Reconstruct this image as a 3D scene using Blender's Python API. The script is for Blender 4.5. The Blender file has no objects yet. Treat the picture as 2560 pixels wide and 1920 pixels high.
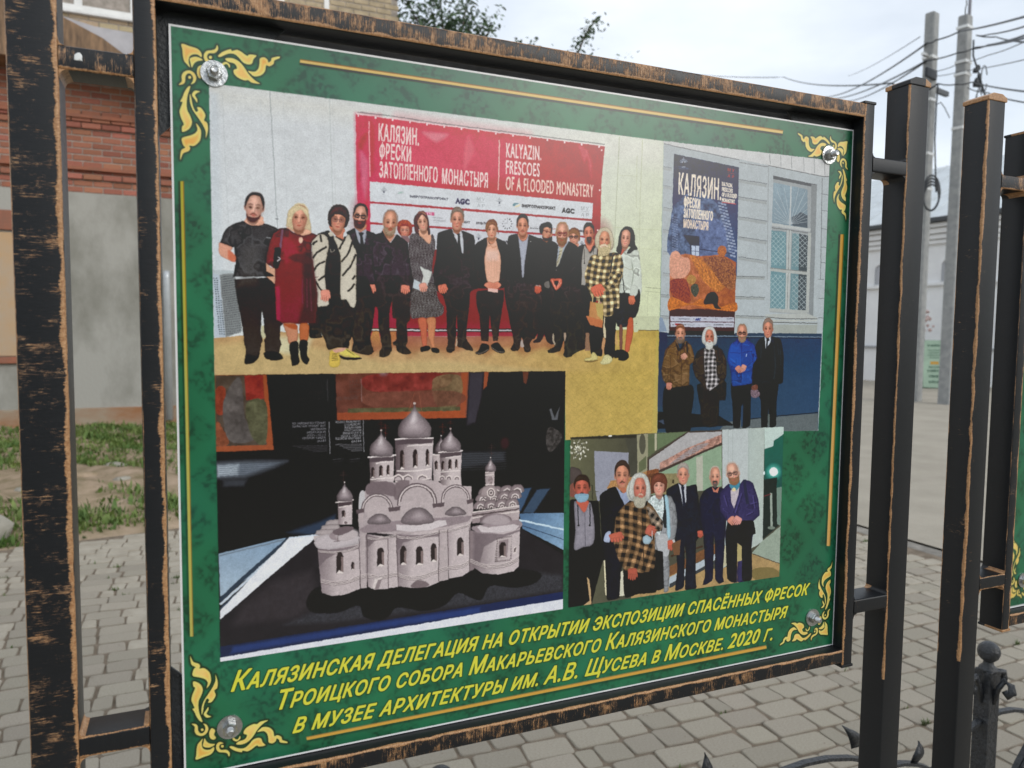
import bpy, bmesh, math, random
import numpy as np
from mathutils import Vector, Matrix

S = bpy.context.scene
COL = S.collection
rad = math.radians

# ---------------------------------------------------------------- camera
cam_d = bpy.data.cameras.new('camera')
cam = bpy.data.objects.new('camera', cam_d)
COL.objects.link(cam)
S.camera = cam
CAM = Vector((0.01427, -0.80939, 1.45))
RIGHT = Vector((0.919528, -0.392900, 0.009932))
DOWN = Vector((-0.017944, -0.067213, -0.997577))
FWD = Vector((0.392615, 0.917122, -0.068854))
cam.matrix_world = Matrix(((RIGHT.x, -DOWN.x, -FWD.x, CAM.x), (RIGHT.y, -DOWN.y, -FWD.y, CAM.y), (RIGHT.z, -DOWN.z, -FWD.z, CAM.z), (0, 0, 0, 1)))
cam_d.sensor_width = 36
cam_d.lens = 1875 / 2560 * 36
cam_d.clip_start = 0.02
cam_d.clip_end = 1500
cam_d.dof.use_dof = True
cam_d.dof.focus_distance = 1.06
cam_d.dof.aperture_fstop = 7.5

# ---------------------------------------------------------------- sky, sun, exposure
SUN_EL, SUN_AZ = rad(25), rad(-58)        # azimuth of the sun measured from +x towards +y
wd = bpy.data.worlds.new('World')
S.world = wd
wd.use_nodes = True
nt = wd.node_tree
nt.nodes.clear()
N, L = nt.nodes.new, nt.links.new
out = N('ShaderNodeOutputWorld')
sky = N('ShaderNodeTexSky')
sky.sky_type = 'NISHITA'
sky.sun_disc = False
sky.sun_elevation = SUN_EL
sky.sun_rotation = rad(90) - SUN_AZ
sky.dust_density = 1.5
b1 = N('ShaderNodeBackground')
b1.inputs[1].default_value = 0.14
L(sky.outputs[0], b1.inputs[0])
tc = N('ShaderNodeTexCoord')
mp = N('ShaderNodeMapping')
mp.inputs['Scale'].default_value = (1.0, 1.0, 2.6)
mp.inputs['Rotation'].default_value = (0.15, 0.1, 0.5)
L(tc.outputs['Generated'], mp.inputs[0])
nz = N('ShaderNodeTexNoise')
nz.inputs['Scale'].default_value = 2.1
nz.inputs['Detail'].default_value = 7
nz.inputs['Roughness'].default_value = .5
L(mp.outputs[0], nz.inputs['Vector'])
rp = N('ShaderNodeValToRGB')
rp.color_ramp.elements[0].position = .36
rp.color_ramp.elements[0].color = (.60, .60, .60, 1)
rp.color_ramp.elements[1].position = .60
rp.color_ramp.elements[1].color = (.98, .98, .98, 1)
L(nz.outputs[0], rp.inputs[0])
b2 = N('ShaderNodeBackground')
b2.inputs[0].default_value = (0.93, 0.99, 1.06, 1)
b2.inputs[1].default_value = 1.16
mx = N('ShaderNodeMixShader')
L(rp.outputs[0], mx.inputs[0])
L(b1.outputs[0], mx.inputs[1])
L(b2.outputs[0], mx.inputs[2])
L(mx.outputs[0], out.inputs[0])

sl = bpy.data.lights.new('sun', 'SUN')
sl.energy = 1.25
sl.angle = rad(24)
sl.color = (1, .97, .92)
sun = bpy.data.objects.new('sun', sl)
COL.objects.link(sun)
sd = Vector((math.cos(SUN_EL) * math.cos(SUN_AZ), math.cos(SUN_EL) * math.sin(SUN_AZ), math.sin(SUN_EL)))
sun.rotation_euler = sd.to_track_quat('Z', 'Y').to_euler()

S.view_settings.view_transform = 'Standard'
S.view_settings.look = 'None'
S.view_settings.exposure = 0.0
S.view_settings.gamma = 1.0
S.view_settings.use_curve_mapping = False
# ---------------------------------------------------------------- print painter
# The information board carries a flat colour print. It is rasterised here into one
# image (numpy), stroke by stroke, in the proportions of the board.
BW, BH = 0.8842, 0.75                     # board size in metres
CW, CH = 2360, 2000                       # print resolution
SRC = np.array([[421, 58.5], [2134.4, 325], [2082.4, 1612], [461, 1945]], float)
DST = np.array([[0, 0], [CW, 0], [CW, CH], [0, CH]], float)


def homog(src, dst):
    A = []
    for (x, y), (u, v) in zip(src, dst):
        A.append([x, y, 1, 0, 0, 0, -u * x, -u * y, -u])
        A.append([0, 0, 0, x, y, 1, -v * x, -v * y, -v])
    return np.linalg.svd(np.array(A, float))[2][-1].reshape(3, 3)


HM = homog(SRC, DST)
HI = np.linalg.inv(HM)


def tr(H, p):
    p = np.asarray(p, float).reshape(-1, 2)
    q = np.c_[p, np.ones(len(p))] @ H.T
    return q[:, :2] / q[:, 2:]


CV = np.zeros((CH, CW, 3), np.float32)    # display-referred colours while painting
RS = np.random.RandomState(7)
VIEW = [0.0, 0.0, 1.0]


def V(x, y, s):
    VIEW[:] = [x, y, s]


def W(p):
    p = np.asarray(p, float).reshape(-1, 2)
    return p / VIEW[2] + VIEW[:2]


def rgb(c):
    if isinstance(c, str):
        c = [int(c[i:i + 2], 16) for i in (0, 2, 4)]
    return np.array(c, np.float32) / 255.0


def spl(p, n=5, k=1.0):
    """closed Catmull-Rom through the points, k = roundness"""
    p = np.asarray(p, float).reshape(-1, 2)
    a, b, c, d = np.roll(p, 1, 0), p, np.roll(p, -1, 0), np.roll(p, -2, 0)
    t = (np.arange(n) / n)[None, :, None]
    a, b, c, d = (q[:, None, :] for q in (a, b, c, d))
    m0, m1 = (c - a) / 2 * k, (d - b) / 2 * k
    r = b + m0 * t + (3 * (c - b) - 2 * m0 - m1) * t ** 2 + (2 * (b - c) + m0 + m1) * t ** 3
    return r.reshape(-1, 2)


def splo(p, n=5):
    """open Catmull-Rom"""
    p = np.asarray(p, float).reshape(-1, 2)
    q = np.vstack([2 * p[0] - p[1], p, 2 * p[-1] - p[-2]])
    out = []
    for i in range(len(p) - 1):
        a, b, c, d = q[i:i + 4]
        for k in range(n):
            t = k / n
            out.append(0.5 * (2 * b + (c - a) * t + (2 * a - 5 * b + 4 * c - d) * t * t + (3 * b - a - 3 * c + d) * t ** 3))
    out.append(p[-1])
    return np.array(out)


def sdf(P, loops, bb):
    x0, y0, x1, y1 = bb
    X, Y = np.meshgrid(np.arange(x0, x1, dtype=np.float32) + .5, np.arange(y0, y1, dtype=np.float32) + .5)
    d2 = np.full(X.shape, 1e9, np.float32)
    ins = np.zeros(X.shape, bool)
    for Q in loops:
        A = Q
        B = np.roll(Q, -1, 0)
        for (ax, ay), (bx, by) in zip(A, B):
            ex, ey = bx - ax, by - ay
            L = ex * ex + ey * ey
            if L < 1e-9:
                continue
            px, py = X - ax, Y - ay
            t = np.clip((px * ex + py * ey) / L, 0, 1)
            dx, dy = px - t * ex, py - t * ey
            np.minimum(d2, dx * dx + dy * dy, out=d2)
            if ay != by:
                c = (ay <= Y) != (by <= Y)
                xi = ax + (Y - ay) * (ex / ey)
                ins ^= c & (X < xi)
    d = np.sqrt(d2)
    return np.where(ins, d, -d), X, Y


def scanfill(loops, bb):
    """plain even-odd coverage with 3 sub-rows, for large simple shapes"""
    x0, y0, x1, y1 = bb
    cov = np.zeros((y1 - y0, x1 - x0), np.float32)
    xs = np.arange(x0, x1)
    S = 3
    for j in range(y0, y1):
        for s in range(S):
            yy = j + (s + .5) / S
            xi = []
            for Q in loops:
                B = np.roll(Q, -1, 0)
                m = (Q[:, 1] <= yy) != (B[:, 1] <= yy)
                if m.any():
                    a, b = Q[m], B[m]
                    xi.extend(a[:, 0] + (yy - a[:, 1]) * (b[:, 0] - a[:, 0]) / (b[:, 1] - a[:, 1]))
            xi.sort()
            for a, b in zip(xi[::2], xi[1::2]):
                cov[j - y0] += np.clip(np.minimum(b, xs + 1) - np.maximum(a, xs), 0, 1) / S
    return cov


CLIP = [None]


def put(bb, a, col, tex=None, X=None, Y=None):
    x0, y0, x1, y1 = bb
    if CLIP[0] is not None:
        a = a * CLIP[0][y0:y1, x0:x1]
    r = CV[y0:y1, x0:x1]
    a = a[..., None]
    r *= (1 - a)
    r += a * col


def bbox(loops, pad):
    q = np.vstack(loops)
    x0, y0 = np.floor(q.min(0) - pad).astype(int)
    x1, y1 = np.ceil(q.max(0) + pad).astype(int)
    x0, y0, x1, y1 = max(x0, 0), max(y0, 0), min(x1, CW), min(y1, CH)
    return None if x1 <= x0 or y1 <= y0 else (x0, y0, x1, y1)


_noise = {}


def noise(seed, size):
    """smooth value noise field of the whole canvas, cell = size px"""
    k = (seed, size)
    if k not in _noise:
        r = np.random.RandomState(seed)
        gx, gy = int(CW / size) + 3, int(CH / size) + 3
        g = r.rand(gy, gx).astype(np.float32)
        x = np.arange(CW) / size
        y = np.arange(CH) / size
        xi, yi = x.astype(int), y.astype(int)
        fx, fy = x - xi, y - yi
        fx, fy = (fx * fx * (3 - 2 * fx)).astype(np.float32), (fy * fy * (3 - 2 * fy)).astype(np.float32)
        a = g[yi][:, xi] * (1 - fx) + g[yi][:, xi + 1] * fx
        b = g[yi + 1][:, xi] * (1 - fx) + g[yi + 1][:, xi + 1] * fx
        _noise[k] = (a * (1 - fy)[:, None] + b * fy[:, None] - .5) * 2
    return _noise[k]


def poly(p, c, f=1.0, a=1.0, s=False, c2=None, g=None, rim=0.0, rw=9.0, nz=0.0, ns=9, holes=None, raw=False, fn=None, fold=0.0):
    """fill a shape. s: smooth outline; c2,g: second colour along g=(x0,y0,x1,y1);
    rim: darkening towards the outline over rw; nz/ns: mottling and its grain; fn(X,Y): pattern"""
    p = spl(p, k=1.0 if s is True else s) if s else np.asarray(p, float).reshape(-1, 2)
    loops = [p if raw else tr(HM, W(p))]
    for h in holes or []:
        loops.append(tr(HM, W(h)))
    z = 1.35 / VIEW[2] if not raw else 1.0
    f, rw, ns = max(f * z, .95), max(rw * z, .5), max(2, int(ns * z * (1 if VIEW[2] < 2 else 2)))
    bb = bbox(loops, f + 1)
    if bb is None:
        return
    x0, y0, x1, y1 = bb
    if rim == 0 and f <= 1.4 and (x1 - x0) * (y1 - y0) > 60000:
        m = scanfill(loops, bb)
        d = None
        X, Y = np.meshgrid(np.arange(x0, x1), np.arange(y0, y1))
    else:
        d, X, Y = sdf(None, loops, bb)
        m = np.clip(d / f + .5, 0, 1)
    col = np.broadcast_to(rgb(c), m.shape + (3,)).astype(np.float32)
    if c2 is not None:
        q = tr(HM, W(np.reshape(g, (2, 2))))
        e = q[1] - q[0]
        t = np.clip(((X - q[0][0]) * e[0] + (Y - q[0][1]) * e[1]) / (e @ e), 0, 1)[..., None]
        col = col * (1 - t) + rgb(c2) * t
    if rim:
        col = col * (1 - rim * np.exp(-np.clip(d, 0, None) / rw))[..., None]
    if nz:
        n = noise(3, ns)[y0:y1, x0:x1] * .6 + noise(5, max(2, ns // 3))[y0:y1, x0:x1] * .4
        col = col * (1 + nz * n)[..., None]
    if fold:                                # creases of cloth: thin light and dark ridges
        z = VIEW[2] ** .15
        n = noise(51, 30)[y0:y1, x0:x1] + .45 * noise(52, 11)[y0:y1, x0:x1]
        hi = np.exp(-((n - .05) * 6.5) ** 2)[..., None]
        lo_ = np.exp(-((n - .42) * 6.0) ** 2)[..., None]
        col = col * (1 - .30 * fold * lo_) + .085 * fold * hi * (.35 + col)
    if fn is not None:
        q = tr(HI, np.c_[X.ravel() + .5, Y.ravel() + .5]).reshape(X.shape + (2,))
        q = (q - VIEW[:2]) * VIEW[2]
        col = fn(q[..., 0], q[..., 1], col)
    put(bb, np.clip(m * a, 0, 1).astype(np.float32), np.clip(col, 0, 1))


def ell(cx, cy, rx, ry, c, rot=0, n=20, **k):
    t = np.linspace(0, 2 * np.pi, n, endpoint=False)
    r = np.radians(rot)
    x, y = rx * np.cos(t), ry * np.sin(t)
    poly(np.c_[cx + x * np.cos(r) - y * np.sin(r), cy + x * np.sin(r) + y * np.cos(r)], c, **k)


def line(p, w, c, s=False, taper=False, **k):
    p = splo(p) if s else np.asarray(p, float).reshape(-1, 2)
    d = np.gradient(p, axis=0) if len(p) > 2 else np.repeat((p[1] - p[0])[None], 2, 0)
    n = np.c_[-d[:, 1], d[:, 0]] / (np.linalg.norm(d, axis=1)[:, None] + 1e-9)
    ww = w / 2 * (np.sin(np.linspace(.12, np.pi - .12, len(p)))[:, None] if taper else 1)
    poly(np.vstack([p + n * ww, (p - n * ww)[::-1]]), c, **k)


def clip(q=None):
    """restrict painting to a quadrilateral given in the current view"""
    CLIP[0] = None
    if q is not None:
        CLIP[0] = scanfill([tr(HM, W(q))], (0, 0, CW, CH))


_tc = {}


def glyphs(s, off=0.0):
    """outline loops of a string in the built-in font: edges with one face only"""
    k = (s, off)
    if k in _tc:
        return _tc[k]
    cu = bpy.data.curves.new('tmp', 'FONT')
    cu.body = s
    cu.fill_mode = 'NONE'
    cu.resolution_u = 3
    ob = bpy.data.objects.new('tmp', cu)
    bpy.context.scene.collection.objects.link(ob)
    dg = bpy.context.evaluated_depsgraph_get()
    me = ob.evaluated_get(dg).to_mesh()
    co = np.array([v.co[:2] for v in me.vertices]).reshape(-1, 2)
    ed = [tuple(e.vertices) for e in me.edges]
    nb = {}
    for a, b in ed:
        nb.setdefault(a, []).append(b)
        nb.setdefault(b, []).append(a)
    loops, seen = [], set()
    for a in nb:
        if a in seen:
            continue
        lp, cur, prev = [a], a, None
        seen.add(a)
        while True:
            nx = [q for q in nb[cur] if q != prev and (q not in seen or (q == a and len(lp) > 2))]
            if not nx or nx[0] == a:
                break
            prev, cur = cur, nx[0]
            seen.add(cur)
            lp.append(cur)
        if len(lp) > 2:
            loops.append(co[lp])
    ob.evaluated_get(dg).to_mesh_clear()
    bpy.data.objects.remove(ob)
    bpy.data.curves.remove(cu)
    _tc[k] = loops
    return loops


def width(s, off=0.0):
    a = np.vstack(glyphs('H' + s + 'H', off))
    b = np.vstack(glyphs('HH', off))
    return (a[:, 0].max() - a[:, 0].min()) - (b[:, 0].max() - b[:, 0].min())


def text(runs, quad, c, off=0.0, shear=0.0, f=.9, a=1.0, space=0.0, flip=False, outline=None):
    """runs: a string or [(string, scale)], set into quad = TL, TR, BR, BL of its cap-height box"""
    if isinstance(runs, str):
        runs = [(runs, 1.0)]
    LL, x = [], 0.0
    bold, off = off, 0.0
    for s, sc in runs:
        if s.strip():
            for ch in s:
                if ch != ' ':
                    for l in glyphs(ch, off):
                        q = l * sc
                        q = q + [x, 0]
                        LL.append(q)
                x += width(ch) * sc + space + bold
        else:
            x += width(s, off) * sc
    capH = np.vstack(glyphs('H', off))[:, 1].max()
    allp = np.vstack(LL)
    lo, hi = allp[:, 0].min(), allp[:, 0].max()
    q = tr(HM, W(quad))
    ex, up = (q[2] - q[3]) / (hi - lo), ((q[0] - q[3]) + (q[1] - q[2])) / 2 / capH
    lay, q0, em = [], q[3], np.linalg.norm(up)
    for q in LL:
        q = q.copy()
        q[:, 0] += shear * q[:, 1]
        if flip:
            q[:, 0] = hi + lo - q[:, 0]
        lay.append(q0 + (q[:, :1] - lo) * ex + q[:, 1:] * up)
    # group loops into blocks so that the even-odd rule works glyph by glyph
    lay.sort(key=lambda l: l[:, 0].min())
    groups = []
    for l in lay:
        if groups and l[:, 0].min() < max(m[:, 0].max() for m in groups[-1]) :
            groups[-1].append(l)
        else:
            groups.append([l])
    for gq in groups:
        bb = bbox(gq, 5)
        if bb is None:
            continue
        d, X, Y = sdf(None, gq, bb)
        if bold:
            d = d + bold * em
        if outline:
            put(bb, np.clip((d + outline[1]) / 1.5 + .5, 0, 1).astype(np.float32) * outline[2], rgb(outline[0]))
        put(bb, (np.clip(d / f + .5, 0, 1) * a).astype(np.float32), rgb(c))
# ---------------------------------------------------------------- what is printed
def head(cx, cy, w, h, skin='d9a893', hair='3a2a26', st='short', rot=0, beard=None, bc=None, glasses=None,
         mus=None, look=0.0, dark=.78, lips='a85a55', blush=.25, hl=-.8, brow=None, smile=0, ears=1, neck=1, side=1):
    """a printed face. w,h half sizes; local frame x right, y down, chin at 1, crown about -1.25"""
    r = np.radians(rot)
    R = np.array([[np.cos(r), -np.sin(r)], [np.sin(r), np.cos(r)]])

    def P(pts):
        q = np.asarray(pts, float).reshape(-1, 2) * [w, h]
        return q @ R.T + [cx, cy]

    def sh(c, k):
        return ''.join('%02x' % int(min(255, max(0, v * 255 * k))) for v in rgb(c))
    back = {'short': None, 'bald': None,
            'bob': [(-1.15, .5), (-1.4, -.1), (-1.35, -.8), (-.8, -1.35), (0, -1.5), (.8, -1.35), (1.35, -.8), (1.4, -.1), (1.15, .5), (.7, .7), (-.7, .7)],
            'long': [(-1.15, 1.5), (-1.45, .6), (-1.35, -.6), (-.8, -1.3), (0, -1.5), (.8, -1.3), (1.35, -.6), (1.45, .6), (1.2, 1.5), (0, 1.3)],
            'wild': [(-1.2, 1.0), (-1.65, .4), (-1.5, -.5), (-.9, -1.25), (0, -1.5), (.8, -1.3), (1.35, -.7), (1.6, .3), (1.3, 1.0), (0, 1.2)]}[st]
    px = max(.6, w * .05)
    if back is not None:
        poly(P(back), sh(hair, .85), s=True, rim=.25, rw=w * .25, nz=.15, ns=5)
    if neck:
        poly(P([(-.55, .55), (.55, .55), (.56, 1.15), (.2, 1.38), (-.2, 1.38), (-.56, 1.15)]), sh(skin, .84), s=True, rim=.2, rw=w * .25)
        poly(P([(-.55, .8), (.55, .8), (.45, 1.1), (0, 1.22), (-.45, 1.1)]), sh(skin, .55), s=True, f=w * .3, a=.75)
    if ears and st in ('short', 'bald'):
        for s in (-1, 1):
            poly(P([(s * .95, -.25), (s * 1.14, -.2), (s * 1.12, .15), (s * .93, .25)]), sh(skin, .85), s=True)
    face = [(-.93, -.3), (-.9, .2), (-.76, .64), (-.4, .97), (0, 1.04), (.4, .97), (.76, .64), (.9, .2), (.93, -.3), (.78, -.9), (.4, -1.15), (-.4, -1.15), (-.78, -.9)]
    poly(P(face), skin, s=True, rim=.28, rw=w * .32, nz=.05, ns=6)
    # light on forehead and nose, warm cheeks
    poly(P([(-.5, -.5), (0, -.95), (.5, -.5), (0, -.35)]), sh(skin, 1.13), s=True, f=w * .5, a=.6)
    for s in (-1, 1):
        ex = s * .42 + look
        poly(P([(ex - .27, -.1), (ex, -.28), (ex + .27, -.1), (ex, .07)]), sh(skin, .62), s=True, f=w * .22, a=.75)
        poly(P([(ex - .16, -.08), (ex, -.14), (ex + .16, -.07), (ex, -.02)]), '33221f', s=True, f=w * .12, a=dark)
        b = brow or sh(hair, .8)
        poly(P([(ex - .3, -.27), (ex, -.4), (ex + .28, -.29), (ex, -.31)]), b, s=True, f=w * .1, a=.6)
        poly(P([(ex - .22, .3), (ex + s * .1, .2), (ex + .2, .35), (ex, .5)]), 'c4605a', s=True, f=w * .35, a=blush)
    poly(P([(side * .3, -.9), (side * .95, -.6), (side * .95, .3), (side * .5, .95), (side * .5, .2)]), sh(skin, .72), s=True, f=w * .5, a=.5)
    n = look * 1.6
    poly(P([(n - .07, -.25), (n + .07, -.25), (n + .12, .28), (n - .06, .3)]), sh(skin, 1.12), s=True, f=w * .16, a=.7)
    poly(P([(n + .08, -.1), (n + .2, .33), (n - .14, .42), (n - .1, .33), (n + .08, .28)]), sh(skin, .6), f=w * .12, a=.7)
    n *= .7
    if beard is not None:
        top = {'full': [(-.9, .2), (-.6, .38), (-.35, .36), (0, .45), (.35, .36), (.6, .38), (.9, .2)],
               'goat': [(-.5, .75), (-.48, .42), (-.25, .36), (0, .42), (.25, .36), (.48, .42), (.5, .75)],
               'chin': [(-.8, .5), (-.5, .72), (0, .78), (.5, .72), (.8, .5)]}[beard]
        bl = bc or hair
        L = {'full': 1.12, 'goat': 1.12, 'chin': 1.12}[beard]
        wd = {'full': .8, 'goat': .42, 'chin': .7}[beard]
        poly(P(top + [(wd, .85), (.4 * wd / .8, L), (0, L + .08), (-.4 * wd / .8, L), (-wd, .85)]), bl, s=True, f=w * .14, rim=.15, rw=w * .2, nz=.18, ns=4)
    if mus or beard == 'full' or beard == 'goat':
        poly(P([(n - .42, .58), (n - .2, .42), (n, .4), (n + .2, .42), (n + .42, .58), (n, .52)]), mus or bc or hair, s=True, f=w * .12, a=.9)
    poly(P([(n - .28, .6 - smile * .05), (n, .56), (n + .28, .6 - smile * .05), (n, .7)]), lips, s=True, f=w * .1, a=.85)
    if smile > .5:
        poly(P([(n - .17, .6), (n + .17, .6), (n, .66)]), 'e8ddd5', f=w * .08, a=.8)
    if st == 'short':
        poly(P([(-1.0, .1), (-1.12, -.4), (-.95, -.95), (-.5, -1.3), (0, -1.38), (.5, -1.32), (.95, -.98), (1.12, -.4), (1.0, .1), (.92, -.3), (.78, -.6), (.5, hl), (0, hl - .1), (-.5, hl), (-.78, -.6), (-.92, -.3)]), hair, s=True, rim=.2, rw=w * .2, nz=.15, ns=4, f=w * .08)
    elif st == 'bald':
        poly(P([(-1.0, .15), (-1.1, -.35), (-.98, -.85), (-.5, -1.25), (0, -1.3), (.5, -1.27), (.98, -.85), (1.1, -.35), (1.0, .15), (.9, -.3), (.88, -.75), (.5, -1.08), (0, -1.15), (-.5, -1.08), (-.88, -.75), (-.9, -.3)]), hair, s=True, f=w * .1, a=.85)
    elif st in ('bob', 'long'):
        q = hl
        poly(P([(-1.15, .55), (-1.38, -.1), (-1.3, -.8), (-.8, -1.33), (0, -1.48), (.8, -1.33), (1.3, -.8), (1.38, -.1), (1.15, .55), (.95, .3), (.95, -.2), (.7, q + .15), (.1, q), (-.5, q + .05), (-.85, q + .35), (-.93, 0), (-.95, .4)]), hair, s=True, rim=.3, rw=w * .25, nz=.2, ns=4, f=w * .08)
        poly(P([(-.9, -.75), (-.4, -1.15), (.2, -1.2), (-.3, -.95)]), sh(hair, 1.35), s=True, f=w * .3, a=.5)
    elif st == 'wild':
        poly(P([(-1.15, .9), (-1.55, .35), (-1.45, -.5), (-.9, -1.22), (0, -1.45), (.8, -1.28), (1.3, -.7), (1.5, .3), (1.2, .9), (.93, .5), (.9, -.2), (.6, -.85), (0, -1.05), (-.6, -.85), (-.9, -.2), (-.93, .5)]), hair, s=True, rim=.15, rw=w * .3, nz=.12, ns=5, f=w * .15)
    if glasses:
        for s in (-1, 1):
            ex = s * .44 + look
            q = P([(ex - .33, -.2), (ex + .33, -.22), (ex + .3, .14), (ex - .28, .14)])
            poly(q, glasses, s=True, a=.9, holes=[P([(ex - .24, -.1), (ex + .24, -.12), (ex + .2, .06), (ex - .2, .06)])])
        line(P([(-.15 + look, -.1), (.15 + look, -.1)]), h * .07, glasses)


def cloth(p, c, s=.45, rim=.35, rw=14, nz=.05, ns=14, **k):
    if VIEW[2] > 7 and VIEW[1] < 560:      # upper-body views: trousers are drawn from the lower views
        p = [(x, min(y, 1760)) for x, y in p]
    elif rw == 16:
        rim, rw = .06, 10
        k.setdefault('c2', c)
        k.setdefault('g', (0, 60, 0, 700))
        c = '454247'
    k.setdefault('fold', .8)
    poly(p, c, s=s, rim=rim, rw=rw, nz=nz, ns=ns, **k)


def folds(L, c='29272b', w=10, a=.45, f=9):
    for q in L:
        line(q, w, c, s=len(q) > 2, a=a, f=f)


def hand(cx, cy, w, h, c='d58f7c', rot=0):
    r = np.radians(rot)
    R = np.array([[np.cos(r), -np.sin(r)], [np.sin(r), np.cos(r)]])

    def P(p):
        return (np.asarray(p, float) * [w, h]) @ R.T + [cx, cy]
    poly(P([(-.9, -.9), (.8, -1), (1, .1), (.75, .5), (-.8, .5), (-1, 0)]), c, s=True, rim=.2, rw=5)
    for i, L in enumerate((.85, 1.05, 1.1, .95)):
        x = -.75 + i * .45
        poly(P([(x - .2, .1), (x + .2, .1), (x + .17, L), (x - .12, L)]), c, s=True, rim=.3, rw=3)
    for i in range(3):
        x = -.52 + i * .45
        line(P([(x, .3), (x + .03, .95)]), w * .09, '9a4f44', a=.7)
    poly(P([(.7, -.6), (1.15, 0), (1.1, .55), (.85, .4)]), c, s=True, rim=.25, rw=3)


def plaid(a0, b0, sc, c1, c2, c3, wob=6):
    t1, t2 = rgb(c2), rgb(c3)

    def fn(X, Y, col):
        r = np.radians(a0)
        X = X + wob * np.sin(Y / (sc * 1.3)) + wob * .6 * np.sin((X + Y) / (sc * 2.1))
        Y = Y + wob * np.sin(X / (sc * 1.1) + 1) + wob * .7 * np.sin((X - Y) / (sc * 1.7))
        u = (X * np.cos(r) + Y * np.sin(r)) / sc
        v = (-X * np.sin(r) + Y * np.cos(r)) / sc + b0
        bu, bv = (u % 1) < .5, (v % 1) < .5
        o = np.where((bu & bv)[..., None], t2, np.where((bu ^ bv)[..., None], t1 * .62, col))
        lu = (np.abs((u % 1) - .75) < .06) | (np.abs((v % 1) - .75) < .06)
        o = np.where(lu[..., None] & ~(bu & bv)[..., None], o * 1.18, o)
        return o * (1 + .14 * np.sin(X / sc * 2.3 + 2 * np.sin(Y / sc * 1.9)))[..., None]
    return fn


def speck(dark, light, n=.28):
    def fn(X, Y, col):
        k = (np.sin(X * .21 + 3 * np.sin(Y * .13)) * np.sin(Y * .24 + 2 * np.sin(X * .11)) + .6 * np.sin(X * .47 + Y * .39 + 2 * np.sin(X * .07 - Y * .09)))
        return np.where((k > n)[..., None], rgb(light), np.where((k < -.55)[..., None], rgb(dark), col))
    return fn


# ------------------------------------------------ green ground, gold lines, white rim
def veil(px, py):
    """light the sky adds by reflection on the sheet in the photograph (kept out of the ink)"""
    y = np.interp(py, [0, 150, 300, 450, 600, 700, 800, 950, 1100, 1500, 2000], [.17, .15, .125, .10, .075, .058, .042, .018, .010, .004, .002])
    x = np.interp(px, [420, 700, 1100, 1700, 2100], [.55, .8, 1.0, 1.0, .75])
    xx = 1 + (x - 1) * np.interp(py, [0, 600, 900], [1, .6, 0])
    return (y * xx)[..., None] * np.array([.88, 1.04, 1.12], np.float32)


def lin(c):
    return np.where(c <= .04045, c / 12.92, ((c + .055) / 1.055) ** 2.4)


def srgb(c):
    c = np.clip(c, 0, 1)
    return np.where(c <= .0031308, c * 12.92, 1.055 * c ** (1 / 2.4) - .055)


_Y, _X = np.meshgrid(np.arange(CH) + .5, np.arange(CW) + .5, indexing='ij')
_S = tr(HI, np.c_[_X.ravel(), _Y.ravel()])
SX, SY = _S[:, 0].reshape(CH, CW), _S[:, 1].reshape(CH, CW)
VE = veil(SX, SY).astype(np.float32)
# damask-like ground: dark foliage curls inside diamonds, lighter diamond bars
u, v = (_X + _Y * .9) / 235, (_X - _Y * .9) / 235
bars = np.minimum(np.abs(u % 1 - .5), np.abs(v % 1 - .5)) + .035 * noise(27, 26)
curl = noise(21, 13) * .55 + noise(22, 7) * .6 + .55 * np.sin(_X / 9 + 5 * noise(23, 40)) * np.sin(_Y / 9 + 5 * noise(24, 40))
m = np.clip((bars - .06) * 9, 0, 1)
g = np.array([.0085, .098, .041], np.float32) * (1.10 + .22 * noise(25, 170)[..., None] - .52 * (m * np.clip(curl + .25, 0, 1))[..., None] + .12 * (1 - m)[..., None])
g[..., 2] += .012 * np.clip(noise(26, 210), 0, 1)
CV[:] = srgb(g * 1.0 + VE)
gold = []
V(0, 0, 1)
for p, c in (([(750, 153), (1957, 331)], 'd6bd86'), ([(454, 453), (478.5, 1591)], 'aca452'), ([(2104.5, 586), (2070, 1365)], 'c49a5a'), ([(767, 1847), (1916, 1618)], 'c2953f')):
    p = np.array(p, float)
    d = p[1] - p[0]
    n = np.array([-d[1], d[0]]) / np.linalg.norm(d)
    if abs(d[0]) > abs(d[1]):
        line(p + n * 5, 7, '0b2a1c', a=.45, f=4)
        line(p - n * 2.5, 6, 'b0783c', a=.8, f=2.5)
    else:
        line(p - [6, 0], 5, '0b2a1c', a=.5, f=3)
        line(p + [3, 0], 5, 'a5722c', a=.8, f=2)
    line(p, 6.5, c, f=1.6)

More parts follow.
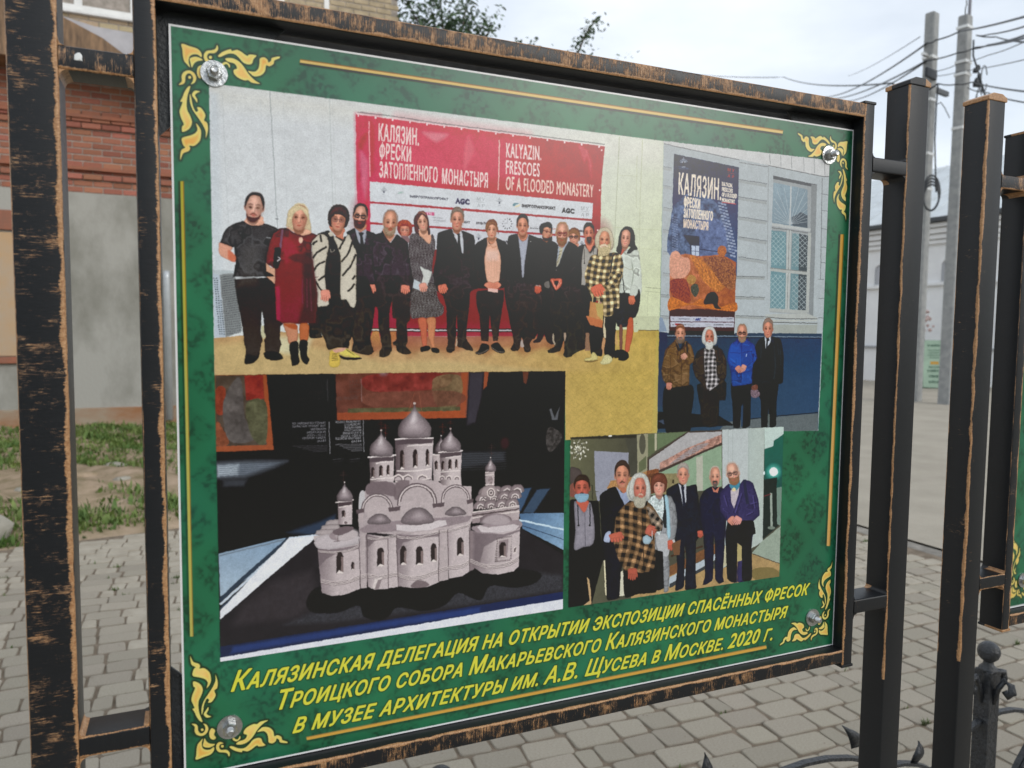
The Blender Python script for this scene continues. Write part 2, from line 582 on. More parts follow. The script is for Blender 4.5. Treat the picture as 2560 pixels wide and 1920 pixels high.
# ------------------------------------------------ corner flourishes (one drawn, mirrored to the others)
FL = [
 [(1435,345),(1500,365),(1560,385),(1590,420),(1590,450),(1560,430),(1520,430),(1495,450),(1490,490),(1500,530),(1475,505),(1455,480),(1445,440),(1440,390)],
 [(1500,462),(1540,447),(1580,457),(1600,475),(1560,482),(1532,502),(1515,532),(1506,500)],
 [(1715,355),(1722,390),(1695,418),(1650,420),(1635,445),(1645,470),(1672,478),(1640,492),(1614,470),(1610,430),(1632,402),(1670,396),(1700,385)],
 [(1412,668),(1436,640),(1434,600),(1452,568),(1492,555),(1530,573),(1550,612),(1538,650),(1508,664),(1522,640),(1524,610),(1506,583),(1482,580),(1464,604),(1462,640),(1448,662)],
 [(1562,532),(1590,515),(1612,532),(1596,560),(1606,598),(1576,618),(1556,578)],
 [(1722,440),(1760,408),(1820,388),(1832,402),(1870,393),(1905,408),(1950,440),(1972,430),(2024,438),(2002,466),(1990,500),(1960,508),(1920,492),(1888,456),(1850,426),(1800,424),(1742,448)],
 [(1780,462),(1830,458),(1880,480),(1922,522),(1962,582),(2010,632),(2052,660),(1990,652),(1960,632),(1930,634),(1880,612),(1850,582),(1846,552),(1872,538),(1852,502),(1800,486)],
 [(1960,560),(2010,566),(2040,542),(2050,500),(2053,462),(2085,452),(2112,470),(2120,492),(2140,480),(2150,456),(2207,446),(2205,460),(2168,476),(2160,504),(2128,522),(2102,516),(2092,562),(2060,594),(2010,602),(1980,582)],
 [(1752,545),(1752,505),(1785,488),(1815,512),(1812,535),(1796,508),(1772,510)],
 [(1502,680),(1480,690),(1455,730),(1440,770),(1424,800),(1441,806),(1430,840),(1418,880),(1430,930),(1452,980),(1438,1000),(1440,1040),(1480,1027),(1506,1000),(1516,960),(1500,910),(1480,870),(1474,820),(1480,760),(1495,712)],
 [(1500,742),(1500,800),(1520,862),(1560,922),(1600,982),(1625,1040),(1625,1088),(1642,1030),(1636,972),(1612,950),(1622,910),(1602,870),(1580,848),(1556,848),(1565,870),(1546,882),(1522,832),(1512,780)],
 [(1556,808),(1540,786),(1516,748),(1538,716),(1578,722),(1556,734),(1540,752),(1556,782)],
 [(1548,975),(1560,1020),(1540,1052),(1500,1070),(1440,1088),(1438,1120),(1450,1150),(1462,1165),(1430,1190),(1424,1262),(1446,1212),(1490,1192),(1502,1170),(1496,1150),(1530,1152),(1560,1132),(1582,1100),(1588,1040),(1572,1000)]]
DOT = [(1662, 452, 13), (1498, 610, 12), (1585, 530, 6)]


def flourish(fx, fy, sat):
    V(0, 0, 3.16)

    def T(p):
        q = tr(HM, W(p))
        if fx:
            q[:, 0] = CW - q[:, 0]
        if fy:
            q[:, 1] = CH - q[:, 1]
        return q
    P = [T(spl(f, 4)) for f in FL]
    P += [T([(x + r * np.cos(t), y + r * np.sin(t)) for t in np.linspace(0, 6.28, 9)[:-1]]) for x, y, r in DOT]
    V(0, 0, 1)
    for q in P:                       # dark outline
        bb = bbox([q], 14)
        d, X, Y = sdf(None, [q], bb)
        put(bb, np.clip((d + 7.5) / 5, 0, 1) * .8, srgb(lin(rgb('14210c')) + VE[bb[1]:bb[3], bb[0]:bb[2]]))
    for i, q in enumerate(P):
        bb = bbox([q], 3)
        d, X, Y = sdf(None, [q], bb)
        t = np.clip(d / 9.0, 0, 1)[..., None] * .8 + .2 * noise(31, 30)[bb[1]:bb[3], bb[0]:bb[2], None]
        k = np.clip(noise(32, 45)[bb[1]:bb[3], bb[0]:bb[2], None] * .9 + .35, 0, 1)
        c = lin(rgb('d9cf70')) * (1 - t) + t * (lin(rgb('dd9a3c')) * (1 - k) + lin(rgb('e8c070')) * k)
        put(bb, np.clip(d / 2.0 + .5, 0, 1), srgb(c * .92 + VE[bb[1]:bb[3], bb[0]:bb[2]]))


for fx, fy in ((0, 0), (1, 0), (0, 1), (1, 1)):
    flourish(fx, fy, 1)
CV2 = CV[::4, ::4].copy()
EBOARD = .82
V(0, 0, 1)

# ------------------------------------------------ caption, three lines in slanted small capitals
CY = 'c9c53e'
kw = dict(off=.028, shear=.27, outline=('0c2b12', 3.2, .55), space=.03)
k = 1.3
V(530, 1540, 2.765)
text([('К', k), ('АЛЯЗИНСКАЯ ДЕЛЕГАЦИЯ НА ОТКРЫТИИ ЭКСПОЗИЦИИ СПАСЁННЫХ ФРЕСОК', 1)],
     [(143, 407), (4123, -210), (4110, -148), (135, 520)], CY, **kw)
text([('Т', k), ('РОИЦКОГО СОБОРА ', 1), ('М', k), ('АКАРЬЕВСКОГО ', 1), ('К', k), ('АЛЯЗИНСКОГО МОНАСТЫРЯ', 1)],
     [(440, 550), (3970, -58), (3958, 10), (432, 650)], CY, **kw)
text([('В МУЗЕЕ АРХИТЕКТУРЫ ИМ. ', 1), ('А.В. Щ', k), ('УСЕВА В ', 1), ('М', k), ('ОСКВЕ. ', 1), ('2020 ', k), ('Г', 1.05), ('.', 1.2)],
     [(570, 711), (3882, 95), (3868, 165), (560, 808)], CY, **kw)
# ------------------------------------------------ printed photograph 1: the delegation before the banner
V(0, 0, 1)
PH1 = [(521.5, 207), (1659, 352), (1642, 1090), (1413, 1100), (1412, 930), (536, 938)]
clip(PH1)
poly(PH1, 'ccd1d4', c2='c9d0b0', g=(1250, 300, 1560, 800), nz=.012, ns=60)
poly([(521.5, 207), (1660, 351), (1658, 420), (1100, 330), (523, 260)], 'd2d3cc', f=40, a=.6)
poly([(522, 230), (545, 235), (560, 930), (536, 938)], 'c2cacf', f=12, a=.8)
# wall mouldings
for p, w, c, a in (([(674, 226), (693, 570)], 1.6, '8f979a', .9), ([(555, 232), (575, 660)], 1.2, 'b4bcbe', .8), ([(567, 240), (650, 250), (668, 560)], 1, 'b9c0c3', .6),
                   ([(708, 250), (718, 560)], 1, 'b6bdc0', .6), ([(823, 247), (832, 520)], 1.6, 'b0b8b8', .8), ([(830, 248), (839, 515)], 1, 'bac0c0', .6),
                   ([(1548, 340), (1535, 620)], 1.6, 'a7ad95', .8), ([(1606, 348), (1600, 500), (1595, 760)], 1.4, 'b4ba9c', .8), ([(1592, 390), (1590, 520)], 1.2, 'b4ba9c', .7),
                   ([(1545, 438), (1595, 440)], 1, 'b4ba9c', .6), ([(1535, 568), (1650, 575)], 1.2, 'b5bc98', .7), ([(1605, 620), (1650, 626)], 1, 'b3ba94', .7),
                   ([(1613, 718), (1651, 721)], 1.6, '8f9678', .9), ([(1610, 728), (1651, 731)], 1, 'a4ab88', .8), ([(1620, 730), (1618, 798)], 1, 'aab08d', .7),
                   ([(688, 546), (695, 547)], 3, '6d7376', .9)):
    line(p, w, c, a=a)
# parquet floor
poly([(531, 845), (700, 828), (800, 838), (1150, 842), (1400, 835), (1580, 822), (1648, 826), (1641, 1092), (1413, 1100), (1412, 930), (536, 938)], 'b3946c', c2='b59c58', g=(1150, 850, 1560, 1000), nz=.09, ns=16)
poly([(533, 862), (640, 850), (760, 862), (960, 905), (1100, 900), (1412, 930), (536, 938)], 'b8a476', f=14, a=.75, nz=.08, ns=12)
poly([(690, 840), (780, 845), (760, 890), (690, 880)], 'c9c7a8', f=12, a=.8)
for i in range(6):
    poly([(880 + i * 95, 862), (930 + i * 95, 850), (975 + i * 95, 866), (930 + i * 95, 890)], '8f5f42', f=14, a=.5)
for i in range(26):
    x = 1400 + i * 12
    line([(x, 930), (x - 60, 1110)], 1, '8c7440', a=.16)
    line([(x - 120, 930), (x - 20, 1110)], 1, '8c7440', a=.16)
for i in range(34):
    y = 912 + i * 5.6
    line([(540 + (i % 3) * 4, y), (1640, y + 8 - i)], .8, '8c7440', a=.10)
poly([(1412, 930), (1643, 925), (1642, 1090), (1413, 1100)], 'b8a052', f=20, a=.35)
for j in range(9):                     # herringbone
    for i in range(12):
        x, y = 1418 + i * 22 + (j % 2) * 11, 925 + j * 20
        line([(x, y), (x + 18, y + 15)], 1.1, '86703a', a=.30)
        line([(x + 18, y + 15), (x + 40, y + 1)], 1.1, '86703a', a=.30)
poly([(1642, 800), (1652, 800), (1641, 1092), (1630, 1094)], 'b2a45a', f=6, a=.6)
# banner
V(520, 200, 4)
poly([(1477, 330), (3967, 662), (3935, 980), (3915, 1700), (3900, 2560), (1560, 2560), (1480, 1000)], 'c8596d', c2='a5474d', g=(1500, 900, 4000, 1900), nz=.04, ns=40)
poly([(1560, 1300), (3930, 1500), (3900, 2560), (1560, 2560)], '84343f', f=300)
poly([(1480, 340), (1720, 350), (1730, 1000), (1640, 1900), (1500, 1900)], 'c75a72', f=60, a=.8)
poly([(1900, 380), (3200, 560), (3100, 1000), (1750, 940)], 'd06a7c', f=160, a=.6)
for p, c in (([(1500, 640), (1540, 560), (1600, 520), (1530, 700)], '8f2740'), ([(1500, 960), (1530, 900), (1525, 1000)], '8f2740'), ([(1580, 1000), (1600, 1400), (1600, 1800), (1575, 1500)], 'b44'[0:3] * 2),
             ([(1520, 700), (1600, 820), (1580, 1200), (1530, 1000)], 'd49ab0'), ([(1620, 420), (1660, 520), (1650, 900), (1620, 960)], 'a83850'),
             ([(2140, 520), (2400, 540), (2280, 620)], 'e0b9bf'), ([(2600, 560), (2660, 700), (2560, 900), (2560, 700)], 'd98792'), ([(3100, 640), (3060, 800), (3000, 940), (3010, 760)], 'b8475c'),
             ([(3700, 640), (3760, 830), (3800, 700)], 'de8f97'), ([(3780, 700), (3840, 820), (3830, 1000)], 'da8a90'), ([(3880, 690), (3930, 900), (3900, 1300), (3870, 1000)], 'b0404c')):
    poly(p, c, s=.5, f=30, a=.42)
line([(1490, 318), (1830, 356), (2240, 420), (2700, 480), (3965, 642)], 9, '7d7f82', a=.9)
line([(1480, 334), (2240, 436), (3965, 658)], 10, 'dfd6d6', a=.9)
for i in range(15):
    x = 1500 + i * 172
    ell(x, 350 + (x - 1480) * .13, 9, 11, 'ead8da')
for y in (700, 1100, 1500):
    ell(3935 - (y - 700) * .05, y, 8, 9, 'ead8da')
line([(1606, 410), (1612, 700), (1618, 965)], 9, 'e6b9bb')
WH = 'cdd2d7'
poly([(1615, 1012), (3849, 1228), (3838, 1390), (1618, 1210)], WH, nz=.01)
poly([(1620, 1230), (3836, 1410), (3828, 1560), (1622, 1418)], 'cccfd5', nz=.01)
poly([(1622, 1440), (3826, 1578), (3820, 1700), (1622, 1690)], 'c6c9d0', nz=.01)
line([(1620, 1218), (2800, 1310), (3838, 1399)], 16, 'a93a57', c2='9f4048', g=(1620, 1218, 3838, 1402), a=.9)
line([(1622, 1428), (2800, 1505), (3830, 1569)], 16, 'a82f50', a=.9)
RT = 'e9d6d3'
cond = dict(off=.012, space=.06)
text('КАЛЯЗИН.', [(1705, 438), (2110, 500), (2105, 652), (1705, 602)], RT, **cond)
text('ФРЕСКИ', [(1712, 630), (2032, 678), (2025, 815), (1712, 778)], RT, **cond)
text('ЗАТОПЛЕННОГО', [(1714, 812), (2295, 890), (2290, 1025), (1714, 968)], RT, **cond)
V(1073, 300, 4)
text('МОНАСТЫРЯ', [(130, 488), (585, 540), (582, 676), (128, 632)], RT, **cond)
line([(700, 200), (690, 702)], 9, 'e3c9c2')
text('KALYAZIN.', [(770, 226), (1118, 268), (1116, 402), (768, 368)], RT, **cond)
text('FRESCOES', [(768, 396), (1104, 440), (1100, 564), (766, 532)], RT, **cond)
text('OF A FLOODED MONASTERY', [(764, 562), (1645, 650), (1638, 772), (764, 695)], 'e2cbc0', **cond)
text('ЭНЕРГОТРАНСПРОЕКТ', [(-200, 756), (187, 775), (185, 801), (-202, 770)], '3a3f4c', off=.04)
text('AGC', [(268, 783), (396, 795), (394, 842), (264, 830)], '3c3566', off=.07)
for dx, dy, c in ((0, 0, '9aa0a5'), (1040, 92, '8e9296')):
    text('М У', [(478 + dx, 772 + dy), (553 + dx, 778 + dy), (551 + dx, 812 + dy), (476 + dx, 806 + dy)], c)
    line([(474 + dx, 816 + dy), (555 + dx, 823 + dy)], 3, c)
    text('А Р', [(478 + dx, 836 + dy), (553 + dx, 842 + dy), (551 + dx, 874 + dy), (476 + dx, 868 + dy)], c)


def emblem(x, y, s, c='8f959c'):
    """tiny double-headed crest: two fanned wings, crowned centre, small plate below"""
    for d in (-1, 1):
        for i in range(4):
            a = np.radians(20 + i * 26)
            line([(x + d * 6 * s, y), (x + d * (6 + 30 * np.cos(a)) * s, y - (4 + 30 * np.sin(a)) * s)], 4.5 * s, c, a=.65)
        ell(x + d * 8 * s, y - 32 * s, 4 * s, 4 * s, c, a=.8)
    poly([(x - 5 * s, y - 6 * s), (x + 5 * s, y - 6 * s), (x + 6 * s, y + 16 * s), (x - 6 * s, y + 16 * s)], '4a5262')
    ell(x, y - 42 * s, 4 * s, 5 * s, c, a=.8)
    line([(x - 14 * s, y + 32 * s), (x + 14 * s, y + 33 * s)], 6 * s, c, a=.7)
    line([(x - 40 * s, y + 46 * s), (x + 60 * s, y + 54 * s)], 2.5 * s, 'a9aeb5', a=.7)


emblem(698, 820, 1)
emblem(-455, 712, 1)
emblem(494, 1180, 1)
poly([(828, 850), (858, 828), (895, 832), (865, 846), (850, 860)], '6f929c', s=True)
poly([(846, 868), (905, 842), (895, 862)], 'd8cfae', s=True)
poly([(-320, 735), (-290, 715), (-255, 720), (-290, 732)], '9dbab2', s=True, a=.8)
text('ЭНЕРГОТРАНСПРОЕКТ', [(922, 842), (1262, 868), (1260, 896), (920, 868)], '34363c', off=.05)
line([(922, 880), (1115, 896)], 3, '9fa4aa')
text('AGC', [(1330, 880), (1446, 890), (1444, 932), (1326, 922)], '2f3138', off=.07)
text('NATIONAL', [(36, 965), (138, 972), (136, 986), (34, 980)], '8d9096', off=.01)
text('GEOGRAPHIC', [(36, 990), (165, 1000), (163, 1016), (34, 1008)], '8d9096', off=.01)
line([(36, 1022), (90, 1026)], 4, 'a0a3a8', a=.7)
text('АНТ', [(348, 1010), (405, 1014), (403, 1033), (346, 1029)], '3c3e44', off=.05)
text('КУЛЬТУРА', [(470, 1016), (602, 1026), (600, 1044), (468, 1036)], '3c3e44', off=.05)
for i in range(12):                    # ring of small marks with two hands
    a = i * np.pi / 6
    ell(779 + 44 * np.sin(a), 1035 - 50 * np.cos(a), 5 if i % 2 else 4, 8, '3c4048' if 0 < i < 9 else '8a8d92', rot=i * 30)
line([(779, 1000), (779, 1034), (750, 1032)], 3.5, '7c8086')
text('ЭПОХА', [(1008, 1072), (1090, 1078), (1088, 1090), (1006, 1084)], '55585e', off=.05)
line([(1010, 1058), (1088, 1064)], 3, 'a4a7ac')
text('РГ.РУ', [(1218, 1080), (1262, 1084), (1260, 1094), (1216, 1090)], 'b4553e', off=.03)
text('ИНТЕРЛАДОВЕД', [(1398, 1094), (1540, 1102), (1538, 1118), (1396, 1110)], '33353b', off=.05)
poly([(-100, 915), (50, 925), (50, 955), (-100, 945)], 'c2698a')
text('МАТЧ', [(-88, 922), (20, 930), (18, 950), (-90, 942)], 'ecd3dc', off=.05)
text('ОН-ЛАЙН', [(700, 1205), (790, 1210), (788, 1224), (698, 1220)], '33353b', off=.05)
emblem(1525, 1240, .7, '6f757c')
# skirting under the banner
V(1020, 690, 7.975)
poly([(-2000, 1030), (2600, 1050), (2600, 1072), (-2000, 1050)], '33302f')
poly([(-2000, 1052), (2600, 1072), (2600, 1098), (-2000, 1080)], 'b7b9bd')
poly([(-2000, 1082), (2600, 1100), (2600, 1118), (-2000, 1096)], '2b2927')
V(1280, 700, 7.975)
poly([(500, 1000), (2000, 1010), (2000, 1020), (500, 1010)], 'b7b9bd')
# radiator grille on the left, right-hand door leaf
V(520, 660, 7.975)
poly([(88, 108), (520, 130), (520, 200), (210, 215), (95, 185)], 'b3bcc0')
poly([(92, 180), (220, 215), (345, 1458), (128, 1450)], 'b2bcc6')
poly([(225, 212), (540, 172), (670, 1330), (348, 1456)], '84898a')
for j in range(26):
    for i in range(9):
        x = 265 + i * (28 + j * .35) + j * 4.5
        y = 262 + j * 45 - i * 4.5
        if x < 520 + j * 6:
            ell(x, y, 9, 14, '4d5358', n=8)
    for i in range(3 if j > 9 else 2):
        ell(115 + i * 45 + j * 4.6 - (0 if j > 9 else -8), 275 + j * 44.5 + i * 2, 14, 11, '2e3940', n=8)
V(1400, 720, 7.975)
poly([(1440, 560), (1990, 560), (1972, 832), (1560, 832), (1548, 880), (1475, 880), (1460, 800)], 'bcc2a4')
line([(1560, 838), (1970, 842)], 14, '4a4432', a=.8)
ell(1520, 708, 10, 8, '3a3a30')
# ---- people, back row first
NAVY, BLK, GRY = '48454a', '403e3c', '5a5a60'
V(1280, 510, 7.975)
# man in black behind, seen in profile
cloth([(480, 700), (620, 690), (760, 720), (900, 800), (960, 1300), (900, 1900), (820, 3050), (640, 3050), (560, 1900), (480, 1400)], '3e3c3f')
poly([(600, 560), (660, 520), (790, 540), (790, 690), (700, 720), (620, 700)], 'c9917c', s=True, rim=.2)
head(690, 560, 92, 150, 'cf9a84', '34323a', 'short', rot=8, look=.35, beard='chin', bc='5a4b48', hl=-.6)
poly([(548, 560), (545, 460), (590, 390), (680, 362), (760, 385), (788, 440), (700, 428), (640, 470), (610, 560), (575, 600)], '373a46', s=True, rim=.2)
line([(590, 512), (700, 550), (780, 552)], 10, '6b3a3a')
poly([(640, 690), (740, 670), (790, 640), (790, 720), (700, 735)], '2f2c30', s=True)
V(1280, 700, 7.975)
poly([(560, 200), (760, 200), (800, 900), (860, 1270), (780, 1285), (690, 1230), (640, 1080), (600, 1180), (560, 1240), (430, 1255), (410, 1220), (500, 1150), (490, 700)], '38363a')
# fair boy with glasses behind
V(1280, 510, 7.975)
head(1235, 660, 105, 140, 'd8a18c', '8a6650', 'short', rot=0, look=-.12, glasses='4a3d3c', hl=-.5, ears=0)
poly([(1125, 600), (1135, 540), (1190, 495), (1270, 495), (1340, 560), (1355, 650), (1335, 740), (1310, 640), (1230, 585), (1160, 600)], '8c6a52', s=True, rim=.2, nz=.15, ns=4)
poly([(1160, 770), (1240, 800), (1330, 790), (1300, 860), (1170, 850)], 'c98c78', s=True)
# man with goatee, hooded grey shirt
cloth([(1310, 860), (1430, 800), (1600, 830), (1700, 820), (1700, 1100), (1600, 2100), (1500, 3040), (1330, 3040), (1350, 1600), (1380, 1100)], '3b3a3d')
V(1280, 700, 7.975)
poly([(1340, 100), (1700, 100), (1640, 700), (1550, 1050), (1540, 1250), (1440, 1380), (1250, 1440), (1330, 900)], '363436')
V(1280, 510, 7.975)
poly([(1440, 820), (1500, 900), (1560, 980), (1640, 880), (1700, 860), (1650, 1150), (1500, 1280), (1470, 1590), (1400, 1612), (1352, 1580), (1370, 1300), (1400, 1000)], 'a3a19c', s=True, rim=.3, nz=.05)
poly([(1448, 700), (1480, 850), (1540, 950), (1600, 860), (1640, 700)], 'd08470', s=True, rim=.25)
head(1530, 590, 100, 165, 'd38d7a', '4a3532', 'short', rot=-2, beard='goat', bc='40302f', hl=-.78)
line([(1442, 890), (1436, 1170)], 9, '3a3a3c')
ell(1438, 1178, 14, 12, '2c2c2e')
line([(1625, 900), (1620, 1000)], 9, '3a3a3c')
# woman far right: white sweater, black skirt, long dark hair
V(1440, 530, 7.975)
cloth([(850, 830), (1020, 730), (1180, 730), (1250, 800), (1300, 1200), (1290, 1640), (870, 1640), (900, 1200)], 'c4cbc2', rim=.15, nz=.03)
poly([(1095, 950), (1130, 1050), (1150, 1250), (1100, 1600), (1080, 1600), (1130, 1250)], '99a196', f=20)
line([(945, 1090), (1060, 1140), (1130, 1130)], 10, 'a8a894', s=True, f=8)
line([(920, 1240), (965, 1630)], 16, '2f3335')
poly([(870, 780), (940, 680), (1010, 700), (960, 780), (890, 860)], 'bf6a5e', s=True, rim=.3)
poly([(800, 745), (850, 560), (870, 420), (950, 300), (1040, 285), (1120, 330), (1165, 450), (1175, 620), (1225, 735), (1150, 760), (1080, 820), (1010, 822), (1040, 760), (1080, 690), (1000, 690), (930, 700), (900, 800), (870, 850), (810, 790)], '343b44', s=True, rim=.15, nz=.06)
head(985, 530, 100, 160, 'dfa894', '343b44', 'bald', rot=5, look=0, smile=1, lips='c0504e', ears=0)
poly([(870, 600), (890, 430), (950, 360), (1030, 350), (1080, 420), (1110, 560), (1150, 650), (1175, 560), (1150, 400), (1080, 310), (980, 290), (890, 370), (850, 500), (840, 620)], '343b44', s=True)
V(1400, 720, 7.975)
cloth([(1180, 95), (1390, 100), (1520, 90), (1575, 10), (1600, 150), (1570, 400), (1500, 580), (1360, 620), (1340, 760), (1280, 780), (1150, 760), (1050, 500), (1060, 230), (1170, 230)], '32373d')
poly([(1390, 90), (1420, -60), (1540, -30), (1540, 100), (1490, 165), (1395, 140)], 'c2c9c0', s=True, rim=.15)
hand(1425, 235, 62, 85, 'c9775f')
poly([(1180, 760), (1240, 760), (1245, 1000), (1230, 1250), (1190, 1240)], '7a564f', s=True, rim=.3)
poly([(1360, 620), (1450, 610), (1455, 900), (1390, 1200), (1350, 1280), (1290, 1270), (1310, 1000)], 'b8614a', s=True, rim=.3)
poly([(1080, 1260), (1180, 1220), (1300, 1250), (1370, 1310), (1360, 1400), (1270, 1450), (1160, 1430), (1160, 1390), (1080, 1390)], '27241f', s=True)
# elder: white hair and beard, checked shirt
V(1440, 530, 7.975)
V(1400, 720, 7.975)
cloth([(560, 500), (900, 400), (1110, 450), (1110, 800), (1090, 1250), (1060, 1390), (900, 1380), (860, 1100), (880, 700), (850, 1250), (830, 1360), (620, 1320), (590, 1100), (580, 800)], '2f2e2c')
poly([(880, 560), (893, 620), (885, 720), (905, 840), (910, 990), (870, 960), (858, 800), (870, 650)], 'c9bda0', s=True)
poly([(860, 980), (905, 1030), (880, 1180), (862, 1340), (840, 1260), (825, 1180), (845, 1060)], 'b58a66', s=True)
poly([(1112, 830), (1140, 1000), (1160, 1150), (1090, 1110), (1095, 950)], 'c09c68')
poly([(478, 1430), (520, 1390), (600, 1380), (640, 1285), (700, 1300), (750, 1370), (740, 1420), (650, 1460), (540, 1465)], 'c2b67c', s=True, rim=.35, rw=8, nz=.12, ns=6)
poly([(795, 1490), (830, 1440), (880, 1340), (960, 1330), (1045, 1395), (1010, 1480), (900, 1520), (820, 1515)], 'c6c090', s=True, rim=.35, rw=8, nz=.12, ns=6)
poly([(490, 1450), (740, 1430), (740, 1455), (600, 1480), (500, 1470)], '5d4a30', s=True, a=.6)
V(1440, 530, 7.975)
PL = plaid(2, .2, 132, 'b39170', 'cbb890', '3a3733', wob=22)
poly([(620, 830), (760, 800), (880, 850), (930, 1000), (940, 1150), (900, 1350), (860, 1500), (860, 1900), (740, 1900), (730, 2050), (540, 2060), (500, 1800), (330, 1750), (290, 1640), (200, 1440), (170, 1230), (230, 1050), (290, 880), (430, 840)], 'cdb78f', s=True, rim=.25, fn=PL)
line([(790, 815), (730, 900), (680, 1230)], 26, '2f2e30', s=True)
poly([(690, 1200), (830, 1180), (900, 1230), (860, 1370), (700, 1540), (600, 1500), (560, 1440), (660, 1330)], 'cdb78f', s=True, rim=.55, rw=8, fn=plaid(32, .4, 126, 'b39170', 'cbb890', '3a3733', wob=14))
poly([(430, 850), (470, 700), (640, 660), (690, 700), (640, 830), (560, 870), (470, 870)], 'b9ae8e', s=True, rim=.2, nz=.15, ns=5)
head(565, 560, 118, 175, 'd59a80', 'cfc5ae', 'wild', rot=2, beard=None, mus='d0c0a6', hl=-.7, blush=.5, brow='cbb99f')
poly([(450, 640), (480, 660), (560, 650), (650, 640), (700, 560), (690, 720), (650, 830), (560, 875), (470, 850), (440, 760)], 'bcae8c', s=True, rim=.12, nz=.2, ns=4, f=5)
poly([(475, 665), (540, 635), (600, 650), (640, 690), (560, 690), (490, 710)], 'd8c7ae', s=True, f=5)
line([(500, 690), (560, 684), (600, 690)], 7, 'a0685a')
hand(430, 1560, 120, 110, 'cf7461', rot=-20)
V(1280, 700, 7.975)
poly([(1555, 420), (1640, 440), (1740, 460), (1815, 475), (1810, 850), (1795, 950), (1550, 890), (1470, 710), (1530, 715)], 'b8865c', rim=.2, nz=.06)
poly([(1660, 450), (1815, 475), (1808, 820), (1700, 700)], 'b6a269', f=14)
poly([(1470, 710), (1800, 800), (1797, 950), (1550, 890)], 'b86f50', f=6, a=.8)
line([(1600, 440), (1610, 330)], 18, 'c8b98e')
line([(1725, 460), (1735, 380)], 22, 'c8b98e')
# man with light beard, tie, hands in a diamond
V(1280, 510, 7.975)
cloth([(740, 900), (930, 800), (1000, 830), (1130, 740), (1300, 840), (1370, 1050), (1390, 1400), (1370, 1800), (1400, 2300), (1500, 3400), (1350, 3770), (1260, 3600), (1040, 3200), (1060, 2700), (1040, 2700), (1020, 3300), (880, 3360), (720, 3440), (700, 3360), (850, 3200), (880, 2500), (760, 2100), (680, 1700), (650, 1450), (700, 1250)], '3b3b3e', rw=20)
V(1280, 700, 7.975)
cloth([(760, 150), (1330, 150), (1450, 600), (1455, 1180), (1350, 1400), (1210, 1480), (1190, 1520), (1080, 1545), (1020, 1500), (1040, 1400), (1030, 1200), (960, 1400), (830, 1450), (720, 1450), (705, 1400), (830, 1330), (850, 1230), (800, 1150), (820, 1040), (760, 700)], '363733', rw=16)
poly([(1030, 1045), (1078, 1045), (1078, 1130), (1045, 1240), (1030, 1120)], 'a08d7c')
poly([(800, 1120), (825, 1050), (838, 1100), (835, 1200), (865, 1260), (850, 1310), (800, 1200)], 'a39684')
poly([(1465, 1050), (1535, 1050), (1535, 1200), (1560, 1400), (1450, 1410), (1460, 1250)], '8a6d5a', nz=.1)
V(1280, 510, 7.975)
poly([(930, 800), (1000, 850), (1110, 740), (1120, 760), (1040, 900), (950, 1150), (890, 1250), (880, 1200), (910, 900)], 'a3adb9', s=True, rim=.15)
poly([(930, 870), (1015, 870), (1000, 960), (960, 1100), (890, 1255), (878, 1180), (920, 1030), (945, 930)], 'b9b49f', rim=.1)
for a in range(4):
    line([(925 - a * 10, 960 + a * 70), (985 - a * 22, 925 + a * 62)], 10, '4b4a44', a=.85)
head(995, 600, 118, 190, 'd8a490', '9b7a5d', 'bald', rot=2, beard='full', bc='8d6c57', glasses='7d4a42', hl=-.9, mus='8d6c57')
ell(875, 1315, 11, 10, '8d8d8d')
poly([(760, 1490), (880, 1480), (980, 1490), (990, 1600), (930, 1680), (870, 1710), (800, 1600)], 'c26a5a', s=True, rim=.3, rw=5, holes=[[(840, 1530), (910, 1525), (930, 1560), (885, 1640), (850, 1600)]])
for p in ([(790, 1500), (850, 1640)], [(830, 1580), (870, 1690)], [(960, 1500), (900, 1640)], [(980, 1560), (890, 1680)]):
    line(p, 14, 'e0a090', a=.8)
# man in dark suit without tie
V(1280, 510, 7.975)
cloth([(-70, 640), (110, 590), (200, 700), (310, 600), (560, 690), (700, 780), (740, 900), (700, 1300), (640, 1650), (640, 2100), (500, 2400), (500, 3000), (370, 3530), (300, 3820), (220, 3780), (200, 3500), (180, 3200), (100, 3780), (-10, 3750), (20, 3400), (-60, 2600), (-150, 1800), (-130, 1000)], '3e3f42', rw=20)
V(1280, 700, 7.975)
cloth([(-150, 100), (600, 100), (560, 700), (500, 1050), (440, 1170), (400, 1180), (350, 1270), (375, 1350), (360, 1420), (300, 1440), (240, 1420), (225, 1330), (215, 1200), (190, 1130), (165, 1240), (160, 1330), (110, 1410), (10, 1415), (-30, 1370), (20, 1270), (10, 1100), (-60, 800)], '3a3735', rw=16)
poly([(165, 1250), (190, 1180), (225, 1270), (235, 1330), (180, 1330)], 'a79a94', s=True)
V(1280, 510, 7.975)
poly([(110, 600), (200, 740), (320, 600), (320, 700), (290, 900), (250, 1150), (230, 1440), (190, 1440), (180, 1200), (150, 900), (130, 740)], 'a7acb9', s=True, rim=.2, nz=.04)
poly([(120, 580), (300, 580), (290, 690), (220, 740), (150, 690)], 'c58874', s=True, rim=.2)
head(208, 440, 110, 180, 'd59a84', '4a3d3c', 'short', beard=None, mus='8a5e55', hl=-.85)
ell(367, 743, 9, 11, 'cfd0d0')
V(1280, 700, 7.975)
hand(512, 180, 62, 75, 'c56a5a', rot=5)
line([(470, 100), (570, 130)], 14, 'a8a8a4')
poly([(640, 60), (730, 20), (740, 150), (660, 140)], '8c8a86', s=True, a=.7)
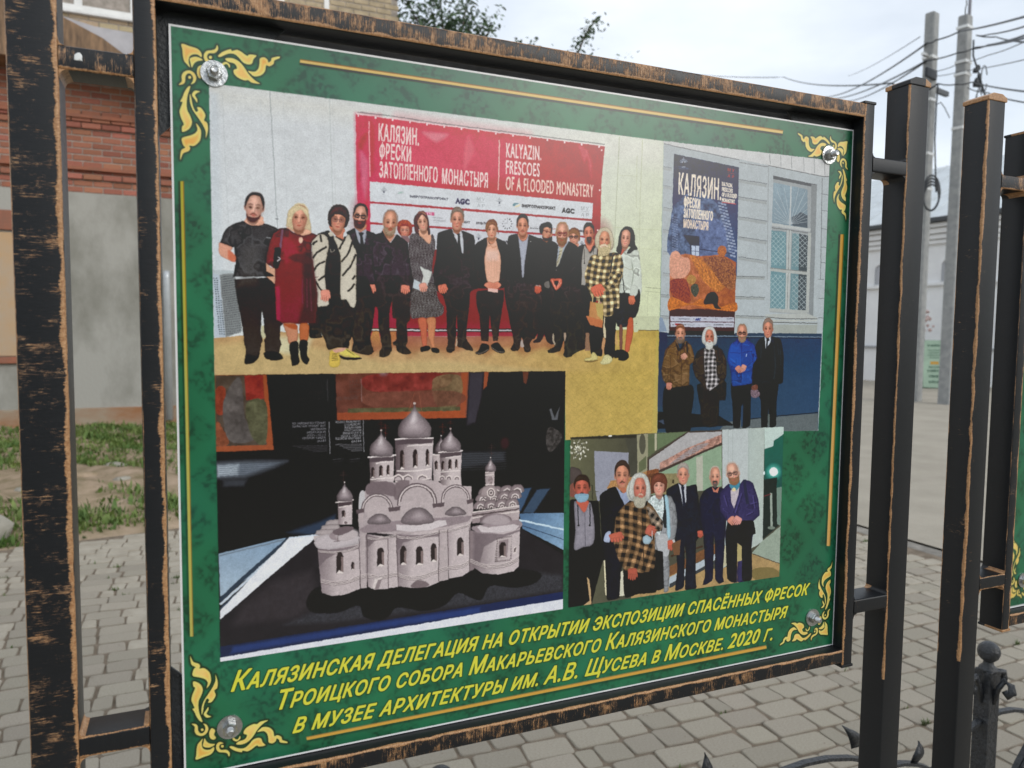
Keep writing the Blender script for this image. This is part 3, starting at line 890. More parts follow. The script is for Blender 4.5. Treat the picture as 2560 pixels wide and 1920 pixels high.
# woman in black jacket and peach blouse
V(1020, 500, 7.975)
cloth([(1350, 870), (1560, 740), (1660, 800), (1760, 750), (1950, 850), (2000, 1100), (1990, 1500), (1930, 1720), (1880, 2000), (1880, 2600), (1830, 3000), (1800, 3600), (1700, 3650), (1660, 3400), (1640, 2700), (1610, 3000), (1590, 3680), (1460, 3680), (1440, 3000), (1400, 2500), (1400, 2000), (1330, 1800), (1300, 1500), (1330, 1100)], '3e3b3c', rw=20)
V(1020, 690, 7.975)
cloth([(1380, 300), (1900, 280), (1870, 700), (1820, 1000), (1790, 1290), (1700, 1300), (1650, 1000), (1630, 780), (1610, 1000), (1600, 1300), (1460, 1290), (1440, 1050), (1420, 800), (1360, 550)], '3a3734', rw=16)
poly([(1465, 1290), (1590, 1300), (1600, 1370), (1490, 1370)], 'a87058')
poly([(1680, 1290), (1780, 1290), (1770, 1350), (1700, 1370)], 'a87058')
poly([(1340, 1520), (1400, 1470), (1470, 1340), (1600, 1370), (1620, 1440), (1600, 1480), (1500, 1550), (1380, 1560)], '2e2b28', s=True)
poly([(1650, 1400), (1680, 1350), (1780, 1320), (1860, 1400), (1925, 1490), (1900, 1535), (1800, 1530), (1680, 1460)], '2e2b28', s=True)
line([(1350, 1525), (1450, 1535), (1600, 1460)], 12, '77726c', s=True)
line([(1660, 1420), (1780, 1500), (1910, 1515)], 12, '77726c', s=True)
V(1020, 500, 7.975)
poly([(1570, 760), (1640, 880), (1740, 780), (1790, 950), (1850, 1150), (1840, 1400), (1790, 1640), (1600, 1640), (1550, 1500), (1520, 1200), (1530, 1050), (1575, 900)], 'd8ab96', s=True, rim=.2, nz=.03)
poly([(1560, 1000), (1800, 1000), (1800, 1200), (1560, 1200)], 'dcbcb0', f=60, a=.8)
for x in (1610, 1660, 1720, 1770):
    line([(x, 1150), (x - 6, 1600)], 6, 'b98a74', a=.45, f=5)
line([(1590, 920), (1640, 900), (1690, 950), (1760, 910)], 14, 'b97a62', a=.7)
poly([(1580, 740), (1760, 740), (1740, 800), (1660, 880), (1600, 810)], 'cd927a', s=True, rim=.25)
head(1665, 600, 108, 160, 'dda890', '8d6a57', 'short', ears=0, hl=-.6, mus=None)
poly([(1545, 600), (1540, 520), (1570, 440), (1650, 412), (1740, 440), (1790, 540), (1795, 680), (1760, 560), (1700, 480), (1620, 510), (1570, 640)], '8d6c5a', s=True, rim=.2, nz=.15, ns=4)
V(1020, 690, 7.975)
poly([(1515, 180), (1600, 110), (1700, 130), (1790, 105), (1855, 180), (1800, 240), (1700, 280), (1600, 240)], 'cf8a76', s=True, rim=.3, rw=5)
for i in range(5):
    line([(1600, 150 + i * 24), (1700, 165 + i * 22), (1790, 145 + i * 22)], 6, 'a35b4c', s=True, a=.6)
poly([(1590, 235), (1790, 260), (1785, 325), (1590, 300)], 'ddb6ad')
ell(1845, -1505 + 1310 + 300 - 1310 + 1300 - 100, .1, .1, 'cfd0d0')
# tall man in suit and dark tie
V(1020, 500, 7.975)
cloth([(590, 660), (870, 570), (960, 640), (1060, 600), (1300, 700), (1340, 900), (1370, 1200), (1350, 1500), (1360, 2000), (1250, 2100), (1200, 2700), (1160, 3400), (1300, 3800), (1280, 3870), (1100, 3850), (980, 3750), (960, 3400), (970, 2700), (940, 3300), (950, 3700), (900, 3880), (780, 3900), (750, 3800), (790, 3500), (770, 2500), (620, 2100), (520, 1900), (490, 1500), (560, 1100)], '434146', rw=22)
V(1020, 690, 7.975)
cloth([(500, 200), (1350, 200), (1240, 330), (1220, 600), (1170, 1000), (1165, 1250), (1290, 1440), (1290, 1490), (1180, 1480), (1080, 1430), (985, 1400), (980, 1100), (970, 760), (950, 1000), (960, 1150), (930, 1350), (930, 1480), (850, 1530), (770, 1510), (755, 1430), (790, 1350), (765, 1000), (765, 700), (700, 400)], '3a3836', rw=16)
poly([(960, 1250), (975, 1250), (975, 1390), (945, 1400)], 'b3a490')
V(1020, 500, 7.975)
poly([(870, 560), (980, 650), (1060, 600), (1100, 800), (1105, 1060), (1080, 1060), (970, 830), (900, 650)], 'c3c7cd', s=False, rim=.1)
poly([(960, 660), (1035, 660), (1030, 700), (1040, 850), (1085, 1130), (1050, 1080), (985, 850), (980, 710)], '4a484f', rim=.15)
poly([(890, 520), (1060, 520), (1060, 600), (985, 650), (910, 600)], 'c99080', s=True, rim=.2)
head(975, 400, 120, 195, 'd79f8c', '8b8078', 'short', rot=2, hl=-.78, blush=.5)
V(1020, 690, 7.975)
hand(690, 250, 85, 85, 'cf7d6b', rot=-10)
# woman in patterned dress with papers
V(1020, 500, 7.975)
SPK = speck('413e42', '8f8f90', .42)
poly([(40, 700), (180, 660), (300, 750), (420, 870), (470, 680), (530, 780), (535, 960), (500, 1150), (480, 1400), (500, 1700), (180, 1720), (80, 1500), (20, 1200), (10, 900)], '58555a', s=True, rim=.3, fn=SPK)
V(1020, 690, 7.975)
poly([(60, 200), (500, 150), (600, 450), (700, 600), (700, 730), (600, 800), (400, 830), (180, 835), (60, 820), (40, 500)], '4b4848', s=True, rim=.3, fn=SPK)
poly([(300, 0), (440, 0), (400, 120), (360, 260), (250, 200)], 'c9cbc6')
poly([(100, 50), (250, 130), (240, 290), (45, 200)], 'b9c2c8')
V(1020, 500, 7.975)
poly([(230, 1320), (475, 1430), (410, 1650), (350, 1650), (300, 1500)], 'c4c8c4', rim=.08)
V(1020, 690, 7.975)
hand(300, 220, 75, 85, 'd89c8c', rot=-8)
poly([(195, 850), (350, 840), (370, 1000), (370, 1390), (290, 1400), (240, 1100)], 'b96a54', s=True, rim=.3)
poly([(375, 840), (545, 835), (540, 1050), (520, 1300), (545, 1420), (480, 1430), (400, 1200), (385, 1000)], 'bd8060', s=True, rim=.3)
poly([(245, 1420), (300, 1400), (390, 1380), (450, 1430), (400, 1480), (290, 1505), (245, 1490)], '2d2a28', s=True)
poly([(465, 1430), (560, 1430), (615, 1460), (620, 1520), (550, 1535), (470, 1500)], '2d2a28', s=True)
V(1020, 500, 7.975)
poly([(220, 600), (380, 600), (440, 690), (460, 760), (420, 870), (300, 770), (220, 690)], 'd9a891', s=True, rim=.2)
poly([(115, 500), (110, 380), (160, 280), (250, 232), (340, 270), (400, 360), (420, 500), (440, 660), (400, 690), (370, 600), (200, 590), (220, 690), (140, 640)], '5a4442', s=True, rim=.2, nz=.12, ns=4)
head(285, 440, 105, 175, 'dfae9a', '6b4a43', 'bald', rot=-8, look=.05, smile=1, lips='c05a55', ears=0)
poly([(125, 540), (120, 400), (170, 300), (250, 250), (330, 280), (390, 380), (405, 500), (370, 380), (300, 300), (250, 300), (200, 400), (165, 430), (140, 470), (170, 520), (200, 560), (210, 640), (150, 620)], '6a4a44', s=True, rim=.15, nz=.15, ns=4)
# red-haired woman peeking
V(770, 490, 7.975)
poly([(1780, 700), (1780, 560), (1830, 490), (1950, 475), (2040, 520), (2080, 620), (2060, 740), (1980, 800), (1850, 780)], '8f5040', s=True, rim=.2, nz=.2, ns=4)
head(1925, 680, 100, 130, 'd99a88', 'a05a40', 'short', hl=-.6, smile=1, lips='b5443f', glasses='b08a80', ears=0)
poly([(1790, 620), (1800, 540), (1860, 480), (1960, 475), (2040, 520), (2070, 600), (2040, 640), (1990, 580), (1920, 560), (1850, 590), (1820, 640)], 'a8603f', s=True, rim=.15, nz=.25, ns=4)
poly([(1850, 790), (1990, 800), (2010, 900), (1960, 930)], '8a7478', s=True)
# grey-bearded man in black shirt
cloth([(1240, 780), (1440, 740), (1500, 680), (1640, 930), (1760, 760), (1900, 850), (1990, 930), (2010, 1200), (2060, 1500), (2090, 1750), (2060, 1900), (1950, 1950), (1900, 2500), (1980, 3300), (1800, 3300), (1760, 2800), (1640, 2500), (1650, 3700), (1450, 3700), (1400, 3000), (1350, 2400), (1300, 2200), (1200, 2000), (1110, 1900), (1060, 1500), (1130, 1100)], '4d4a52', rw=20, nz=.08)
V(770, 690, 7.975)
cloth([(1080, 0), (2080, 0), (2030, 500), (2040, 850), (1970, 950), (1985, 1300), (1950, 1390), (2060, 1520), (1990, 1565), (1880, 1550), (1770, 1490), (1750, 1390), (1700, 1370), (1690, 1320), (1760, 1250), (1755, 850), (1680, 820), (1665, 500), (1620, 850), (1640, 1100), (1675, 1300), (1670, 1490), (1590, 1590), (1500, 1620), (1420, 1600), (1420, 1500), (1470, 1400), (1400, 1000), (1390, 700), (1340, 600), (1300, 680), (1200, 400)], '3b3936', rw=16)
V(770, 490, 7.975)
poly([(1490, 700), (1520, 640), (1720, 760), (1740, 760), (1640, 910), (1600, 880)], 'cf9a86', s=True, rim=.2)
head(1632, 540, 135, 215, 'dba48e', '8a7a72', 'bald', rot=4, look=.1, beard='full', bc='a08c7a', mus='9a5b4a', blush=.6)
V(770, 690, 7.975)
hand(1250, 250, 88, 88, 'd78a78', rot=0)
hand(1935, 260, 85, 82, 'd78a78', rot=10)
poly([(1310, 640), (1370, 620), (1395, 720), (1380, 1030), (1310, 1030), (1305, 800)], '93374b')
poly([(1660, 520), (1680, 820), (1750, 860), (1750, 1020), (1620, 1020), (1620, 760)], '93374b')
poly([(1285, 1052), (1400, 1052), (1400, 1080), (1285, 1080)], 'c4c0ae')
poly([(1630, 1052), (1755, 1052), (1755, 1084), (1630, 1084)], 'c4c0ae')
poly([(1285, 1100), (1410, 1100), (1440, 1300), (1465, 1400), (1300, 1510), (1270, 1300), (1240, 1230)], 'b68455', c2='93664f', g=(1300, 1100, 1300, 1500), nz=.1)
poly([(1640, 1100), (1755, 1100), (1760, 1240), (1690, 1300), (1670, 1480), (1660, 1280)], 'a8704e', nz=.1)
# bearded man in suit with glasses
V(770, 490, 7.975)
cloth([(760, 720), (930, 640), (1040, 740), (1160, 680), (1350, 760), (1300, 900), (1290, 1200), (1350, 1700), (1300, 2500), (1280, 3200), (1310, 3520), (1150, 3560), (900, 3500), (880, 2700), (930, 1500), (860, 900)], '4a474f', rw=18)
V(770, 690, 7.975)
cloth([(650, 100), (1150, 0), (1330, 500), (1300, 900), (1240, 1230), (1280, 1400), (1310, 1500), (1250, 1560), (1150, 1570), (1000, 1540), (870, 1490), (900, 1300), (870, 1200), (830, 1100), (700, 700)], '3c3a37', rw=14)
V(770, 490, 7.975)
poly([(930, 630), (1040, 720), (1160, 650), (1165, 770), (1120, 960), (1040, 970), (960, 780)], 'a3a8b3', s=False)
poly([(1000, 730), (1060, 715), (1110, 740), (1080, 790), (1110, 950), (1090, 1040), (1040, 970), (1035, 800)], '37343b', rim=.15)
poly([(940, 560), (1150, 560), (1140, 650), (1040, 710), (950, 650)], 'cc9780', s=True, rim=.2)
head(1035, 410, 135, 200, 'dcaa98', '4d3c3a', 'short', rot=5, beard='full', bc='5f4640', glasses='3b3236', hl=-1.0)
# woman in zebra jacket
cloth([(190, 750), (400, 680), (520, 800), (700, 900), (780, 760), (860, 850), (960, 1150), (960, 2200), (900, 3500), (700, 3460), (350, 3500), (250, 2700), (60, 1500), (150, 900)], '3f3c3a', rw=18)
V(770, 690, 7.975)
cloth([(20, 100), (960, 0), (950, 700), (870, 1200), (820, 1300), (800, 1430), (600, 1420), (400, 1470), (340, 1300), (250, 1100), (280, 1220), (30, 1220), (0, 700)], '3c3a37', rw=12)
V(770, 490, 7.975)
CR = 'c6c0b2'
poly([(85, 880), (150, 790), (260, 755), (350, 790), (400, 900), (410, 1000), (370, 1200), (330, 1500), (340, 1700), (380, 2000), (410, 2160), (250, 2200), (190, 2190), (170, 2000), (110, 1600), (75, 1250)], CR, s=True, rim=.25)
poly([(520, 800), (700, 880), (790, 760), (860, 860), (900, 1000), (960, 1140), (955, 1700), (945, 2180), (840, 2190), (760, 2060), (650, 2040), (640, 1700), (650, 1300), (600, 1050), (530, 880)], CR, s=True, rim=.25)
poly([(395, 740), (460, 690), (520, 780), (430, 800)], CR)
for p in ([(240, 770), (260, 880), (285, 900)], [(90, 970), (130, 920), (180, 890)], [(90, 1240), (180, 1120), (370, 1010)], [(110, 1490), (200, 1360), (340, 1300)], [(200, 1680), (350, 1570)],
          [(740, 800), (700, 900), (620, 1060)], [(880, 900), (800, 1130), (660, 1310)], [(950, 1150), (850, 1380), (680, 1590)], [(940, 1580), (880, 1660)], [(550, 790), (680, 880)], [(930, 1740), (850, 1850), (780, 1900)]):
    line(p, 40 if p[0][0] > 80 else 30, '3a3732', s=True)
line([(150, 1700), (250, 1860), (400, 1950)], 34, '3a3732', s=True)
for x in (130, 640, 850):
    line([(x, 1300), (x + 60, 1250)], 14, 'a8a080', a=.5, f=8)
poly([(420, 620), (480, 560), (720, 640), (700, 760), (690, 860), (560, 790)], 'c98874', s=True, rim=.2)
head(600, 480, 150, 210, 'dca590', '5e4038', 'bob', rot=5, glasses='8a6a66', hl=-.55, smile=.3, blush=.4)
line([(440, 1050), (450, 1095), (485, 1108), (520, 1090), (525, 1050)], 9, 'b9b7b0', s=True)
V(770, 690, 7.975)
hand(340, 380, 92, 105, 'd89484', rot=3)
poly([(430, 1560), (440, 1500), (500, 1470), (600, 1480), (615, 1560), (640, 1700), (600, 1800), (430, 1800), (415, 1660)], 'c9ae58', s=True, rim=.3, rw=6)
poly([(610, 1500), (680, 1490), (760, 1440), (860, 1500), (1030, 1600), (950, 1640), (800, 1600), (640, 1560)], 'cdbf66', s=True, rim=.3, rw=6)
poly([(620, 1575), (800, 1615), (1040, 1620), (1020, 1660), (700, 1660)], '2d2a26', s=True)
for i in range(5):
    line([(470, 1540 + i * 34), (590, 1530 + i * 34)], 9, '3b342a')
    line([(760 + i * 28, 1450 + i * 22), (800 + i * 28, 1500 + i * 18)], 8, '3b342a')
poly([(490, 1480), (600, 1440), (700, 1430), (760, 1430), (700, 1490), (560, 1520)], 'c79a88', s=True)
V(770, 490, 7.975)
folds([[(930, 660), (1000, 900), (1080, 1100), (1090, 1700)], [(1165, 700), (1130, 900), (1090, 1080)], [(1420, 1000), (1400, 1300), (1350, 1700)], [(1640, 930), (1650, 1300), (1640, 1750)], [(1900, 1000), (1930, 1400), (1960, 1700)], [(1440, 1150), (1600, 1250), (1750, 1300)], [(1380, 1500), (1300, 1560)], [(1760, 950), (1900, 1100)]])
folds([[(1480, 1000), (1560, 1150), (1700, 1250)], [(1130, 1350), (1260, 1340)]], c='6a6670', a=.5)
V(1020, 500, 7.975)
folds([[(870, 600), (960, 850), (1080, 1150), (1090, 1700)], [(1100, 640), (1110, 900), (1095, 1100)], [(700, 900), (720, 1300), (650, 1750)], [(1260, 900), (1260, 1300), (1290, 1700)], [(1570, 780), (1530, 1050), (1510, 1400), (1600, 1650)], [(1800, 900), (1850, 1200), (1830, 1500)], [(1440, 1000), (1450, 1400)], [(1920, 1000), (1910, 1500)]])
V(1280, 510, 7.975)
folds([[(110, 620), (140, 900), (200, 1480), (215, 1700)], [(320, 640), (300, 950), (240, 1480)], [(-20, 1000), (0, 1500)], [(540, 850), (560, 1300), (520, 1640)], [(900, 850), (880, 1050), (870, 1300), (850, 1480)], [(1120, 800), (1000, 1100), (900, 1320)], [(800, 1050), (760, 1300), (740, 1500)], [(1230, 1050), (1200, 1300), (1010, 1480)], [(430, 700), (470, 1100)]])
folds([[(1150, 900), (1100, 1100)], [(1250, 1250), (1120, 1400)], [(700, 1250), (680, 1350)]], c='65676c', a=.5)
# woman in the wine-red dress
V(520, 470, 7.975)
cloth([(1320, 820), (1560, 790), (1700, 880), (1900, 940), (2060, 890), (2180, 940), (2070, 1060), (2060, 1400), (2120, 1800), (2200, 2500), (2010, 3570), (1750, 3580), (1500, 3560), (1360, 3480), (1330, 2800), (1340, 2000), (1320, 1620), (1250, 1560), (1150, 1480), (1160, 1200), (1220, 1000)], '7c3145', rw=22, rim=.45)
V(520, 660, 7.975)
poly([(1350, -80), (2080, -100), (2110, 130), (2180, 600), (2140, 1170), (2010, 1180), (1760, 1190), (1500, 1175), (1410, 1140), (1350, 1105), (1330, 700), (1315, 400)], '7c3145', rim=.25, rw=20, nz=.05)
poly([(1340, 450), (1420, 430), (1440, 1130), (1360, 1100)], '9e3a55', f=30, a=.9)
poly([(1880, 150), (2110, 150), (2180, 600), (2130, 1170), (1800, 1185), (1900, 700)], '4a363c', f=70, a=.9)
V(520, 470, 7.975)
poly([(1500, 1000), (1700, 1050), (1800, 1300), (1560, 1500), (1500, 1300)], '9c3455', s=True, f=60, a=.8)
poly([(1900, 1300), (2060, 1300), (2080, 1700), (1900, 1700)], '4a363c', s=True, f=70, a=.9)
poly([(1600, 1380), (1850, 1300), (2060, 1420), (2060, 1500), (1800, 1480)], '5b3340', s=True, f=30, a=.8)
line([(1480, 820), (1460, 1000), (1430, 1200)], 46, '7a6270', s=True)
poly([(1330, 1180), (1440, 1200), (1440, 1450), (1370, 1600), (1290, 1540), (1310, 1300)], '3d3236', s=True)
line([(1400, 1370), (1430, 1410), (1380, 1460)], 16, 'cfcfd2', s=True)
for dx in (0, 80, 150):
    line([(1880 + dx, 1800), (1880 + dx * 1.2, 2300 + dx)], 20, '7a5560', a=.6, f=8)
poly([(1560, 780), (1660, 760), (1700, 700), (1960, 780), (2060, 870), (2000, 920), (1880, 938), (1740, 890), (1620, 820)], 'dcae97', s=True, rim=.2)
ell(1845, 1032, 42, 62, 'd9b9a5')
poly([(1150, 1500), (1250, 1580), (1330, 1640), (1320, 2050), (1300, 2110), (1200, 2060), (1170, 2000), (1160, 1700)], 'cfa58d', s=True, rim=.2)
poly([(1180, 2000), (1320, 1990), (1330, 2110), (1250, 2100)], 'cf7550', s=True, f=12)
line([(1080, 1960), (1130, 1940), (1170, 1960)], 20, 'c7cdd2', s=True)
line([(1090, 1990), (1060, 2060), (1090, 2090), (1110, 2050), (1090, 1990)], 12, 'c7cdd2', s=True)
poly([(1560, 700), (1570, 550), (1620, 430), (1700, 350), (1810, 335), (1930, 380), (2000, 480), (2030, 650), (2050, 850), (1960, 820), (1680, 830), (1640, 780), (1550, 760)], 'c9b99c', s=True, rim=.15, nz=.08, ns=6)
head(1818, 600, 165, 230, 'dba490', 'cdbd98', 'bald', rot=3, smile=.3, hl=-.6, brow='7c5d50', ears=0)
poly([(1570, 640), (1620, 450), (1720, 350), (1830, 345), (1940, 400), (2000, 520), (2010, 700), (1960, 560), (1850, 430), (1740, 480), (1680, 560), (1660, 700), (1640, 800), (1600, 760)], 'cfc0a0', s=True, rim=.1, nz=.1, ns=5)
V(520, 660, 7.975)
poly([(1500, 1180), (1740, 1190), (1790, 1350), (1760, 1590), (1620, 1590), (1560, 1400)], 'b88268', s=True, rim=.3)
poly([(1500, 1185), (1740, 1200), (1760, 1300), (1600, 1260)], 'a4583e', s=True, f=16, a=.9)
poly([(1830, 1190), (1970, 1180), (2010, 1280), (1980, 1530), (1840, 1540), (1820, 1350)], 'b0694a', s=True, rim=.3)
poly([(1620, 1595), (1790, 1550), (1800, 1800), (1820, 1950), (1680, 2040), (1660, 1950)], '262422', s=True)
poly([(1820, 1540), (1980, 1535), (1970, 1800), (2020, 1900), (1960, 2000), (1850, 1880)], '262422', s=True)
# young man in grey t-shirt
V(520, 470, 7.975)
cloth([(550, 1500), (620, 1650), (1150, 1650), (1320, 2100), (1350, 2900), (1440, 3200), (1440, 3400), (1460, 3620), (1460, 3750), (1470, 3950), (1300, 3980), (1140, 3900), (1120, 3600), (1100, 3100), (1060, 2850), (1050, 3200), (1090, 3420), (1080, 3700), (1000, 3960), (880, 4000), (720, 4010), (740, 3900), (740, 3600), (660, 3200), (580, 2600), (540, 2200), (500, 1850)], '3f3d3d', rw=18)
V(520, 660, 7.975)
poly([(520, 300), (1180, 260), (1330, 400), (1345, 800), (1360, 1110), (1500, 1180), (1440, 1230), (1435, 1480), (1460, 1600), (1420, 1700), (1410, 1790), (1120, 1790), (1125, 1560), (1110, 1500), (1150, 1450), (1105, 1330), (1110, 1180), (1070, 920), (1060, 1160), (1045, 1320), (1070, 1420), (1090, 1530), (1060, 1620), (1030, 1800), (1000, 1850), (740, 1850), (750, 1700), (720, 1600), (700, 1400), (620, 900), (560, 600)], '3e3b3a', rim=.12, rw=14, nz=.06)
poly([(1065, 970), (1090, 1020), (1110, 1175), (1058, 1175)], 'c9cdd0')
poly([(1060, 1225), (1110, 1225), (1115, 1330), (1150, 1440), (1100, 1490), (1050, 1400)], 'bcb89a')
poly([(1065, 1580), (1105, 1520), (1125, 1650), (1130, 1790), (1020, 1850)], 'b59c74')
poly([(740, 1850), (800, 1790), (960, 1830), (1000, 1760), (1010, 1860), (900, 1960), (740, 1990), (720, 1930)], '2b2826', s=True)
poly([(1110, 1760), (1250, 1730), (1400, 1760), (1500, 1860), (1460, 1900), (1300, 1920), (1130, 1860)], '2b2826', s=True)
V(520, 470, 7.975)
cloth([(240, 1050), (310, 880), (380, 790), (520, 700), (720, 655), (900, 740), (1100, 700), (1250, 740), (1420, 820), (1310, 900), (1230, 1080), (1180, 1300), (1150, 1500), (1170, 1900), (1100, 2020), (700, 2030), (540, 2020), (530, 1900), (560, 1650), (540, 1400), (520, 1180), (470, 1180), (350, 1130), (235, 1080)], '4f5255', rw=22, nz=.1, ns=5)
poly([(700, 1180), (1000, 1100), (1000, 1900), (600, 1950)], '5c5d5e', f=120, a=.5, nz=.12, ns=4)
poly([(530, 1000), (560, 1180), (545, 1400), (520, 1200)], '35383d', s=True, f=20, a=.8)
line([(1160, 980), (1250, 995)], 9, 'b9bec2')
poly([(720, 660), (780, 620), (1080, 640), (1110, 700), (1000, 745), (850, 735)], 'e0b09c', s=True, rim=.12)
poly([(210, 1120), (240, 1085), (480, 1180), (440, 1260), (540, 1340), (530, 1470), (380, 1420), (240, 1330), (205, 1220)], 'd4a08c', s=True, rim=.2)
poly([(400, 1230), (540, 1340), (530, 1470), (400, 1400)], 'c4705a', s=True, f=20, a=.8)
poly([(770, 560), (1070, 560), (1090, 680), (960, 745), (800, 700)], 'dfae98', s=True, rim=.1)
head(915, 400, 178, 235, 'e0b5a5', '4a3b3c', 'short', rot=6, look=.0, beard='chin', bc='5e3f42', mus='6b4340', hl=-1.02)
# ------------------------------------------------ printed photograph 2: four men before a pale facade
V(0, 0, 1)
clip([(1658, 346), (2074, 400), (2046, 1106), (1641, 1118)])
V(1620, 330, 4.608)
poly([(178, 130), (2092, 325), (2040, 1680), (1960, 3440), (110, 3460)], 'abb4b8', nz=.015)
poly([(0, 80), (178, 100), (2092, 325), (2090, 520), (1380, 380), (178, 132)], 'c2c5c6')
line([(180, 132), (290, 160), (1050, 320), (1050, 350), (1380, 400), (1385, 380)], 8, '787d80')
line([(1390, 385), (2010, 510), (2090, 515)], 9, '73787a')
for x in (1400, 1525, 1648, 1790, 1910, 2030):
    line([(x, 255 + (x - 1400) * .1), (x + 6, 370 + (x - 1400) * .2)], 5, '858b8e')
for j, y in enumerate((395, 610, 865, 1120, 1370, 1620)):      # rusticated blocks, left and centre
    line([(175, y), (270, y + 18)], 6, '7d8388')
    poly([(172, y + 8), (275, y + 26), (273, y + 56), (170, y + 36)], 'a5abad')
for y in (545, 745, 975, 1205, 1435):
    line([(1040, y), (1370, y + 50)], 7, '71777b')
    poly([(1040, y + 8), (1365, y + 56), (1362, y + 90), (1040, y + 34)], '9da4a6')
for y in (710, 900, 1110, 1320, 1500):
    line([(1990, y), (2080, y + 14)], 6, '6d7377')
line([(1385, 410), (1370, 1700)], 6, '8d9396')
line([(2005, 530), (1985, 1700)], 7, '747a7d')
V(1620, 690, 4.608)
for y in (0, 235, 455):
    line([(1005, y), (1345, y + 10)], 8, '6a6f70')
    poly([(1005, y + 8), (1340, y + 18), (1338, y + 40), (1005, y + 30)], '979d9d')
for y in (35, 255, 480):
    line([(1955, y), (2025, y + 4)], 6, '6a6f70')
for y in (210, 455):
    line([(140, y), (240, y + 6)], 6, '6d7376')
    poly([(140, y + 8), (240, y + 14), (238, y + 40), (140, y + 34)], '9aa0a2')
# window
V(1620, 330, 4.608)
poly([(1440, 500), (1945, 605), (1880, 1800), (1880, 2110), (1400, 2075), (1410, 1700)], '99a0a3')
poly([(1440, 500), (1945, 605), (1942, 640), (1440, 540)], '5f666b')
poly([(1880, 600), (1945, 610), (1900, 2140), (1850, 2080)], '868d90')
poly([(1442, 580), (1835, 660), (1835, 1110), (1425, 1050)], '8fa3ae', c2='7b8d97', g=(1442, 580, 1700, 1100), nz=.03)
poly([(1650, 980), (1760, 920), (1835, 960), (1835, 1105), (1660, 1075)], '56636c', nz=.1)
for i in range(15):
    a = np.radians(8 + i * 11.5)
    line([(1640, 1060), (1640 + 430 * np.cos(a) if abs(430 * np.cos(a)) < 190 else 1640 + np.sign(np.cos(a)) * 190, 1060 - min(430 * np.sin(a), 190 * abs(np.tan(a)), 420))], 4.5, 'b4bdc2', a=.8)
line([(1645, 620), (1632, 1075)], 14, 'b3b9bb')
line([(1425, 1062), (1870, 1130)], 34, 'b3b8b8')
line([(1425, 1100), (1870, 1165)], 8, '6c7071')
poly([(1420, 1130), (1590, 1150), (1584, 2050), (1404, 2035)], '6f9098')
poly([(1660, 1160), (1840, 1190), (1815, 2065), (1630, 2050)], '6f8c93')
poly([(1740, 1170), (1840, 1190), (1815, 2065), (1725, 2055)], '4b545a', a=.9)


def lattice(q, n, w, c):
    q = np.array(q, float)
    for k in range(-n, n * 3):
        for d in (-1, 1):
            pts = []
            for t in np.linspace(0, 1, 30):
                u, v_ = ((k + t * n * 2.2) / n, t) if d > 0 else ((k + (1 - t) * n * 2.2) / n, t)
                u = u - 1.1
                if 0 <= u <= 1:
                    pts.append(q[0] * (1 - u) * (1 - v_) + q[1] * u * (1 - v_) + q[2] * u * v_ + q[3] * (1 - u) * v_)
            if len(pts) > 1:
                line([pts[0], pts[-1]], w, c, a=.85)


for (a0, a1) in ((1150, 1540), (1640, 2050)):
    o = (a0 - 1150) * .018
    lattice([(1418 - o, a0), (1585 - o * .5, a0 + 10), (1582 - o, a1), (1410 - o, a1 - 8)], 3, 6, 'a8b9bd')
    lattice([(1662 - o, a0 + 10), (1838 - o, a0 + 30), (1832 - o, a1 + 20), (1650 - o, a1 + 4)], 3, 6, 'a8b3b6')
line([(1625, 1130), (1600, 2060)], 46, 'b0b6b5')
line([(1625, 1130), (1600, 2060)], 5, '777c7c')
line([(1860, 1160), (1832, 2080)], 36, 'abb0ae')
line([(1405, 1580), (1830, 1625)], 40, 'a9aeac')
line([(1405, 1565), (1830, 1610)], 6, '6a6e6e')
line([(1396, 2045), (1830, 2075)], 40, 'a9aeac')
V(1620, 690, 4.608)
poly([(1350, 440), (1830, 430), (1950, 480), (1945, 500), (1350, 485)], 'aeb3b0')
line([(1345, 470), (1600, 492), (1950, 492)], 8, '565a5a')
poly([(1345, 500), (1950, 505), (1945, 520), (1345, 525)], 'b3b8b4')
line([(1350, 528), (1950, 545)], 9, '5c605d')
poly([(1400, 560), (1950, 560), (1940, 665), (1450, 660)], '9fa5a0')
# dark blue plinth and pavement
poly([(118, 640), (235, 655), (1000, 665), (2002, 668), (1960, 1620), (1960, 1760), (105, 1800)], '2d4153', c2='2b4562', g=(300, 700, 1900, 1300), nz=.05)
poly([(125, 640), (220, 650), (215, 1500), (105, 1500)], '2e3c52')
poly([(130, 470), (165, 480), (218, 635), (125, 640)], '8494a8')
line([(220, 688), (1000, 692), (2000, 702)], 9, '7d8b98')
line([(220, 702), (2000, 716)], 7, '1c2733')
poly([(1000, 655), (2002, 662), (2002, 690), (1000, 684)], '36475a')
poly([(900, 1680), (1480, 1620), (1960, 1580), (1955, 1780), (800, 1800)], '5b6467', nz=.08)
line([(1150, 1650), (1480, 1612), (1960, 1572)], 9, '151b22')
poly([(108, 1560), (800, 1600), (1000, 1720), (105, 1760)], '14171c')
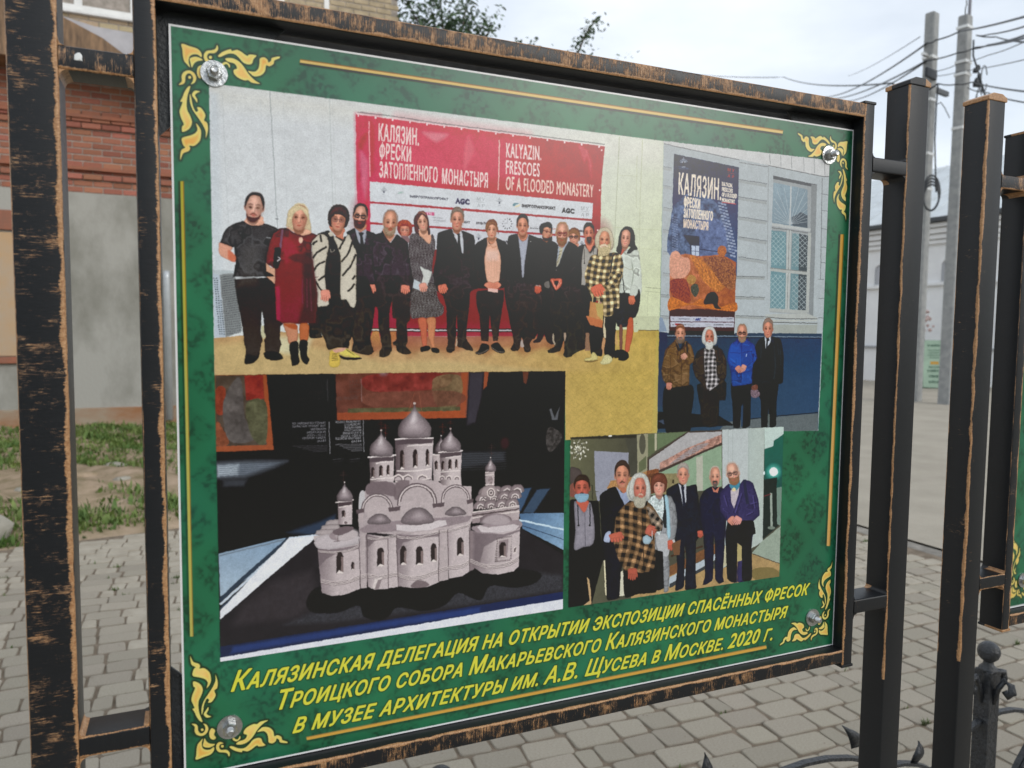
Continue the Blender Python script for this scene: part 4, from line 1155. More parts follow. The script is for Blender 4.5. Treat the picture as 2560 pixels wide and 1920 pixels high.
# hanging poster on the facade: a generic landscape-and-ruin artwork of the same colours
V(1620, 330, 4.608)
poly([(297, 250), (1045, 405), (1020, 1660), (258, 1660), (262, 1400)], '3f5068', c2='4b5d7e', g=(600, 400, 600, 1500), nz=.04)
poly([(262, 1000), (300, 860), (420, 730), (560, 690), (700, 740), (840, 900), (900, 1150), (890, 1430), (262, 1440)], '5a6a85', s=True, nz=.35, ns=26)
for j in range(17):
    for i in range(3):
        poly([(800 + j * 9 + i * 34, 800 + j * 38 + i * 10), (832 + j * 9 + i * 34, 806 + j * 38 + i * 10), (830 + j * 9 + i * 34, 826 + j * 38 + i * 10), (800 + j * 9 + i * 34, 822 + j * 38 + i * 10)], 'a7b2c8' if (i + j) % 3 else '8593b0', a=.8) if 800 + j * 9 + i * 34 < 1000 else None
        poly([(275 + i * 24, 960 + j * 28 + i * 8), (293 + i * 24, 962 + j * 28 + i * 8), (292 + i * 24, 974 + j * 28 + i * 8), (275 + i * 24, 972 + j * 28 + i * 8)], '9aa8c4' if (i + j) % 2 else '7f8fb0', a=.6)
poly([(560, 1000), (860, 1050), (880, 1430), (600, 1420)], '64749a', s=True, nz=.3, ns=20, a=.7)
poly([(400, 1180), (590, 1200), (590, 1435), (490, 1430), (480, 1300)], '33405a')
poly([(498, 1305), (588, 1310), (585, 1430), (500, 1425)], 'b6c2d4')
line([(542, 1308), (542, 1430)], 6, '4a5872')
line([(500, 1370), (585, 1374)], 6, '4a5872')
line([(600, 1350), (960, 1400)], 10, '35425c')
V(1620, 690, 4.608)
poly([(250, -210), (420, -260), (600, -230), (850, -250), (1012, -160), (1000, 410), (560, 390), (243, 405)], 'b3735a', c2='9a5c40', g=(300, -100, 900, 400), nz=.2, ns=20)
poly([(255, -240), (330, -290), (400, -220), (470, -200), (480, -60), (400, 20), (260, 0)], 'cf9a86', s=True, nz=.12)
poly([(480, -240), (600, -210), (780, -120), (900, 60), (800, 180), (640, 60), (560, -80)], 'b9794a', s=True, nz=.25, ns=10)
poly([(640, -200), (860, -220), (1000, -100), (990, 150), (860, 100), (740, -60)], '8d6048', s=True, nz=.4, ns=8)
poly([(250, 60), (420, 30), (470, 130), (480, 300), (300, 260)], '8a4c3d', s=True, nz=.3, ns=8)
poly([(260, 240), (480, 320), (620, 260), (800, 360), (1000, 300), (1000, 410), (700, 370), (480, 330), (243, 400)], 'b87040', s=True, nz=.25, ns=10)
ell(500, 40, 55, 55, 'a98255', nz=.2, ns=5)
ell(850, -290, 52, 62, 'a96c40', nz=.3, ns=5)
poly([(500, 110), (560, 90), (585, 170), (540, 240), (490, 170)], '4f5650', s=True, nz=.3, ns=5)
poly([(640, 320), (680, 210), (760, 180), (810, 250), (800, 330), (840, 375), (770, 370), (740, 320)], '20272c', s=True)
for i in range(30):
    x, y = 520 + (i * 47) % 330, -150 + (i * 61) % 240
    line([(x, y), (x + 14, y + 34)], 5, '5c3c26', a=.55)
poly([(243, 400), (330, 375), (480, 385), (560, 375), (700, 380), (850, 395), (1000, 410), (992, 640), (240, 628)], '4a2530')
poly([(258, 462), (990, 474), (988, 526), (258, 520)], 'b5b8c4')
poly([(256, 528), (988, 534), (986, 590), (254, 584)], 'b5b8c4')
poly([(240, 628), (992, 636), (992, 680), (240, 676)], '22262b')
for x, w in ((352, 130), (280, 20), (520, 14), (640, 30), (770, 30), (905, 64)):
    line([(x, 492), (x + w, 494)], 7, '42465c', a=.8)
text('AGC', [(545, 484), (602, 486), (598, 512), (541, 510)], '2b3a78', off=.08, shear=.2)
poly([(310, 545), (374, 546), (373, 567), (310, 566)], 'a52c40')
for x, w, c in ((280, 20, '4a4a52'), (404, 34, '3a3c44'), (455, 80, '8b8f98'), (570, 28, '9a9ea6'), (655, 64, '9a9ea6'), (755, 110, '33363e'), (890, 80, '6a6d76')):
    line([(x, 560), (x + w, 561)], 8, c, a=.8)
V(1620, 330, 4.608)
emblem(408, 355, 1.35, 'c9cdd2')
line([(345, 395), (466, 418)], 4, '9aa5b8', a=.7)
text('М У', [(916, 414), (992, 428), (990, 462), (914, 448)], 'b2485c', off=.03)
line([(914, 466), (992, 480)], 5, 'b2485c')
text('А Р', [(916, 488), (990, 502), (988, 532), (914, 518)], 'b2485c', off=.03)
PT = 'e3d7c8'
text('КАЛЯЗИН.', [(356, 472), (842, 566), (836, 782), (350, 712)], PT, off=.012, space=.05)
text('ФРЕСКИ', [(414, 748), (598, 784), (594, 882), (412, 856)], PT, off=.03, space=.05)
text('ЗАТОПЛЕННОГО', [(412, 884), (744, 922), (740, 1018), (410, 980)], PT, off=.03, space=.05)
text('МОНАСТЫРЯ', [(410, 1006), (692, 1044), (688, 1130), (408, 1098)], 'dccaba', off=.03, space=.05)
for i, (t_, x1) in enumerate((('KALYAZIN.', 972), ('FRESCOES', 974), ('OF A FLOODED', 1020), ('MONASTERY', 1000))):
    y = 572 + i * 62
    text(t_, [(852, y), (x1, y + 22), (x1 - 2, y + 66), (850, y + 44)], PT, off=.04, space=.03)
line([(850, 808), (1012, 830)], 8, 'c2405c')
# the four men
V(1630, 790, 5.72)


def man(shape, c, **k):
    poly(shape, c, s=.4, rim=.3, rw=12, nz=.1, ns=8, fold=.9, **k)


man([(180, 1010), (560, 980), (600, 1100), (560, 1400), (540, 1650), (200, 1660), (150, 1300)], '191c1d')
man([(160, 620), (190, 480), (300, 370), (340, 330), (400, 470), (480, 350), (560, 430), (600, 560), (600, 650), (540, 700), (530, 960), (520, 990), (290, 1020), (270, 960), (190, 960), (150, 900), (130, 780)], '6b5238')
for p in ([(250, 520), (330, 545), (400, 560)], [(400, 480), (420, 700), (415, 990)], [(260, 560), (260, 760), (265, 950)], [(160, 700), (240, 720)], [(150, 780), (235, 800)], [(160, 860), (235, 880)], [(280, 790), (380, 790)], [(290, 830), (390, 800)], [(430, 770), (520, 770)], [(180, 620), (250, 640)]):
    line(p, 9, '3c2c1c', s=len(p) > 2, a=.6, f=6)
for p in ([(200, 560), (240, 580)], [(300, 600), (380, 690)], [(170, 830), (230, 840)], [(440, 820), (500, 815)], [(540, 600), (590, 610)], [(300, 940), (400, 900)]):
    line(p, 12, '9a7f5c', a=.55, f=9)
poly([(340, 380), (400, 470), (440, 360), (460, 400), (410, 490), (360, 480)], '2a2624', s=True)
line([(490, 370), (505, 520)], 20, '17181a', s=False)
head(402, 255, 66, 112, 'cf967e', '6a4a3c', 'bald', beard='goat', bc='8d8a84', mus='4c3c34', rot=0, neck=0)
poly([(335, 340), (345, 300), (380, 330), (440, 330), (465, 310), (460, 370), (410, 395), (350, 380)], '6d5a4c', s=True, f=8, a=.8)
poly([(350, 155), (400, 135), (455, 150), (460, 190), (400, 165), (350, 190)], '7a5140', s=True)
hand(455, 575, 40, 42, 'c99480', rot=60)
hand(238, 1000, 38, 48, 'c28270', rot=10)
man([(640, 980), (1000, 900), (1060, 960), (1050, 1200), (960, 1210), (950, 1560), (820, 1590), (700, 1560), (690, 1300)], '26241f')
man([(575, 700), (640, 510), (740, 450), (800, 480), (880, 420), (1000, 480), (1060, 640), (1060, 860), (1000, 960), (920, 1000), (830, 1060), (770, 1060), (700, 960), (620, 880)], '3b342c')
poly([(740, 470), (800, 500), (885, 470), (915, 620), (920, 800), (960, 900), (940, 980), (880, 1030), (835, 1065), (785, 1050), (760, 900), (745, 700)], 'a8a4a6', s=True, rim=.3, fn=plaid(4, .1, 62, '7a6468', 'b9b5b8', '231f24', wob=8))
for p in ([(745, 500), (740, 700), (755, 960), (780, 1050)], [(900, 520), (930, 700), (925, 850)], [(620, 700), (680, 760)], [(610, 780), (690, 820)], [(1000, 700), (960, 900)], [(980, 620), (1040, 700)]):
    line(p, 10, '1f1b18', s=len(p) > 2, a=.6, f=6)
folds([[(900, 640), (980, 650)], [(600, 640), (640, 600)], [(1010, 560), (1040, 620)]], c='5f574c', a=.6)
line([(930, 420), (960, 640)], 16, '221f1c')
poly([(760, 440), (820, 500), (870, 440), (860, 470), (820, 490), (770, 470)], 'a8a8a8')
head(820, 300, 68, 105, 'c07c68', 'c8cbc9', 'wild', mus='c4c3bd', blush=.5, brow='b5b3ae', neck=0)
poly([(760, 380), (790, 365), (820, 372), (855, 360), (875, 400), (860, 450), (815, 485), (770, 450)], 'c4c6c2', s=True, rim=.15, nz=.12, ns=5)
man([(1130, 960), (1420, 940), (1410, 1200), (1400, 1560), (1290, 1600), (1270, 1300), (1255, 1590), (1160, 1590), (1150, 1300)], '15191f')
poly([(1268, 1300), (1300, 1250), (1295, 1560), (1270, 1590)], '2c4058')
man([(1070, 620), (1110, 420), (1190, 350), (1230, 310), (1280, 370), (1350, 310), (1400, 370), (1470, 420), (1500, 600), (1480, 700), (1430, 760), (1430, 960), (1150, 1000), (1130, 850), (1110, 740)], '24468c')
poly([(1100, 480), (1200, 380), (1270, 500), (1280, 700), (1120, 690)], '2b55a8', s=True, f=40, a=.7)
for p in ([(1275, 370), (1280, 600), (1275, 960)], [(1110, 520), (1270, 530)], [(1300, 520), (1440, 500)], [(1120, 640), (1200, 700)], [(1110, 700), (1180, 740)], [(1440, 640), (1350, 720)], [(1420, 720), (1360, 750)], [(1140, 780), (1280, 810), (1420, 780)]):
    line(p, 8, '162a5c', s=len(p) > 2, a=.7, f=5)
for p in ([(1120, 600), (1190, 660)], [(1460, 560), (1480, 640)], [(1300, 400), (1390, 420)]):
    line(p, 12, '3f6cc4', a=.5, f=9)
line([(1350, 540), (1342, 580)], 8, 'b5c0d8')
head(1286, 250, 66, 110, 'd0957f', '8c7560', 'bald', beard='full', bc='8a7462', glasses='38302f', mus='7a6250', neck=0)
hand(1240, 760, 40, 50, 'c08272', rot=-35)
hand(1300, 745, 36, 52, 'cc9080', rot=30)
man([(1430, 980), (1800, 960), (1780, 1200), (1770, 1560), (1680, 1590), (1660, 1300), (1650, 1580), (1560, 1590), (1550, 1200)], '14161a')
poly([(1652, 1400), (1680, 1400), (1680, 1560), (1650, 1560)], '56605f')
man([(1430, 980), (1440, 700), (1500, 600), (1470, 450), (1520, 340), (1610, 290), (1640, 480), (1700, 290), (1840, 340), (1880, 560), (1870, 940), (1800, 975), (1560, 980)], '1f2428')
for p in ([(1740, 400), (1760, 700), (1740, 900)], [(1560, 380), (1550, 600)], [(1830, 400), (1840, 700)], [(1790, 380), (1810, 560)]):
    line(p, 16, '3c474f', s=len(p) > 2, a=.6, f=12)
poly([(1608, 290), (1650, 340), (1700, 275), (1690, 380), (1660, 420), (1622, 470)], 'b9c0c8')
poly([(1635, 320), (1670, 320), (1680, 345), (1655, 360), (1650, 480), (1625, 490), (1630, 360)], '1c2436')
poly([(1700, 290), (1740, 340), (1740, 385), (1690, 360)], '2b3742')
head(1656, 190, 68, 118, 'c98b75', '8c7a70', 'short', hl=-.78, neck=0, blush=.4)
poly([(1410, 1060), (1470, 1030), (1530, 1080), (1540, 1130), (1490, 1170), (1420, 1150)], '6c5c66', s=True, nz=.5, ns=5)
poly([(1425, 1000), (1500, 980), (1500, 1050), (1430, 1050)], '6d463c', s=True, nz=.3, ns=4)
poly([(80, 1500), (160, 1480), (180, 1550)], '3b4657')

# ------------------------------------------------ printed photograph 3: scale model of a cathedral
V(530, 920, 2.242)
clip([(15, 38), (1980, 15), (1967, 1351), (45, 1646)])
poly([(15, 38), (1980, 15), (1967, 1351), (45, 1646)], '141416', nz=.05)
poly([(15, 38), (305, 36), (345, 455), (22, 470)], '8c4a30', nz=.05)
poly([(18, 40), (285, 38), (305, 430), (24, 436)], '4a4038', nz=.3, ns=26)
poly([(180, 40), (285, 38), (292, 170), (190, 180)], '7b2f2a', nz=.2, ns=14)
poly([(20, 120), (70, 110), (75, 240), (24, 250)], '7c3a2c', s=True, nz=.2)
poly([(24, 300), (60, 340), (95, 420), (26, 430)], '7a4632', s=True, nz=.2)
poly([(62, 190), (130, 60), (165, 80), (185, 280), (240, 390), (150, 420), (80, 380)], '55504e', s=True, nz=.25, ns=18)
poly([(190, 200), (300, 190), (300, 420), (220, 380)], '4f4f3c', s=True, nz=.25, ns=14)
poly([(690, 30), (1440, 20), (1425, 270), (700, 290)], '5c3830', c2='6e3e34', g=(700, 100, 1400, 100), nz=.22, ns=30)
poly([(700, 250), (1425, 235), (1425, 278), (700, 292)], '9a4b2e', c2='8a4630', g=(1420, 250, 750, 250), nz=.06)
poly([(1395, 25), (1440, 22), (1426, 270), (1390, 260)], '8f4a32')
poly([(760, 225), (1390, 215), (1390, 238), (760, 250)], '53503a', nz=.2)
poly([(870, 40), (1300, 30), (1290, 110), (900, 130)], '77302e', s=True, nz=.3, ns=20, a=.8)
poly([(1240, 60), (1390, 45), (1385, 200), (1260, 210)], '6b6448', s=True, nz=.35, ns=16, a=.7)
poly([(880, 140), (1360, 130), (1370, 205), (900, 215)], '6a4238', s=True, nz=.2, ns=16, a=.7)
poly([(1440, 20), (1525, 20), (1500, 300), (1425, 320)], '37353d', f=20)
poly([(1525, 22), (1550, 20), (1540, 100), (1520, 120)], '8a4a34')
poly([(1740, 20), (1775, 20), (1760, 90), (1745, 80)], '5f3a30')
poly([(1490, 240), (1540, 110), (1640, 60), (1700, 60), (1760, 110), (1740, 260), (1640, 340), (1520, 400), (1480, 330)], '191718', s=True, f=12)
ell(960, 30, 20, 12, '8d8a96', a=.5, f=20)
for tx, x, y, w in (('ИСТОРИЯ', 520, 45, 90), ('МОНАСТЫРЬ', 540, 130, 80), ('THE TRINITY CATHEDRAL OF', 430, 165, 190), ('ТРОИЦКИЙ СОБОР', 680, 162, 140)):
    text(tx, [(x, y), (x + w, y - 2), (x + w, y + 12), (x, y + 14)], '4f4c4e', flip=True, a=.7)
for i, tx in enumerate(('1521', 'VYEJ', 'IN KAL', 'MONASTER', 'MONAST')):
    text(tx, [(550 - i * 3, 60 + i * 20), (625, 58 + i * 20), (625, 70 + i * 20), (550 - i * 3, 72 + i * 20)], '454244', flip=True, a=.6)
    text(tx, [(770, 68 + i * 20), (830, 66 + i * 20), (830, 78 + i * 20), (770, 80 + i * 20)], '4c4446', flip=True, a=.5)
for x0, y0, x1, y1 in ((655, 300, 660, 480), (846, 290, 850, 470), (645, 60, 648, 190), (835, 60, 838, 190)):
    line([(x0, y0), (x1, y1)], 3.2, 'a3a3a8', a=.9 if y0 > 200 else .4)
for i, tx in enumerate(('ТРОИЦКИЙ СОБОР', 'ТРОИЦКОГО', 'МАКАРЬЕВА', 'МОНАСТЫРЯ', 'В КАЛЯЗИНЕ', '(1521–1523)', 'АВЕРКИЙ МОКЕЕВ', '1654)')):
    w = len(tx) * 10.2
    text(tx, [(834 - w, 297 + i * 15.5), (834, 293 + i * 15.5), (834, 304 + i * 15.5), (834 - w, 308 + i * 15.5)], 'a5a5aa', flip=True, off=.02)
for i, tx in enumerate(('TRINITY CATHEDRAL OF', 'THE TRINITY MACARIUS', 'MONASTERY', 'IN KALYAZIN', '(1521–1523)', 'AVERKY MOKEYEV', '1654)')):
    w = len(tx) * 9.4
    text(tx, [(636 - w, 305 + i * 16.5), (636, 300 + i * 16.5), (636, 311 + i * 16.5), (636 - w, 316 + i * 16.5)], '8a8a90', flip=True, off=.02)
for i in range(5):
    w = 150 - i * 22
    line([(840 - w, 428 + i * 9), (840, 425 + i * 9)], 3.4, '8d8d92', a=.7)
    line([(645 - w * 1.3, 436 + i * 8), (645, 433 + i * 8)], 2.6, '6c6c72', a=.6)
for x in (675, 770):
    line([(x, 512), (x + 60, 506)], 2.5, '67676d', a=.7)
    line([(x + 4, 524), (x + 56, 518)], 2, '4d4d52', a=.7)
# reflections on the case and its lit edges
poly([(24, 530), (200, 520), (420, 520), (330, 560), (180, 610), (30, 615)], '6b7480', s=False, f=30, a=.9)
poly([(26, 545), (150, 535), (140, 600), (30, 606)], '97a1ab', f=14)
for i in range(7):
    line([(40, 540 + i * 11), (420 - i * 20, 522 + i * 12)], 2.5, '2b3036', a=.6)
poly([(60, 625), (200, 622), (180, 660), (60, 665)], '3b3f46', f=18, a=.8)
poly([(1220, 470), (1640, 465), (1640, 520), (1400, 560), (1225, 560)], '34373d', f=24, a=.8)
for i in range(8):
    line([(1400, 480 + i * 13), (1650, 472 + i * 13)], 2.6, '565a60', a=.55)
poly([(1890, 230), (1900, 225), (1920, 280), (1950, 210), (1935, 290), (1905, 290)], '74787e', a=.7)
poly([(1890, 330), (1960, 370), (1940, 430), (1890, 470), (1870, 400)], '43403f', s=True, nz=.6, ns=6, a=.8)
ell(1640, 420, 26, 34, '3a2327', f=20, a=.8)
poly([(420, 920), (600, 860), (690, 820), (700, 900), (560, 935)], '2d3c52', f=20, a=.9)
poly([(36, 1040), (360, 960), (415, 950), (270, 1130), (45, 1280)], '7f96ad', c2='96a8b8', g=(200, 960, 100, 1250), nz=.05)
line([(36, 1052), (400, 962)], 8, '6c7a88')
line([(44, 1300), (160, 1190), (430, 955)], 22, '2a3644')
line([(44, 1325), (200, 1185), (440, 960)], 14, 'b9c3cd')
line([(44, 1350), (250, 1160), (450, 962)], 8, '36475c')
poly([(430, 950), (560, 935), (590, 955), (45, 1408), (44, 1360)], 'd3d5da')
line([(430, 950), (560, 937), (700, 935)], 7, 'c3cedc')
poly([(1690, 680), (1790, 670), (1730, 800), (1700, 790)], '39506c', f=8)
poly([(1820, 680), (1895, 672), (1800, 815), (1740, 810)], '35475c', f=8)
poly([(1720, 815), (1975, 810), (1972, 1020), (1740, 900)], '4f6c8c', c2='7d9bb6', g=(1740, 850, 1970, 960), nz=.08)
line([(1720, 850), (1972, 905)], 10, 'bcd0de')
line([(1730, 880), (1972, 960)], 4, '2c3c50')
poly([(575, 955), (800, 900), (1740, 905), (1972, 1050), (1968, 1290), (1500, 1355), (45, 1560), (45, 1410), (330, 1160)], '201e22', nz=.08, ns=16)
poly([(800, 1260), (1100, 1230), (1700, 1130), (1960, 1160), (1965, 1240), (1400, 1330), (700, 1420), (400, 1440)], '33343a', nz=.3, ns=4, f=24, a=.85)
poly([(330, 1200), (560, 1130), (600, 1300), (480, 1400), (120, 1440), (150, 1350)], '342f33', f=40, a=.7, nz=.12)
poly([(45, 1560), (1968, 1252), (1967, 1300), (44, 1630)], '1b2440', c2='16224a', g=(100, 1500, 1900, 1300))
poly([(120, 1560), (900, 1432), (1500, 1340), (1500, 1372), (900, 1462), (100, 1600)], '2c478c', f=14, a=.5)
poly([(44, 1622), (1200, 1428), (1500, 1372), (1967, 1294), (1967, 1351), (45, 1646)], 'd0d2da')
# cast shadow of the model on its base
poly([(530, 1300), (610, 1220), (900, 1200), (1500, 1120), (1820, 1140), (1815, 1200), (1700, 1230), (1560, 1220), (1500, 1300), (1380, 1260), (1300, 1330), (1180, 1360), (1040, 1340), (990, 1390), (930, 1412), (850, 1390), (820, 1330), (700, 1370), (560, 1365)], '08080a', s=True, f=5)
line([(928, 1390), (932, 1420)], 3, '08080a')
V(780, 1220, 4.096)
ST, S2, S3, DK = 'a8989a', 'cabdbb', '6b5c5e', '3e3436'


def shade(p, c, c2, gx, **k):
    poly(p, c, c2=c2, g=gx, nz=k.pop('nz', .05), ns=6, **k)


def band(p, n=3, gap=14, c='cdc2c0', d='5c5052'):
    for i in range(n):
        q = [(x, y + i * gap) for x, y in p]
        line([(x, y + 6) for x, y in q], 5, d, s=True, a=.9)
        line(q, 6, c, s=True)


def arched(x, y, w, h, lean=0, rev=1, c='a99b9c'):
    """round-headed window opening with a lit sill and reveal"""
    P = [(x - w, y + h), (x - w, y - h * .55), (x - w * .6, y - h * .9), (x, y - h), (x + w * .6, y - h * .9), (x + w, y - h * .55), (x + w, y + h)]
    poly(P, '2b2425')
    poly([(x + w * .35 * rev, y + h), (x + w * .35 * rev, y - h * .5), (x + w * rev, y - h * .5), (x + w * rev, y + h)], '7a6a68')
    poly([(x - w, y + h), (x - w * .2, y + h * .72), (x + w, y + h * .9), (x + w, y + h)], 'd4cac6')


def onion(x, y, w, h, c1='b7abae', c2='6c6064'):
    """onion dome, base centre at x,y"""
    P = [(x - w * .8, y), (x - w, y - h * .18), (x - w * .97, y - h * .38), (x - w * .7, y - h * .58), (x - w * .35, y - h * .74), (x - w * .1, y - h * .9), (x - w * .05, y - h * 1.05),
         (x + w * .05, y - h * 1.05), (x + w * .1, y - h * .9), (x + w * .35, y - h * .74), (x + w * .7, y - h * .58), (x + w * .97, y - h * .38), (x + w, y - h * .18), (x + w * .8, y)]
    poly(P, c2, s=True, c2='84787c', g=(x - w, y, x + w * .4, y), nz=.08, ns=5, rim=.3, rw=26)
    poly([(x - w * .55, y - h * .25), (x - w * .3, y - h * .6), (x, y - h * .85), (x + w * .2, y - h * .62), (x + w * .35, y - h * .3), (x, y - h * .2)], c1, s=True, f=w * .55, a=.75)
    poly([(x - w * .25, y - h * .5), (x, y - h * .8), (x + w * .08, y - h * .55)], 'cfc6c8', s=True, f=w * .25, a=.8)
    ell(x, y - h * 1.1, w * .055 + 3, w * .06 + 3, 'cfc8c4')


def cross(x, y, h, c='6a3a30'):
    line([(x, y), (x, y - h)], 4, c, a=.9)
    line([(x - h * .3, y - h * .65), (x + h * .3, y - h * .65)], 4, c, a=.9)
    line([(x - h * .15, y - h * .82), (x + h * .15, y - h * .82)], 3.5, c, a=.9)
    line([(x - h * .16, y - h * .3), (x + h * .16, y - h * .22)], 3.5, c, a=.9)


# body wings behind: rows of little gables on the right
for j, (y, x0, n) in enumerate(((40, 1720, 4), (100, 1690, 4), (180, 1660, 4))):
    for i in range(n):
        x = x0 + i * 108 + j * 4
        yy = y - i * 9
        poly([(x - 10, yy + 34), (x - 10, yy - 16), (x + 30, yy - 48), (x + 90, yy - 52), (x + 118, yy - 20), (x + 118, yy + 26)], '85777a', s=True, rim=.35, rw=8)
        for r_, c in ((44, 'c9bfbd'), (32, '5e5254'), (22, 'c2b6b4'), (11, '4a3f41')):
            poly([(x + 60 - r_, yy + 34), (x + 60 - r_ * .8, yy + 34 - r_ * .9), (x + 60, yy + 34 - r_ * 1.35), (x + 60 + r_ * .8, yy + 34 - r_ * .9), (x + 60 + r_, yy + 34)], c, s=False)
shade([(1630, 250), (2125, 175), (2115, 330), (1640, 360)], '8d7f81', 'ac9fa0', (1630, 250, 2100, 250))
for y in (0, 34, 58):
    line([(1640, 248 + y), (2120, 178 + y)], 14, 'cdc2bf' if y != 34 else '4f4446')
V(780, 980, 4.096)
for x, y, w in ((1745, 1020, 70), (1830, 1000, 74)):
    pass
shade([(1770, 820), (1870, 812), (1860, 1000), (1780, 1005)], '7f7274', 'b5a8a8', (1770, 0, 1870, 0))
for y in (822, 850, 950):
    line([(1772, y), (1866, y - 8)], 10, 'cfc4c1')
poly([(1735, 1070), (1740, 985), (1800, 955), (1870, 960), (1888, 1050)], '9a8c8d', s=True, rim=.3)
for r_, c in ((52, 'cfc4c1'), (38, '5e5254'), (26, 'c2b6b4'), (12, '4a3f41')):
    ell(1832, 1030, r_ * .8, r_, c)
ell(1826, 900, 26, 40, '8b7d7e', nz=.3, ns=4)
onion(1826, 815, 55, 130)
cross(1835, 660, 140, '4c3836')
# rear towers
for x, y, w, h, tw in ((1300, 640, 75, 170, 66),):
    shade([(x - tw, y), (x + 40, y - 8), (x + 40, y + 270), (x - tw + 10, y + 270)], '8f8284', 'b7abab', (x - tw, 0, x, 0))
    line([(x - 72, y), (x + 40, y - 10)], 14, 'd2c8c5')
    arched(x - 30, y + 110, 16, 50)
    onion(1318, 632, 70, 170, '8d8084', '3f373b')
cross(1336, 440, 130)
cross(752, 450, 130, '7a3a34')
line([(750, 455), (752, 520)], 6, 'b0a4a4')
# centre drum
shade([(848, 480), (1240, 470), (1228, 800), (1220, 920), (850, 1010), (852, 700)], '52464a', 'b9adae', (860, 0, 1090, 0))
shade([(940, 560), (1225, 545), (1215, 780), (940, 800)], '8b7e80', 'b5aaab', (930, 0, 1120, 0))
poly([(842, 478), (1244, 468), (1228, 520), (862, 540)], '50454a')
line([(842, 484), (1000, 470), (1244, 470)], 15, 'd6cccb', s=True)
line([(970, 555), (1100, 538), (1226, 540)], 12, 'd0c6c4', s=True)
arched(920, 690, 22, 100)
arched(1056, 680, 24, 98)
arched(1180, 670, 18, 90)
line([(862, 806), (1050, 806), (1216, 782)], 13, 'd3c9c6', s=True)
for x in (880, 980, 1128):
    for r_, c in ((58, 'cfc4c1'), (44, '63575a'), (34, 'b3a7a8')):
        poly([(x - r_, 905), (x - r_ * .85, 905 - r_ * .8), (x, 905 - r_ * 1.2), (x + r_ * .85, 905 - r_ * .8), (x + r_, 900)], c, s=False)
line([(850, 914), (1040, 914), (1215, 880)], 12, 'd3c9c6', s=True)
poly([(850, 925), (1010, 925), (1215, 890), (1220, 1000), (1000, 1000), (860, 1020)], '716468', f=6)
onion(1048, 466, 168, 320)
line([(1050, 0), (960, 270)], 3, '9c5c46')
line([(1090, 0), (1135, 265)], 3, '9c5c46')
cross(1050, 130, 170, '6a3a30')
# flanking towers
for x, y, k, cx in ((712, 660, 1.0, 706), (1418, 612, .88, 1416)):
    a = 128 * k
    shade([(x - a, y + 10), (x + a, y - 10), (x + a - 10, y + 230), (x + a, y + 350), (x - a + 6, y + 370), (x - a + 10, y + 200)], '54484b', 'bcb0b0', (x - a, 0, x + 20, 0))
    line([(x - a - 16, y + 6), (x, y - 8), (x + a + 16, y - 14)], 15 * k, 'd6cccb', s=True)
    poly([(x - a, y + 14), (x + a, y - 2), (x + a - 10, y + 40), (x - a + 10, y + 60)], '50454a')
    line([(x - 60 * k, y + 68 * k), (x + a - 10, y + 45 * k)], 11 * k, 'd0c6c4')
    arched(x - 92 * k, y + 160 * k, 16 * k, 58 * k)
    arched(x - 8 * k, y + 145 * k, 20 * k, 62 * k)
    arched(x + 66 * k, y + 138 * k, 15 * k, 56 * k)
    line([(x - a + 8, y + 234 * k), (x + a - 12, y + 215 * k)], 11 * k, 'd3c9c6')
    for dx in (-100, -20, 72):
        for r_, c in ((38, 'cfc4c1'), (27, '5a4e51'), (18, 'a89c9d')):
            r_ *= k
            poly([(x + dx * k - r_, y + 325 * k), (x + dx * k - r_ * .8, y + 325 * k - r_), (x + dx * k, y + 325 * k - r_ * 1.5), (x + dx * k + r_ * .8, y + 325 * k - r_), (x + dx * k + r_, y + 322 * k)], c)
    onion(cx, y - 6, 120 * k, 240 * k)
    cross(cx, y - 255 * k, 120 * k, '5a3430')
V(780, 1220, 4.096)
# main block with three gables
shade([(480, 230), (500, 60), (620, -40), (860, -60), (1000, -90), (1280, -80), (1340, -30), (1630, -20), (1640, 320), (1600, 420), (860, 480), (480, 440)], 'a5999b', 'b3a6a7', (500, 0, 1600, 0))
poly([(485, 60), (530, 30), (540, 200), (480, 230)], 'b5b2b4', s=True)
poly([(580, -50), (820, -60), (850, 80), (720, 60), (560, 60)], '6f6266', s=True, f=8)
poly([(860, -60), (1000, -70), (900, 100), (840, 100)], '65585c', s=True, f=8, a=.8)
for cx, cy, r_, h in ((665, 220, 165, 170), (1075, 150, 205, 205), (1470, 120, 150, 160)):
    tt = np.linspace(np.pi, 0, 16)
    for rr, c in ((1.0, '5d5155'), (.93, 'c9bebd'), (.86, '5c5053'), (.8, 'b0a4a5')):
        poly([(cx + r_ * rr * np.cos(a), cy - h * rr * np.sin(a)) for a in tt] + [(cx + r_ * rr, cy + 30), (cx - r_ * rr, cy + 30)], c, nz=.04)
    for i in range(9):
        line([(cx - r_ * .6, cy - h * .6 + i * 16), (cx + r_ * .6, cy - h * .62 + i * 16)], 2, '8c7f80', a=.35)
poly([(575, 190), (800, 190), (800, 300), (560, 300)], 'b0a4a5')
poly([(890, 140), (1240, 130), (1240, 300), (890, 300)], 'b0a4a5', nz=.04)
poly([(1340, 110), (1600, 100), (1600, 300), (1340, 300)], 'ab9fa0', nz=.04)
for x, y, w in ((448, 222, 84), (778, 200, 130), (1230, 160, 126), (1580, 122, 74)):
    poly([(x, y), (x + w, y - 16), (x + w - 8, y + 26), (x + 8, y + 42)], '574b4f')
    poly([(x + 24, y + 40), (x + w - 6, y + 26), (x + w - 8, y + 120), (x + 26, y + 130)], 'ac9fa0')
